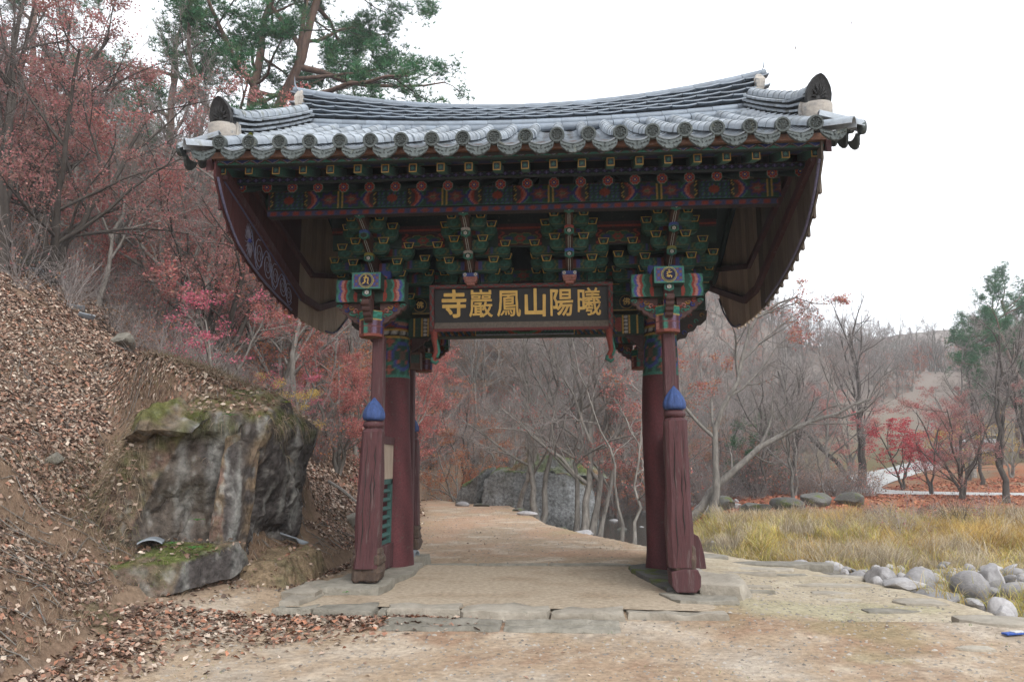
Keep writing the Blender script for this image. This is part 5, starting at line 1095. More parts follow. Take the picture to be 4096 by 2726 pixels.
def gcol(v, n):
    c = np.tile((.15, .15, .145), (len(v), 1)).astype(float); s = fbm(v*np.array([.8, .8, .3]), 4, 3); f = fbm(v*2.2, 4, 4); t = sm(.2, .7, n[:, 2])
    for k, w in (((.23, .235, .235), sm(0, .4, s)*.7), ((.14, .135, .12), sm(.1, .4, f)*.6), ((.09, .115, .03), t*sm(-.2, .2, f)*.9), ((.16, .09, .06), t*sm(.1, .4, s)*.8)): c = c*(1-w[:, None])+np.array(k)*w[:, None]
    return c
tag(hull_rock('boulder', [(-3.2, 21.3, -.6), (-2.6, 21, -.6), (.9, 21.6, -1.4), (2.0, 23, -1.4), (-3.0, 21.6, 1.15), (-2.2, 21.4, 1.45), (.6, 21.9, 1.35), (1.8, 23, .7), (-3.3, 24.5, -.5), (2.2, 26, -1.2), (-2.6, 24, 1.6), (1.6, 25.5, 1.2)], 'rock', 31, .14, 16, gcol), 'big flat-faced grey boulder where the path bends beyond the gate', 'boulder')
tag(hull_rock('boulder', [(-2.0, 22.4, 1.3), (-1.4, 22.0, 1.45), (2.0, 22.6, 1.2), (-1.6, 23, 2.15), (-.6, 22.6, 2.2), (1.2, 23, 1.95), (2.6, 24, 1.1), (-1.8, 25, 1.6), (2.2, 25, 1.4)], 'rock', 33, .16, 16, gcol), 'moss-capped rock lying on the flat-faced boulder', 'boulder')
tag(hull_rock('boulder', [(-4.6, 23.4, -.4), (-3.6, 23, -.4), (-3.4, 22.6, 1.25), (-4.4, 23.4, .7), (-3.0, 23, 1.6), (-2.8, 24.6, 1.6), (-4.6, 25.5, 0), (-2.6, 25, 0)], 'rock', 35, .14, 16, gcol), 'leaning dark rock left of the flat-faced boulder', 'boulder')
for x, y, lb in ((-3.9, 20.9, 'low pale stone on the left of the path bend'), (-3.1, 20.7, 'low mossy stone at the foot of the leaning rock'), (-1.2, 17.2, 'mossy kerb stone at the right edge of the path'), (-.75, 14.6, 'flat kerb stone nearest the stream trees'), (.95, 8.0, 'half-buried stone in the grass by the stream edge')):
    tag(put('path_stone', RV[int(y) % 7] if 'mossy' not in lb else MS[1], None, (x, y, hz(x, y)+.04), (0, 0, x), (.45, .32, .2)), lb, 'stone')

# ================================================================== PLANTS
def tubes(P, Rr, ns):
    """P (B,n,3), Rr (B,n) -> verts, quads"""
    B_, n, _ = P.shape; t = np.gradient(P, axis=1); t /= np.linalg.norm(t, axis=2, keepdims=True)+1e-9
    ref = np.zeros((B_, 1, 3)); m0 = np.abs(t[:, :1, 2]) > .9; ref[..., 2] = np.where(m0, 0, 1); ref[..., 0] = np.where(m0, 1, 0)
    a = np.cross(t, np.broadcast_to(ref, t.shape)); a /= np.linalg.norm(a, axis=2, keepdims=True)+1e-9; b = np.cross(t, a)
    th = np.arange(ns)*2*np.pi/ns; V = P[:, :, None]+Rr[:, :, None, None]*(a[:, :, None]*np.cos(th)[None, None, :, None]+b[:, :, None]*np.sin(th)[None, None, :, None])
    base = (np.arange(B_)[:, None, None]*n+np.arange(n-1)[None, :, None])*ns; i = np.arange(ns)[None, None]; j = (i+1) % ns
    F = np.stack([base+i, base+j, base+ns+j, base+ns+i], -1).reshape(-1, 4); return V.reshape(-1, 3), F
def grow(seed, trunk, r0, levels, taper=.25):
    g = np.random.default_rng(seed); T_ = np.array(trunk, float); n0 = 12; s_ = np.linspace(0, len(T_)-1, n0); k = np.clip(s_.astype(int), 0, len(T_)-2); f = (s_-k)[:, None]
    P = (T_[k]*(1-f)+T_[k+1]*f); L0 = np.linalg.norm(T_[-1]-T_[0]); P[1:-1] += g.normal(size=(n0-2, 3))*L0*.008; P = P[None]; R = (r0*(1-(1-taper)*np.linspace(0, 1, n0)))[None]; R[0, 0] *= 1.35; R[0, 1] *= 1.1
    Ls = np.array([L0]); out = [(P, R)]
    for lv in levels:
        B_, n, _ = P.shape; c = lv['n']; par = np.repeat(np.arange(B_), c); M_ = len(par); t = lv.get('t0', .2)+(lv.get('t1', 1.)-lv.get('t0', .2))*((np.tile(np.arange(c), B_)+g.random(M_))/c)
        x = t*(n-1); k = np.clip(x.astype(int), 0, n-2); f = (x-k)[:, None]; p = P[par, k]*(1-f)+P[par, k+1]*f; tg = P[par, k+1]-P[par, k]; tg /= np.linalg.norm(tg, axis=1)[:, None]+1e-9
        pr_ = R[par, k]*(1-f[:, 0])+R[par, k+1]*f[:, 0]; q = g.normal(size=(M_, 3)); q -= (q*tg).sum(1)[:, None]*tg; q /= np.linalg.norm(q, axis=1)[:, None]+1e-9
        a = np.radians(lv['ang']*(1+.25*g.normal(size=M_))); d = tg*np.cos(a)[:, None]+q*np.sin(a)[:, None]; d += np.array(lv.get('bias', (0, 0, 0))); d /= np.linalg.norm(d, axis=1)[:, None]
        L = Ls[par]*lv['len']*(1-lv.get('short', .45)*t)*(.65+.7*g.random(M_)); m = lv.get('k', 5); Q = np.zeros((M_, m, 3)); Q[:, 0] = p
        for i in range(1, m):
            d = d+g.normal(size=(M_, 3))*lv.get('wig', .18); d[:, 2] += lv.get('up', .06); d /= np.linalg.norm(d, axis=1)[:, None]; Q[:, i] = Q[:, i-1]+d*(L/(m-1))[:, None]
        rr0 = np.minimum(pr_*.75, np.maximum(L*lv.get('rad', .018), .0022)); Rq = rr0[:, None]*(1-.75*np.linspace(0, 1, m))[None]; P, R, Ls = Q, np.maximum(Rq, .0032), L; out.append((P, R))
    return out
def branch_mesh(name, lv, sides, mat, minr=0):
    V, F, n = [], [], 0
    for (P, R), ns in zip(lv, sides):
        v, f = tubes(P, np.maximum(R, minr), ns); V.append(v); F.append(f+n); n += len(v)
    return fastmesh(name, np.concatenate(V), np.concatenate(F), None, mat, True)
def leafquads(C, size, col, g, jit=.3, aspect=.62, updir=0):
    """C centres (N,3) -> bent-free diamond leaves"""
    N = len(C); a = g.normal(size=(N, 3)); a /= np.linalg.norm(a, axis=1)[:, None]; b = g.normal(size=(N, 3)); b[:, 2] *= (1-updir); b -= (a*b).sum(1)[:, None]*a; b /= np.linalg.norm(b, axis=1)[:, None]+1e-9
    if updir: a[:, 2] *= (1-updir); a /= np.linalg.norm(a, axis=1)[:, None]
    s_ = size*(1-jit+2*jit*g.random(N))[:, None]; V = np.stack([C-a*s_*.5, C+b*s_*.5*aspect, C+a*s_*.5, C-b*s_*.5*aspect], 1); return V.reshape(-1, 3), np.arange(N*4).reshape(-1, 4), np.repeat(col, 4, 0)
def palette(cols, N, g, v=.25):
    c = np.array(cols)[g.integers(0, len(cols), N)]; return c*(1-v+2*v*g.random((N, 1)))
def leaf_mesh(name, lv, n, size, cols, g, spread=.1, flat=.0, mat='leaf', keep=1.0, clump=None):
    pts = np.concatenate([P[:, 1:].reshape(-1, 3) for P, R in lv]); 
    if clump is not None: pts = pts[fbm(pts*clump[0]+g.random()*50, 2, 5) > clump[1]]
    C = pts[g.integers(0, len(pts), n)]+g.normal(size=(n, 3))*spread*np.array([1, 1, 1-flat]); V, F, c = leafquads(C, size, palette(cols, n, g), g, updir=.5*flat); return fastmesh(name, V, F, c, mat)

BARK = {'grey': 'bark', 'dark': 'dbark'}
def bare(seed, h, r, lean=(0, 0), dense=1.0, fork=False, spread=38, tw=1):
    g = np.random.default_rng(seed); tr = [(0, 0, -.4)]+[(lean[0]*t+.05*h*t*math.sin(seed+t*5), lean[1]*t+.04*h*t*math.cos(seed+t*4), h*t) for t in (.15, .35, .55, .75, 1)]
    return grow(seed, tr, r, [dict(n=int(9*dense), len=.55, ang=spread, t0=.22, up=.10, wig=.13, k=7, rad=.020, short=.6), dict(n=8, len=.48, ang=40, t0=.2, up=.04, wig=.2, k=5, rad=.014), dict(n=8, len=.5, ang=42, t0=.15, up=.02, wig=.22, k=4, rad=.011), dict(n=7*tw, len=.6, ang=40, t0=.1, wig=.25, k=3, rad=.010)])
TREE = {}
def make_tree(key, lv, sides, bark, crown_from=3, minr=0, leaves=None):
    tm = branch_mesh('trunk', lv[:crown_from], sides[:crown_from], bark); cm = [('twig', branch_mesh('twig', lv[crown_from:], sides[crown_from:], 'twig' if bark != 'pbark' else 'dbark', minr))] if len(lv) > crown_from else []
    if leaves is not None: cm.append(('crown', leaves))
    TREE[key] = (tm, cm); return key
def plant(key, name, x, y, label, cat='tree', group=None, s=1.0, rz=0, dz=0, tilt=(0, 0)):
    tm, cm = TREE[key]; r = root(name, (x, y, hz(x, y)+dz), label, cat, group, (tilt[0], tilt[1], rz), (s, s, s)); put('trunk', tm, r)
    for n_, me in cm: put(n_, me, r)['kind'] = 'stuff'
    return r
for k in range(4): make_tree('bare%d' % k, bare(200+k, (9, 8, 10, 7)[k], (.13, .11, .15, .10)[k], ((.6, .2), (-.7, .3), (.2, 0), (1.2, .4))[k], (1, .9, 1.1, .9)[k]), [7, 5, 4, 3, 3], 'bark')
for k in range(2): make_tree('dbare%d' % k, bare(230+k, (8, 7)[k], (.16, .13)[k], (.3, .1), 1.0, spread=34), [7, 5, 4, 3, 3], 'dbark')
for k in range(2): make_tree('far%d' % k, bare(240+k, 9, .14, (.3, .2), .8, tw=1)[:4], [5, 4, 3, 3], 'bark', minr=.012)
g = np.random.default_rng(5)
REDS = [(.42, .14, .13), (.47, .19, .17), (.36, .12, .12), (.45, .22, .17)]; ORG = [(.42, .17, .08), (.36, .13, .08), (.45, .22, .10), (.30, .12, .09)]; PINK = [(.58, .13, .20), (.50, .11, .18), (.62, .22, .25)]; DRK = [(.32, .19, .16), (.38, .20, .17), (.28, .13, .12), (.40, .15, .15), (.33, .21, .17), (.42, .19, .19)]; BRN = [(.26, .15, .09), (.20, .12, .08), (.32, .19, .11)]; SCAR = [(.46, .05, .07), (.38, .04, .06), (.50, .10, .10)]
def maple(key, seed, h, cols, nl, size, bark='dbark', multi=3, spread=.10, clump=None, keep=4, flat=.5):
    g = np.random.default_rng(seed); lvs = None; acc = []
    for q in range(multi):
        a = q*2*math.pi/multi+seed; tr = [(0, 0, -.3), (.12*h*math.cos(a)*.3, .12*h*math.sin(a)*.3, h*.15), (.22*h*math.cos(a)*.8, .22*h*math.sin(a)*.8, h*.45), (.34*h*math.cos(a), .34*h*math.sin(a), h*.85)]
        acc.append(grow(seed*10+q, tr, .02*h, [dict(n=7, len=.6, ang=46, t0=.25, up=.03, wig=.14, k=6, rad=.016), dict(n=6, len=.5, ang=44, t0=.2, up=0, wig=.18, k=5, rad=.012), dict(n=5, len=.5, ang=42, wig=.2, k=4, rad=.009)]))
    lv = [(np.concatenate([a[i][0] for a in acc]), np.concatenate([a[i][1] for a in acc])) for i in range(4)]
    lf = leaf_mesh('crown', lv[2:], nl, size, cols, g, spread, flat, clump=clump); make_tree(key, lv, [6, 5, 4, 3], bark, 3, leaves=lf)
maple('maple_red', 3, 5.5, REDS, 14000, .075, 'bark', 3, .11, (.8, -.05)); maple('maple_dark', 5, 7.0, DRK, 17000, .075, 'dbark', 4, .12, (.7, -.08)); maple('maple_org', 7, 5.0, ORG, 11000, .075, 'bark', 3, .11, (.8, -.0))
maple('maple_pink', 9, 3.2, PINK, 1900, .062, 'bark', 3, .08, (1.1, .12), flat=.8); maple('maple_scarlet', 11, 5.2, SCAR, 5200, .10, 'dbark', 2, .12, (.7, .08), flat=.85); maple('brown_oak', 13, 6.5, BRN, 9000, .08, 'bark', 3, .13, (.7, 0)); maple('maple_thin', 15, 5.5, REDS+ORG, 4200, .08, 'bark', 3, .1, (.9, .08)); maple('yellow', 17, 3.5, [(.5, .36, .10), (.42, .30, .10)], 3500, .07, 'bark', 3, .12, (.8, .1))
# pines: bare reddish stem, flat tiers of needle tufts
def needle_mesh(lv, n, L, g, per=11):
    pts = np.concatenate([P[:, 1:].reshape(-1, 3) for P, R in lv]); C = pts[g.integers(0, len(pts), n)]+g.normal(size=(n, 3))*.16; up = np.array([0, 0, 1.])
    d = g.normal(size=(n, per, 3)); d[..., 2] = np.abs(d[..., 2])*.8+.25; d /= np.linalg.norm(d, axis=2, keepdims=True); w = g.normal(size=(n, per, 3)); w -= (w*d).sum(2, keepdims=True)*d; w /= np.linalg.norm(w, axis=2, keepdims=True)
    l = L*(.6+.6*g.random((n, per, 1))); C = C[:, None]; V = np.stack([C-w*.011, C+w*.011, C+d*l], 2).reshape(-1, 3); F = np.arange(len(V)).reshape(-1, 3); col = np.repeat(palette([(.04, .13, .055), (.06, .16, .07), (.035, .09, .045), (.09, .15, .07)], n, g, .3), per*3, 0); return fastmesh('crown', V, F, col, 'needle')
def pine(key, seed, trunk, r, n=2600, L=.16, t0=.45, bl=.32, per=11, bias=(0, 0, 0), sub=9):
    g = np.random.default_rng(seed); lv = grow(seed, trunk, r, [dict(n=16, len=bl, ang=72, t0=t0, up=.03, wig=.16, k=8, rad=.022, bias=bias, short=.35), dict(n=sub, len=.42, ang=42, t0=.35, up=.05, wig=.16, k=5, rad=.014), dict(n=5, len=.45, ang=40, t0=.3, up=.08, wig=.2, k=4, rad=.01)], .45)
    make_tree(key, lv, [10, 6, 4, 3], 'pbark', 2, leaves=needle_mesh(lv[2:], n, L, g, per))
pine('pine_a', 31, [(0, 0, -.5), (.5, 0, 4), (1.3, 0, 9), (2.6, .2, 13.5), (3.6, .3, 18)],   .30, 9000, .28, .36, .40, 12, (.62, -.1, -.14)); pine('pine_b', 33, [(0, 0, -.5), (.2, 0, 5), (.8, 0, 10), (1.2, .2, 15), (1.8, .3, 19)], .24, 5000, .27, .5, .27, 12, (.1, 0, -.08)); pine('pine_c', 35, [(0, 0, -.5), (.4, 0, 4), (.1, 0, 8), (.6, .2, 12)], .22, 5200, .26, .40, .36, 9, (0, 0, -.05)); pine('young_pine', 37, [(0, 0, -.3), (0, 0, 1.5), (.1, 0, 3.2)], .06, 900, .2, .15, .42, 10)

def at(x, y, Y): # a place in plan for something standing at depth Y
    d = _f*1767+_R*(x-1178)-_U*(y-784); t = (Y-CAM[1])/d.y; return CAM[0]+d.x*t
# ---- pines on the shoulder behind the roof
plant('pine_a', 'pine_tree', at(560, 300, 20)-.3, 20, 'thick leaning red pine with long boughs drooping over the roof', s=1.12, rz=.1); plant('pine_b', 'pine_tree', at(560, 300, 21)-.5, 21, 'slender straight red pine left of the thick leaning one', s=1.12, rz=-.2)
plant('pine_c', 'pine_tree', at(380, 300, 24), 24, 'thin dark pine rising above the maple crowns', s=1.25, rz=1.4); plant('pine_b', 'pine_tree', at(60, 300, 26), 26, 'pine half hidden in the thicket at upper left', s=.95, rz=2.4); plant('pine_c', 'pine_tree', at(840, 300, 36), 36, 'pine whose top shows above the left part of the roof ridge', s=1.6, rz=3.0)
for k, (px, Y, s_, key, lb) in enumerate(((2300, 58, 1.15, 'pine_c', 'broad pine standing above the red maples at the right edge'), (2350, 62, 1.25, 'pine_c', 'pine behind the broad one at the right edge'), (2400, 50, .62, 'pine_a', 'tall pine cut off by the right edge'), (1160, 62, .9, 'pine_c', 'green pine seen under the middle of the lintel'), (1240, 66, .8, 'pine_b', 'green pine seen under the lintel right of its middle'), (1745, 36, 1.25, 'young_pine', 'young pine among the bare trees across the stream'), (1705, 34, .9, 'young_pine', 'smaller young pine left of the other young pine'))):
    plant(key, 'pine_tree', at(px, 1000, Y), Y, lb, s=s_, rz=k*1.3)
# ---- hero trees traced in plan at their own distance
def hero(name, lab, trunk, r, lv, bark='bark', sides=(8, 6, 4, 3, 3), leaves=None, seed=1, cat='tree', cf=3):
    L = grow(seed, trunk, r, lv); g_ = np.random.default_rng(seed); x, y, z = trunk[0]
    for P, R in L: P -= np.array([x, y, z])
    lf = leaf_mesh('crown', L[2:], leaves[0], leaves[1], leaves[2], g_, .1, .4, clump=(leaves[3] if len(leaves) > 3 else None)) if leaves else None
    make_tree('h%d' % seed, L, list(sides), bark, cf, leaves=lf); tm, cm = TREE['h%d' % seed]; r_ = root(name, (x, y, z), lab, cat); put('trunk', tm, r_)
    for n_, me in cm: put(n_, me, r_)['kind'] = 'stuff'
    return r_
LV = [dict(n=9, len=.42, ang=42, t0=.25, up=.06, wig=.17, k=7, rad=.022), dict(n=7, len=.52, ang=42, t0=.2, up=.03, wig=.2, k=5, rad=.015), dict(n=8, len=.5, ang=42, t0=.15, wig=.22, k=4, rad=.011), dict(n=7, len=.55, ang=40, wig=.25, k=3, rad=.010)]
hero('leaning_tree', 'pale tree leaning far right from behind the right gate post', [(6.3, 24, -.8), (7.2, 24, .5), (8.62, 24, 1.68), (10.47, 24, 2.87), (11.7, 24, 3.57), (13.31, 24, 4.06), (14.8, 24, 4.7)], .20, LV, seed=301)
hero('crooked_tree', 'crooked tree with a sharp elbow and thin orange leaves beside the right gate post', [(7.1, 23.4, -.7), (7.55, 23.4, 1.2), (7.35, 23.4, 2.5), (7.40, 23.4, 3.7), (8.35, 23.4, 5.0), (8.9, 23.4, 6.4), (9.3, 23.4, 8.0), (10.2, 23.4, 9.2), (11.6, 23.4, 9.5)], .17, LV, seed=302, leaves=(3200, .10, ORG+REDS, (.7, .12)))
hero('dark_tree', 'dark vase-shaped bare tree standing where the road bends', [(20.0, 40, 0), (20.1, 40, 2.2), (20.2, 40, 4.8), (20.1, 40, 7.1), (19.9, 40, 10.5)], .30, [dict(n=11, len=.62, ang=30, t0=.12, up=.06, wig=.09, k=8, rad=.018, short=.5)]+LV[1:], 'dbark', seed=303)
hero('dark_tree', 'dark bare trunk slanting left from the foot of the vase-shaped tree', [(19.8, 40.2, 0), (18.7, 40.2, 1.6), (17.2, 40.2, 3.2), (15.8, 40.2, 5.2), (15.0, 40, 8.0)], .19, LV, 'dbark', seed=304)
hero('young_tree', 'slim curving sapling at the stream edge seen through the gate', [(2.32, 12.1, -.9), (2.22, 12.1, .6), (2.18, 12.1, 1.9), (1.59, 12.1, 3.1), (1.1, 12.1, 4.6), (.8, 12.1, 6)], .055, [dict(n=6, len=.4, ang=42, t0=.4, up=.06, wig=.17, k=6, rad=.016)]+LV[1:3], seed=305, cf=2)
hero('young_tree', 'sapling with red leaves just left of the right column', [(2.72, 12.1, -.9), (2.9, 12.1, .3), (2.78, 12.1, 1.2), (3.05, 12.1, 2.4), (3.2, 12.1, 5.0)], .06, [dict(n=8, len=.45, ang=50, t0=.25, up=.03, wig=.17, k=6, rad=.016)]+LV[1:3], seed=306, cf=2, leaves=(1500, .07, ORG+REDS))
hero('forked_tree', 'left stem of the grey forked tree before the flat-faced boulder', [(-.55, 18, -.7), (-.75, 18, .85), (-1.0, 18, 2.9), (-1.04, 18, 5.5), (-.94, 18, 10.5)], .14, [dict(n=8, len=.38, ang=38, t0=.35, up=.08, wig=.15, k=7, rad=.016)]+LV[1:], seed=307)
hero('forked_tree', 'right stem of the grey forked tree before the flat-faced boulder', [(-.40, 18.1, -.7), (-.2, 18.1, 1.19), (.16, 18.1, 3.24), (.28, 18.1, 5.33), (.45, 18.1, 10)], .12, [dict(n=8, len=.38, ang=38, t0=.35, up=.08, wig=.15, k=7, rad=.016)]+LV[1:], seed=308)
hero('slanting_tree', 'mossy trunk slanting across the face of the flat-faced boulder', [(-1.35, 19.5, -.3), (-1.0, 19.5, .9), (-.6, 19.5, 2.3), (-.2, 19.5, 4.4), (.2, 19.5, 7)], .11, LV[:3], seed=309)
for q, (dx, h, lb) in enumerate(((0, 9, 'thickest trunk of the grey clump on the stream edge'), (.35, 8, 'right-hand trunk of the grey clump on the stream edge'), (-.4, 7.5, 'left-hand trunk of the grey clump on the stream edge'), (.75, 8.5, 'outermost right trunk of the clump by the stream stones'))):
    hero('clump_tree', lb, [(1.25+dx*.8, 17.5, -1.1), (1.45+dx, 17.5, .7), (1.6+dx*1.25, 17.5, 2.9), (1.85+dx*1.5, 17.5, 4.6), (1.5+dx*2, 17.5, h)], .15-.02*q, LV, seed=310+q, leaves=(2600, .075, REDS, (.9, .05)) if q in (1, 3) else None)
hero('young_tree', 'thin bent tree with red leaves arching over the stream stones', [(3.6, 16, -1), (3.7, 16, 1.0), (3.2, 16, 2.6), (2.4, 16, 4.2)], .07, [dict(n=8, len=.5, ang=48, t0=.3, up=.03, wig=.17, k=6, rad=.016)]+LV[1:3], seed=320, cf=2, leaves=(2400, .075, REDS, (.9, 0)))
for q, (px, Y, key, s_, lb) in enumerate(((2140, 33, 'maple_scarlet', .8, 'scarlet maple before the road on the right'), (2075, 37.5, 'maple_scarlet', .95, 'scarlet maple overhanging the bend of the road'), (2210, 28.5, 'maple_dark', .75, 'dark leaning maple with sparse crimson leaves by the road'), (2235, 62, 'maple_red', 1.3, 'faded red maple beyond the road bend'), (1960, 52, 'maple_red', 1.2, 'dull red maple in front of the far wooded hill'))):
    plant(key, 'maple_tree', at(px, 1100, Y), Y, lb, s=s_, rz=q*1.9)
for q, (px, Y, key, s_, lb) in enumerate(((2310, 27.5, 'dbare0', 1.05, 'dark forked tree at the roadside near the right edge'), (2380, 31, 'dbare1', 1.2, 'dark tree cut off by the right edge behind the road'), (2255, 38, 'dbare1', .95, 'dark tree inside the bend of the road'), (2330, 40, 'yellow', 1.3, 'low tree with yellow leaves inside the bend of the road'), (2230, 40, 'yellow', 1.1, 'yellow-leaved shrub tree beside the concrete pillar'), (1830, 33, 'dbare0', .9, 'dark mossy trunk across the stream'), (1760, 31, 'dbare1', .9, 'curved mossy trunk across the stream nearer the gate'), (1900, 37, 'bare1', 1.0, 'grey tree left of the vase-shaped dark tree'), (2300, 57, 'bare2', 1.0, 'grey bare tree behind the scarlet maples'), (2250, 52, 'bare0', 1.1, 'tall bare tree on the mound behind the road'), (1680, 38, 'bare3', 1.0, 'bare tree behind the crooked tree'))):
    plant(key, 'yellow_tree' if key == 'yellow' else 'bare_tree', at(px, 1100, Y), Y, lb, s=s_, rz=q*2.3)
# ---- maples and thicket on the left slope
LEFT = [(-13.0, 6.2, 'maple_dark', .95, 'big dark maroon maple spreading from the upper left slope'), (-9.8, 9.6, 'maple_dark', .9, 'dusky red maple beside the left end of the roof'), (-17.0, 8.5, 'maple_dark', 1.1, 'tall maroon maple at the upper left corner'), (-12.5, 11, 'maple_red', 1.25, 'red maple behind the dusky ones on the slope'), (-9.0, 12.5, 'maple_thin', 1.0, 'dull thin-leaved maple directly left of the roof corner'), (-17.5, 11, 'maple_dark', 1.2, 'dark maple high at the left edge'), (-11.5, 16, 'maple_dark', 1.1, 'maroon maple beneath the leaning pine'),
        (-7.6, 4.9, 'maple_pink', .88, 'bright pink maple below the left end of the roof'), (-7.0, 7.6, 'maple_pink', .6, 'smaller pink maple behind the bright one'), (-5.9, 9.2, 'maple_red', .72, 'rosy maple between the boulder and the left gate post'), (-5.0, 12.5, 'maple_red', .75, 'red maple leaning over the path beyond the left post'), (-7.8, 14, 'maple_org', 1.0, 'orange maple up the slope left of the path'), (-6.5, 18.5, 'maple_red', 1.0, 'broad red maple seen through the gate at left'), (-8.2, 23, 'maple_org', 1.05, 'orange maple at the bend of the path'), (-4.8, 26.5, 'maple_org', .95, 'rust-coloured maple behind the flat-faced boulder'), (-9.5, 19.5, 'maple_red', 1.05, 'crimson maple higher on the slope seen through the gate'), (-6.4, 6.2, 'yellow', .55, 'pale yellow shrub above the boulder')]
for q, (x, y, key, s_, lb) in enumerate(LEFT): plant(key, 'yellow_tree' if key == 'yellow' else 'maple_tree', x, y, lb, s=s_, rz=q*1.7+.4)
BA = [(-12.8, 8.0, 'bare3', .8), (-13.2, 4.6, 'dbare0', 1.0), (-7.6, 9.4, 'bare1', .9), (-10.6, 9.4, 'bare0', .95), (-15.8, 9.5, 'dbare1', 1.2), (-13.5, 14, 'bare2', 1.0), (-9.8, 14.5, 'bare1', 1.0), (-18.5, 15, 'bare0', 1.1), (-7.4, 16.5, 'bare3', 1.0), (-16, 20, 'bare2', 1.1), (-20, 8, 'dbare0', 1.2)]
for q, (x, y, key, s_) in enumerate(BA): plant(key, 'bare_tree', x, y, 'bare grey tree tangled among the maples on the left slope', group='bare trees on the left slope', s=s_, rz=q*2.1)
# ---- woods beyond the path, individually as far as trunks tell apart
gg = np.random.default_rng(77); n = 0; tries = 0; pos = []
while n < 125 and tries < 9000:
    tries += 1; y = gg.uniform(22, 62); x = gg.uniform(-16, 24); d = float(side_dist(np.array([x]), np.array([y]), TOE)[0]); e = -float(side_dist(np.array([x]), np.array([y]), EDGE)[0])
    if d < 1 and (x < 4 and y < 28 or e < .8): continue
    if d < 1 and x > 14.5: continue
    if d < 1 and y < 27: continue
    if abs(float(side_dist(np.array([x]), np.array([y]), road_pts())[0])) < 3 or any((x-a)**2+(y-b)**2 < 2.6 for a, b in pos): continue
    pos.append((x, y)); k = gg.random()
    key, nm, lb, gp = (('bare%d' % gg.integers(0, 4), 'bare_tree', 'bare grey tree in the wood beyond the gate', 'bare trees in the wood beyond the gate') if k < .66 else ('maple_thin', 'maple_tree', 'thin-leaved reddish maple in the wood beyond the gate', 'thin maples in the wood') if k < .82 else ('brown_oak', 'oak_tree', 'oak holding brown leaves in the wood beyond the gate', 'brown oaks in the wood') if k < .93 else ('dbare%d' % gg.integers(0, 2), 'bare_tree', 'dark bare tree in the wood beyond the gate', 'dark trees in the wood'))
    pxx = 1178+1767*math.tan(math.atan2(x-CAM[0], y-CAM[1])+YAW); zn = 'left of the gate opening' if pxx < 960 else 'in the left half of the gate opening' if pxx < 1200 else 'in the right half of the gate opening' if pxx < 1480 else 'just right of the gate across the stream' if pxx < 1800 else 'far right across the stream'
    lb = lb.replace('in the wood beyond the gate', 'in the near wood' if y < 38 else 'in the deeper wood')+', '+zn; plant(key, nm, x, y, lb, group=gp, s=gg.uniform(.7, 1.1)*(.66 if x > 7 else 1), rz=gg.uniform(0, 6.28)); n += 1

# ---- instanced masses: far wood and undergrowth
def scatter(name, src, pts, rots, scs, label, cat):
    me = bpy.data.meshes.new(name); me.vertices.add(len(pts)); me.vertices.foreach_set('co', np.asarray(pts, np.float32).ravel())
    a = me.attributes.new('rotz', 'FLOAT', 'POINT'); a.data.foreach_set('value', np.asarray(rots, np.float32)); a = me.attributes.new('scl', 'FLOAT', 'POINT'); a.data.foreach_set('value', np.asarray(scs, np.float32))
    a = me.attributes.new('pick', 'INT', 'POINT'); a.data.foreach_set('value', gg.integers(0, len(src), len(pts)).astype(np.int32)); me.update(); o = put(name, me); o['kind'] = 'stuff'; o['label'] = label; o['category'] = cat
    ng = bpy.data.node_groups.new(name, 'GeometryNodeTree'); ng.interface.new_socket('Geometry', in_out='INPUT', socket_type='NodeSocketGeometry'); ng.interface.new_socket('Geometry', in_out='OUTPUT', socket_type='NodeSocketGeometry')
    N_ = ng.nodes; L = ng.links; gi = N_.new('NodeGroupInput'); go = N_.new('NodeGroupOutput'); jn = N_.new('GeometryNodeJoinGeometry')
    def na(nm, ty):
        q = N_.new('GeometryNodeInputNamedAttribute'); q.data_type = ty; q.inputs[0].default_value = nm; return q.outputs[0]
    pick = na('pick', 'INT'); rz = na('rotz', 'FLOAT'); sc_ = na('scl', 'FLOAT'); cx = N_.new('ShaderNodeCombineXYZ'); L.new(rz, cx.inputs[2])
    for i, sobs in enumerate(src):
        cmp_ = N_.new('FunctionNodeCompare'); cmp_.data_type = 'INT'; cmp_.operation = 'EQUAL'; L.new(pick, cmp_.inputs[2]); cmp_.inputs[3].default_value = i
        for sob in sobs:
            oi = N_.new('GeometryNodeObjectInfo'); oi.inputs[0].default_value = sob; oi.transform_space = 'ORIGINAL'
            for so_ in oi.inputs:
                if so_.name == 'As Instance': so_.default_value = True
            ip = N_.new('GeometryNodeInstanceOnPoints'); L.new(gi.outputs[0], ip.inputs['Points']); L.new(cmp_.outputs[0], ip.inputs['Selection']); L.new(oi.outputs['Geometry'], ip.inputs['Instance'])
            L.new(cx.outputs[0], ip.inputs['Rotation']); L.new(sc_, ip.inputs['Scale']); L.new(ip.outputs[0], jn.inputs[0])
    L.new(jn.outputs[0], go.inputs[0]); md = o.modifiers.new('scatter', 'NODES'); md.node_group = ng; return o
def first_parts(key):
    """real trees in the scene whose meshes the far wood repeats"""
    tm, cm = TREE[key]; out = [o for o in S.objects if o.data == tm][:1]
    for _, me in cm: out += [o for o in S.objects if o.data == me][:1]
    return out
for k, (px, Y) in enumerate(((1620, 70), (1850, 76))): plant('far%d' % k, 'bare_tree', at(px, 1000, Y), Y, ('bare tree before the wooded hill right of the gate', 'bare tree before the wooded hill beyond the dark vase-shaped tree')[k], s=1, rz=k)
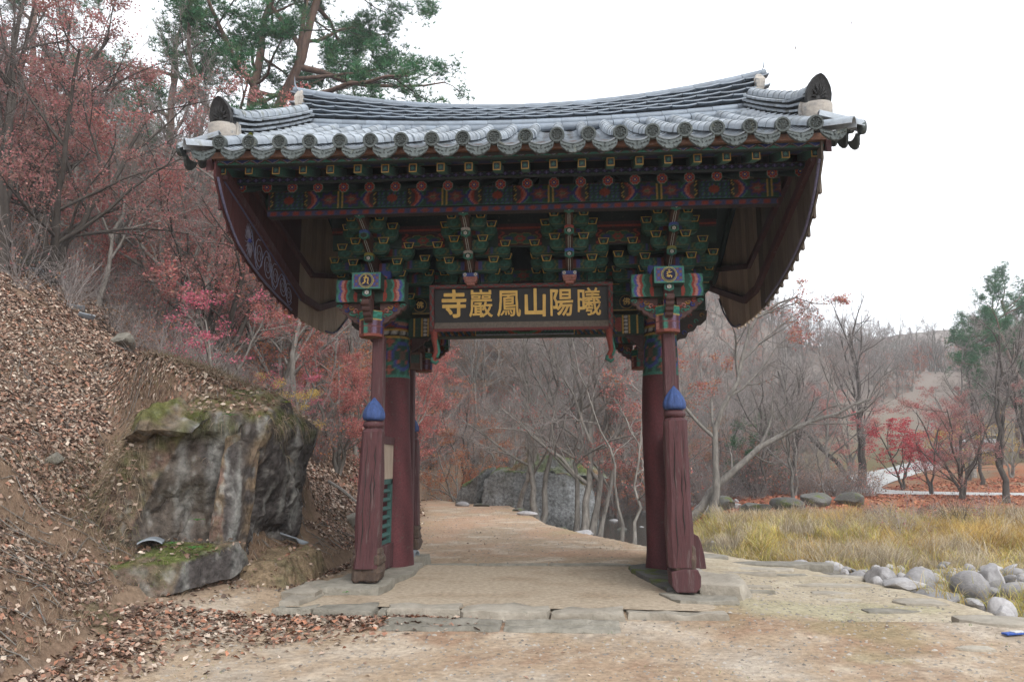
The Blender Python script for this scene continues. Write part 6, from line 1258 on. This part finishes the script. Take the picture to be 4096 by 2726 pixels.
N = 6000; x = gg.uniform(-75, 130, N); y = 50+140*gg.random(N)**1.3; keepm = ((side_dist(x, y, TOE) > 0) | (y > 52)) & (np.abs(side_dist(x, y, road_pts())) > np.where((x > 14) & (x < 50) & (y < 88), 10, 5)) & (np.abs((x-CAM[0])/(y-CAM[1])) < .85); x, y = x[keepm], y[keepm]
scatter('far_wood', [first_parts('far0'), first_parts('far1'), first_parts('maple_thin')], np.stack([x, y, height(x, y)-.2], 1), gg.uniform(0, 6.28, len(x)), gg.uniform(.5, .85, len(x)), 'bare grey-brown wood covering the hills behind the gate', 'wood')
N = 560; x = gg.uniform(-60, -8, N); y = gg.uniform(18, 70, N); keepm = side_dist(x, y, TOE) > 6; x, y = x[keepm], y[keepm]
scatter('slope_wood', [first_parts('far0'), first_parts('maple_thin'), first_parts('brown_oak'), first_parts('far1')], np.stack([x, y, height(x, y)-.2], 1), gg.uniform(0, 6.28, len(x)), gg.uniform(.65, 1.1, len(x)), 'bare and rusty trees covering the upper left hillside', 'wood')
# far green wood on the distant ridge
g = np.random.default_rng(9)
# shrubs
def shrub(key, seed, n, h, mat='twig', leaves=None):
    g_ = np.random.default_rng(seed); a = g_.uniform(0, 6.28, n); el = g_.uniform(.5, 1.45, n); d = np.stack([np.cos(a)*np.cos(el), np.sin(a)*np.cos(el), np.sin(el)], 1); m_ = 6; P = np.zeros((n, m_, 3)); P[:, 0] = g_.normal(size=(n, 3))*.08*np.array([1, 1, 0])
    for i in range(1, m_): d = d+g_.normal(size=(n, 3))*.13; d /= np.linalg.norm(d, axis=1)[:, None]; P[:, i] = P[:, i-1]+d*(h*(.6+.6*g_.random(n))/(m_-1))[:, None]
    R = np.tile(.007*(1-.6*np.linspace(0, 1, m_)), (n, 1)); L1 = (P, R); c = 5; par = np.repeat(np.arange(n), c); t = g_.integers(1, m_-1, len(par)); p = P[par, t]; tg = P[par, t+1]-p; tg /= np.linalg.norm(tg, axis=1)[:, None]; d = tg+g_.normal(size=p.shape)*.55; Q = np.zeros((len(par), 4, 3)); Q[:, 0] = p
    for i in range(1, 4): d = d+g_.normal(size=p.shape)*.2; d /= np.linalg.norm(d, axis=1)[:, None]; Q[:, i] = Q[:, i-1]+d*h*.10
    L2 = (Q, np.tile((.0042, .0035, .0028, .002), (len(par), 1))); tm = branch_mesh('stem', [L1, L2], [3, 3], mat); cm = []
    if leaves: cm.append(('foliage', leaf_mesh('foliage', [L2], leaves[0], leaves[1], leaves[2], g_, .04)))
    TREE[key] = (tm, cm)
shrub('shrub0', 401, 26, 1.5); shrub('shrub1', 402, 22, 1.9, leaves=(130, .07, DRK+BRN)); shrub('shrub2', 403, 30, 1.1, leaves=(150, .07, BRN)); shrub('shrub3', 404, 20, 1.6, 'dbark'); shrub('shrub4', 405, 26, 1.5, leaves=(420, .065, ORG+DRK))
SH = [(-8.6, 4.4, 'shrub0', 'grey twiggy shrub on the slope above the boulder'), (-11.5, 3.2, 'shrub1', 'shrub with curled dark leaves at the left edge of the slope'), (-9.2, 5.2, 'shrub2', 'low brown-leaved shrub below the maples'), (-6.9, 9.0, 'shrub3', 'dark thin shrub under the left roof end'), (-6.2, 8.0, 'shrub4', 'rusty shrub between the boulder and the gate')]
for x, y, k, lb in SH: plant(k, 'shrub', x, y, lb, 'shrub', s=1)
N = 2600; x = gg.uniform(-30, -4, N); y = gg.uniform(-3, 44, N); d = side_dist(x, y, TOE); w = fbm(np.stack([x*.25, y*.25, x*0], -1), 3, 55)
keepm = (d > 2.4) & (x < -7.0+np.clip(y-3, 0, 4)*.9) & (y > -1.5-(x+7)*0) & ((y > 6.0+.3*(x+9)) | (x < -14)) & (w > -.35); x, y = x[keepm], y[keepm]
scatter('undergrowth', [first_parts(k) for k in ('shrub0', 'shrub1', 'shrub2', 'shrub3', 'shrub4')], np.stack([x, y, height(x, y)-.05], 1), gg.uniform(0, 6.28, len(x)), gg.uniform(.5, 1.15, len(x)), 'dense twiggy undergrowth on the left hillside', 'undergrowth')
N = 1500; x = gg.uniform(-16, 22, N); y = gg.uniform(23, 75, N); d = side_dist(x, y, TOE); e = -side_dist(x, y, EDGE); keepm = ((d > .6) | ((e > 1) & (y > 29) & (x < 17))) & (np.abs(side_dist(x, y, road_pts())) > 2.8); x, y = x[keepm], y[keepm]
scatter('undergrowth', [first_parts(k) for k in ('shrub0', 'shrub4', 'shrub2', 'shrub3')], np.stack([x, y, height(x, y)-.05], 1), gg.uniform(0, 6.28, len(x)), gg.uniform(.9, 1.9, len(x)), 'brown undergrowth in the wood beyond the path', 'undergrowth')

# ---- leaf litter
def litter(name, x, y, size, cols, label, lift=.012, flat=.55, seed=1):
    g_ = np.random.default_rng(seed); n = len(x); z = height(x, y); C = np.stack([x, y, z+lift*(.3+1.4*g_.random(n))], 1); a = g_.uniform(0, 6.28, n); eps = .05
    gxn = (height(x+eps, y)-z)/eps; gyn = (height(x, y+eps)-z)/eps; t1 = np.stack([np.cos(a), np.sin(a), gxn*np.cos(a)+gyn*np.sin(a)], 1); t2 = np.stack([-np.sin(a), np.cos(a), -gxn*np.sin(a)+gyn*np.cos(a)], 1)
    t1 += g_.normal(size=(n, 3))*(1-flat)*.7*np.array([0, 0, 1]); t2 += g_.normal(size=(n, 3))*(1-flat)*.9*np.array([0, 0, 1]); t1 /= np.linalg.norm(t1, axis=1)[:, None]; t2 /= np.linalg.norm(t2, axis=1)[:, None]
    s_ = size*(.55+.8*g_.random(n))[:, None]; w = (.22+.2*g_.random(n))[:, None]; nz = np.cross(t1, t2)*s_*.12
    V = np.stack([C-t1*s_*.5, C+t2*s_*w+nz, C+t1*s_*.5, C-t2*s_*w+nz*1.2], 1); c = palette(cols, n, g_, .3)
    return stuff(name, fastmesh(name, V.reshape(-1, 3), np.arange(4*n).reshape(-1, 4), np.repeat(c, 4, 0), 'litter'), label, 'leaves')
LC = [(.27, .175, .13), (.33, .245, .19), (.20, .13, .095), (.44, .36, .29), (.15, .09, .065), (.27, .14, .095), (.11, .07, .055), (.24, .18, .14), (.085, .06, .048)]
def sel(x, y, dens): k = gg.random(len(x)) < dens; return x[k], y[k]
N = 210000; x = -3-10*gg.random(N)**1.2; y = -9.5+16*gg.random(N); d = side_dist(x, y, TOE); w = fbm(np.stack([x*.9, y*.9, x*0], -1), 3, 61); onb = (x > -5.2) & (y > -3.1) & (y < 1.0) & (d > -.1) & (d < .9)
x, y = sel(x, y, np.clip(sm(-.9, .2, d+.25*w)*(.5+1.9*w), .06, 1)*(d+.25*w > -.9)*(~onb)); litter('fallen_leaves', x, y, .066, LC, 'dry brown leaves covering the left bank', .02, .35, 3)
N = 120000; x = gg.uniform(-24, -3, N); y = gg.uniform(3, 30, N); d = side_dist(x, y, TOE); x, y = sel(x, y, sm(-.7, .6, d)*.8); litter('fallen_leaves', x, y, .11, LC+[(.38, .26, .19)], 'brown leaves carpeting the slope beside the far path', .03, .4, 4)
N = 2600; x = gg.uniform(-4.2, -.2, N); y = -3.62-.9*np.abs(gg.normal(size=N))*(.35+.25*np.clip(-x-1, 0, 3)); dn = sm(.2, -2.6, x)*1.0; x, y = sel(x, y, dn); litter('fallen_leaves', x, y, .075, LC[:7]+[(.34, .16, .10)], 'drift of brown leaves against the platform edge', .02, .5, 5)
N = 1400; x = gg.uniform(-3.5, 6, N); y = gg.uniform(-7, 20, N); k = (side_dist(x, y, TOE) < 0) & (side_dist(x, y, EDGE) > .1) & ~((x > -2.8) & (x < 2.4) & (y > -3.5) & (y < .6)) & (gg.random(N) < np.where(x < -1, .8, .25)); litter('fallen_leaves', x[k], y[k], .055, LC[:5], 'a few dry leaves strewn on the open ground', .01, .7, 6)
N = 26000; x = gg.uniform(6, 34, N); y = gg.uniform(22, 40, N); k = (side_dist(x, y, TOE) < 0) & (np.abs(side_dist(x, y, road_pts())) > 1.7); litter('fallen_leaves', x[k], y[k], .16, [(.34, .12, .07), (.28, .09, .06), (.40, .18, .10)], 'russet leaves on the bank below the road', .02, .5, 7)
N = 60000; x = gg.uniform(-10.5, -3.9, N); y = gg.uniform(-3.4, 4.5, N); d = side_dist(x, y, TOE); w = fbm(np.stack([x*1.7, y*1.7, x*0+7], -1), 3, 63); k = (d > .5) & (height(x, y) > 1.2) & (w > -.28); litter('fallen_leaves', x[k], y[k], .075, LC, 'leaves heaped on the bank above the boulder', .03, .35, 8)
# dead stems and tufts of grass on the bank
def blades(name, x, y, z, h, cols, label, seed, wid=.006, lean=.35, kk=4, cat='grass', par=None, droop=.5, clump=0):
    g_ = np.random.default_rng(seed); n = len(x); a = g_.uniform(0, 6.28, n); H = h*(.5+.8*g_.random(n))
    if clump: q_ = fbm(np.stack([x*clump, y*clump, x*0+seed], -1), 3, 91); H = H*np.clip(.75+1.5*q_, .25, 1.7); a = a*.45+9*fbm(np.stack([x*clump*.7, y*clump*.7, x*0+33], -1), 2, 92)
    nn_ = 0; ln = lean*(.3+g_.random(n)); t = np.linspace(0, 1, kk); P = np.stack([x[:, None]+np.cos(a)[:, None]*ln[:, None]*H[:, None]*t**1.8, y[:, None]+np.sin(a)[:, None]*ln[:, None]*H[:, None]*t**1.8, z[:, None]+H[:, None]*(t-droop*ln[:, None]*t**3)], -1)
    b = g_.uniform(0, 6.28, n); wv = np.stack([np.cos(b), np.sin(b), b*0], 1)[:, None]*(wid*(1-.85*t))[None, :, None]; V = np.stack([P-wv, P+wv], 2).reshape(-1, 3); base = (np.arange(n)*kk*2)[:, None]; i = np.arange(kk-1)[None]*2; F = np.stack([base+i, base+i+1, base+i+3, base+i+2], -1).reshape(-1, 4)
    c = palette(cols, n, g_, .25); return stuff(name, fastmesh(name, V, F, np.repeat(c, kk*2, 0), 'grass'), label, cat, par)
SG = [(.30, .22, .15), (.20, .15, .10), (.13, .10, .07), (.38, .30, .22)]
N = 42000; x = -3.3-9*gg.random(N); y = -8+12*gg.random(N); d = side_dist(x, y, TOE); w = fbm(np.stack([x*.8, y*.8, x*0+4], -1), 3, 71); k = (d > 0) & (w > -.05); blades('dry_stems', x[k], y[k], height(x[k], y[k]), .16, SG, 'wiry dead stems and roots on the left bank', 3, .003, 1.2)
N = 26000; x = gg.uniform(-6.6, -4.1, N); y = gg.uniform(-3.3, 1.4, N); z = height(x, y); k = gg.random(N) < .35; blades('dry_stems', x[k], y[k], z[k]+.0, .22, SG+[(.12, .13, .05)], 'matted dead grass and roots hanging over the boulder top', 4, .003, 1.4)
# reed and grass clump on the stream bank
YG = [(.50, .40, .13), (.46, .32, .09), (.40, .37, .11), (.46, .38, .22), (.40, .30, .17), (.36, .34, .09)]; PG = [(.46, .39, .28), (.42, .34, .24), (.50, .44, .34), (.36, .29, .19)]
N = 150000; x = 5.2+17*gg.random(N)**1.1; y = 6.0+15*gg.random(N)**1.3; w = fbm(np.stack([x*.35, y*.35, x*0], -1), 3, 81); front = 6.1+.5*np.sin(x*1.1)+.3*np.sin(x*2.7)+np.clip(6.4-x, 0, 2)*2.2; k = (y > front) & (w > -.45); x, y, w = x[k], y[k], w[k]; q = w+.25*gg.normal(size=len(x)) > .08
q3 = (fbm(np.stack([x*.22, y*.3, x*0+60], -1), 2, 95)+.03*(x-10)+.2*gg.normal(size=len(x)) > .12) & ~q; q1 = ~q & ~q3; z = height(x, y); blades('tall_grass', x[q3], y[q3], z[q3], .60, [(.48, .33, .11), (.42, .27, .09), (.50, .38, .14), (.37, .24, .10)], 'orange-yellow grass on the stream bank at right', 15, .011, .8, 5, clump=1.3); q = ~q1; qq = q & ~q3; blades('tall_grass', x[~q], y[~q], z[~q], .55, YG, 'thick yellow-green grass on the stream bank', 5, .012, .75, 5, clump=1.3); blades('tall_grass', x[qq], y[qq], z[qq], .66, PG, 'pale feathery dead grass on the stream bank', 6, .010, .6, 5, clump=1.3)
N = 26000; x = gg.uniform(6, 30, N); y = gg.uniform(18, 26, N); w = fbm(np.stack([x*.3, y*.3, x*0], -1), 3, 83); k = w > -.1; blades('tall_grass', x[k], y[k], height(x[k], y[k]), .30, PG+[(.22, .2, .1)], 'dry grass and weeds behind the yellow clump', 8, .016, .5, 4)
N = 5000; x = gg.uniform(5.6, 8.5, N); y = gg.uniform(-2.2, 3.4, N); w = fbm(np.stack([x*1.6, y*1.6, x*0], -1), 2, 85); k = w > .22; blades('tall_grass', x[k], y[k], height(x[k], y[k]), .38, YG, 'small grass tufts among the river stones', 9, .006, .9)
N = 9000; x = gg.uniform(-4.0, 5.4, N); y = gg.uniform(-7, 16, N); w = fbm(np.stack([x*1.1, y*1.1, x*0], -1), 3, 87); k = (w > .16) & (side_dist(x, y, TOE) < .2) & (side_dist(x, y, EDGE) > .05) & ((x > 2.4) | (x < -2.2) | (y > 3) | (y < -3.7)) & (gg.random(N) < np.where((y > 2) & (x > -2.5) & (x < 1), .15, .9)); blades('short_grass', x[k], y[k], height(x[k], y[k]), .035, [(.12, .19, .06), (.20, .24, .09), (.30, .27, .13)], 'sparse short grass on the open ground', 10, .003, 1.1, 3)
for q, (x, y, k, s_, lb) in enumerate(((11.5, 13.5, 'shrub1', 1.0, 'leafless bush in the grass clump'), (14.5, 16, 'shrub3', 1.1, 'dark bush behind the yellow grass at right'), (16, 17.2, 'shrub4', 1.0, 'rusty bush on the bank at the right edge'), (12.5, 17.5, 'shrub2', 1.2, 'grey-brown bush before the leafy bank'))): plant(k, 'shrub', x, y, lb, 'shrub', s=s_, rz=q)
x = gg.uniform(9.5, 24, 150); y = gg.uniform(15.5, 22, 150); scatter('undergrowth', [first_parts(k) for k in ('shrub1', 'shrub3', 'shrub2')], np.stack([x, y, height(x, y)], 1), gg.uniform(0, 6, 150), gg.uniform(.28, .55, 150), 'grey bushes along the bank at right', 'undergrowth')
# green weeds on the ledge
def weed(x, y, z, n, L, col, lb, sd):
    g_ = np.random.default_rng(sd); t = root('weed', (x, y, z), lb, 'plant')
    for k in range(n):
        a = k*2*math.pi/n+g_.random(); P = [(0, 0), (.3, .10), (.6, .13), (1, 0)]; m = MB(); u = np.array((math.cos(a), math.sin(a), 0)); v = np.array((-u[1], u[0], 0)); l = L*(.7+.5*g_.random()); V = []
        for s_, w_ in ((0, .01), (.3, .16), (.6, .17), (1, .01)):
            b = u*l*s_+np.array((0, 0, l*(.7*s_-.6*s_*s_))); V += [b-v*l*w_, b+np.array((0, 0, -l*.03)), b+v*l*w_]
        m.add(V, [(i*3+j, i*3+j+1, i*3+j+4, i*3+j+3) for i in range(3) for j in range(2)], np.array(col)*(.8+.4*g_.random())); ob('leaf', m, 'leaf', t)
GW = (.075, .20, .05)
for q, (x, y, z, n, L, lb) in enumerate(((-4.15, -2.95, .62, 9, .13, 'bright green weed drooping over the tip of the rock ledge'), (-4.55, -2.75, .66, 8, .11, 'green weed on the rock ledge below the hollow'), (-4.85, -2.85, .7, 7, .10, 'fern-like weed by the curved tile on the ledge'), (-4.3, -2.6, .95, 8, .12, 'weed growing in the crack of the boulder'), (-5.25, -3.2, .6, 7, .08, 'small weed at the left end of the ledge'), (-3.95, -2.55, 2.35, 7, .10, 'green leaves hanging at the top edge of the boulder'), (-2.2, -2.75, .06, 6, .06, 'tiny weed before the left post foot'), (-3.75, -1.0, 2.65, 7, .1, 'yellow-green weed on the shoulder of the boulder'), (3.4, 1.2, -.1, 6, .07, 'weed between the flat stones right of the gate'), (3.2, -2.4, -.1, 6, .05, 'low weed in front of the whitish stone'))): weed(x, y, z, n, L, GW if q != 7 else (.2, .24, .05), lb, q)

# ---- small man-made things
def old_tile(x, y, z, rot, lb, s=1): tag(put('roof_tile', PAN, None, (x, y, z), rot, (s, s, s)), lb, 'roof tile', 'loose roof tiles on the slope')
tx, ty, tz = hit(110, 650)
for k in range(3): old_tile(tx+.02*k, ty-.05*k, tz+.06+.07*k, (.2, .1, 1.0+.2*k), ('lowest of three dark roof tiles piled on the left slope', 'middle one of three dark roof tiles piled on the left slope', 'topmost of three dark roof tiles piled on the left slope')[k], 1.25)
for (px, py, rt, lb) in ((195, 722, (.1, .5, 2), 'grey roof tile lying flat on the slope, upper of a pair'), (212, 742, (.1, .4, 2.6), 'grey roof tile lying flat on the slope, lower of a pair'), (282, 700, (.7, .2, 1), 'dark roof tile leaning in the leaves right of the flat pair')):
    tx, ty, tz = hit(px, py); old_tile(tx, ty, tz+.05, rt, lb, 1.1)
tag(put('roof_tile', PAN, None, (-4.75, -2.95, .72), (0, R_(180), .4)), 'upturned curved tile on the rock ledge', 'roof tile'); tag(put('roof_tile', PAN, None, (-3.55, -.6, .47), (.2, .3, 1.2)), 'grey tile shard on top of the earth mound', 'roof tile')
tag(put('roof_tile', CV, None, (-1.92, .55, .15), (0, 0, 1.3), (1.05, .6, 1.05)), 'round-backed tile on the block behind the left column', 'roof tile')
bk = root('packet', (5.22, -4.16, hz(5.22, -4.16)+.012), 'blue and white packet lying at the right edge of the terrace', 'packet', rot=(0, 0, .3)); ob('wrapper', MB().box((-.11, -.04, 0), (.11, .04, .02), (.05, .12, .45)), 'paint', bk, bevel=.006); ob('flap', MB().box((0, -.035, .0205), (.15, .045, .026), (.7, .7, .7)), 'paint', bk)
m = MB(); m.lathe([(.19, 0), (.18, 3.2)], 10, (.35, .34, .32)); tag(ob('concrete_post', m, 'plaster', loc=(at(2243, 1120, 41), 41, hz(at(2243, 1120, 41), 41)-.1)), 'grey concrete post among the dark trees by the road', 'post')
def car(x, y, rz, col, lb):
    t = root('parked_car', (x, y, float(road_z(y))+.05 if False else hz(x, y)), lb, 'car', rot=(0, 0, rz)); b = [(-2.1, .35), (-2.15, .75), (-1.7, .95), (-.9, 1.0), (2.0, .95), (2.2, .7), (2.15, .3), (1.7, .25), (-1.7, .25)]
    body = ob('body', MB().prism(b, -.85, .85, 'y', col), 'paint', t, bevel=.06); c_ = [(-1.1, .95), (-.55, 1.42), (1.0, 1.45), (1.75, .95)]; ob('cabin', MB().prism(c_, -.74, .74, 'y', col), 'paint', t, bevel=.05)
    for s_ in (-1, 1):
        ob('side_window', MB().prism([(-.9, 1.0), (-.5, 1.34), (.95, 1.36), (1.5, 1.0)], s_*.745, s_*.755, 'y', (.02, .025, .03)), 'board', t)
        for wx in (-1.35, 1.35):
            m = MB(); m.lathe([(.31, -.1), (.31, .1)], 14, (.02, .02, .02)); put('wheel', m.mesh('wheel', 'board'), t, (wx, s_*.78, .31), (R_(90), 0, 0))
    ob('windscreen', MB().prism([(-1.12, .98), (-.6, 1.38), (-.63, 1.40), (-1.15, 1.0)], -.66, .66, 'y', (.02, .03, .035)), 'board', t)
    for s_ in (-1, 1): ob('headlight', MB().box((-2.16, s_*.6-.15, .62), (-2.10, s_*.6+.15, .75), (.6, .6, .6)), 'paint', t)
car(at(2265, 1060, 70), 70, .4, (.65, .66, .68), 'white parked car beyond the mound at right'); car(at(2235, 1060, 66), 66, .3, (.5, .52, .54), 'silver parked car beyond the mound, left of the white one'); car(at(2165, 1060, 72), 72, .2, (.35, .03, .04), 'red car far up the road')
# bits of leaf drifting in the sky
for (px, py, Y, r, lb) in ((1830, 110, 2.0, .06, 'dark leaf falling through the sky above the right roof end'), (1958, 52, 3.0, .06, 'thin pale leaf falling high in the sky at right')):
    d = _f*1767+_R*(px-1178)-_U*(py-784); t_ = (Y-CAM[1])/d.y; m = MB(); m.add([(0, 0, -r), (r*.3, .01, -r*.2), (r*.25, 0, r), (-r*.1, .01, 0)], [(0, 1, 2, 3)], (.12, .09, .08)); tag(ob('falling_leaf', m, 'leaf', loc=tuple(Vector(CAM)+d*t_)), lb, 'leaf')
# broken branch on the slope behind the boulder
m = MB(); m.tube([(-5.2, 6.0, hz(-5.2, 6)+.1), (-4.7, 5.6, hz(-4.7, 5.6)+.12), (-4.1, 5.4, hz(-4.1, 5.4)+.08)], [.035, .04, .025], 6); tag(ob('fallen_branch', m, 'bark'), 'broken pale branch lying on the leafy slope behind the boulder', 'branch')

# ---- the thin November haze that pales the far hills
HX0, HX1, HY0, HY1, HZ0, HZ1 = -330, 430, -95, 440, -4, 75
hm, hn, hl, hb = newmat('haze_air'); hn.remove(hb); pv_ = hn.new('ShaderNodeVolumePrincipled'); pv_.inputs['Color'].default_value = (.93, .96, 1, 1); pv_.inputs['Density'].default_value = .0010; pv_.inputs['Anisotropy'].default_value = .2
hl.new(pv_.outputs[0], hn['Material Output'].inputs['Volume'])
hz_ = put('haze', MB().box((HX0, HY0, HZ0), (HX1, HY1, HZ1)).mesh('haze', hm)); hz_['kind'] = 'stuff'; hz_['label'] = 'thin pale haze in the valley air'; hz_['category'] = 'haze'

# roots, dead grass and leaves lodged on top of the boulder and the ledge
def on_mesh(o, n, cond, seed):
    g_ = np.random.default_rng(seed); V = np.array([v.co[:] for v in o.data.vertices]); Nn = np.array([v.normal[:] for v in o.data.vertices]); k = np.where(cond(V, Nn))[0]; k = k[g_.integers(0, len(k), n)]; return V[k]+g_.normal(size=(n, 3))*.02, Nn[k]
def hang(name, o, n, cond, L, cols, label, seed, down=.8, wid=.003):
    g_ = np.random.default_rng(seed); P0, N0 = on_mesh(o, n, cond, seed); d = N0*.6+g_.normal(size=P0.shape)*.5; d[:, 2] += .25; l = L*(.4+1.0*g_.random((n, 1))); t = np.linspace(0, 1, 5)
    P = P0[:, None]+d[:, None]*(l*.6)[:, None]*t[None, :, None]+np.array([0, 0, -1.])*(l*down)[:, None]*(t**2)[None, :, None]; w = g_.normal(size=(n, 3)); w /= np.linalg.norm(w, axis=1)[:, None]; wv = w[:, None]*(wid*(1-.8*t))[None, :, None]
    V = np.stack([P-wv, P+wv], 2).reshape(-1, 3); base = (np.arange(n)*10)[:, None]; i = np.arange(4)[None]*2; F = np.stack([base+i, base+i+1, base+i+3, base+i+2], -1).reshape(-1, 4); stuff(name, fastmesh(name, V, F, np.repeat(palette(cols, n, g_, .3), 10, 0), 'grass'), label, 'grass')
hang('dead_grass', bo, 12000, lambda V, N: ((N[:, 2] > .25) | (V[:, 2] > 2.25)) & (V[:, 2] > 1.75-.6*(V[:, 0] < -5.2)) & (V[:, 1] < .8), .22, SG+[(.15, .15, .07), (.22, .17, .11)], 'matted dead grass and roots hanging over the boulder top', 21, 1.1)
hang('dead_grass', bo, 9000, lambda V, N: (V[:, 0] < -5.0) & (V[:, 1] < -1), .26, SG+[(.16, .15, .08)], 'roots and dead grass covering the left flank of the boulder', 22, .9)
for q, lo in enumerate([o for o in S.objects if o.name.startswith(('rock_ledge', 'bank_rock', 'earth_mound'))]):
    hang('ground_cover', lo, 1800, lambda V, N: N[:, 2] > .3, .09, SG+[(.12, .17, .05), (.10, .13, .04)], 'moss, stems and small weeds growing on the low rocks at left', 30+q, .5, .003)
def leaves_on(o, n, cond, label, seed):
    g_ = np.random.default_rng(seed); C, Nn = on_mesh(o, n, cond, seed); C = C+Nn*.02; C[:, 2] += .012; V, F, c = leafquads(C, .07, palette(LC, n, g_, .3), g_, updir=.65); stuff('fallen_leaves', fastmesh('fallen_leaves', V, F, c, 'litter'), label, 'leaves')
leaves_on(bo, 4200, lambda V, N: (V[:, 0] < -5.05) & (V[:, 1] < .5), 'dry leaves on the left flank of the boulder', 43)
leaves_on(bo, 3500, lambda V, N: N[:, 2] > .6, 'dry leaves caught on top of the boulder', 41)
for q, lo in enumerate([o for o in S.objects if o.name.startswith(('rock_ledge', 'bank_rock', 'earth_mound'))]): leaves_on(lo, (160, 60, 130, 500)[q % 4], lambda V, N: N[:, 2] > .5, 'dry leaves lying on the low rocks at left', 50+q)
# fallen twigs on the slope
N = 900; x = gg.uniform(-9, -3.4, N); y = gg.uniform(-7, 4, N); k = side_dist(x, y, TOE) > .1; x, y = x[k], y[k]; n = len(x); a = gg.uniform(0, 6.28, n); l = gg.uniform(.12, .5, n); t = np.linspace(-.5, .5, 4)
PX = x[:, None]+np.cos(a)[:, None]*l[:, None]*t; PY = y[:, None]+np.sin(a)[:, None]*l[:, None]*t; PZ = height(PX, PY)+.035; V, F = tubes(np.stack([PX, PY, PZ], -1), np.tile((.006, .007, .006, .003), (n, 1)), 4); stuff('fallen_twigs', fastmesh('fallen_twigs', V, F, None, 'bark'), 'broken twigs strewn over the left bank', 'twigs')
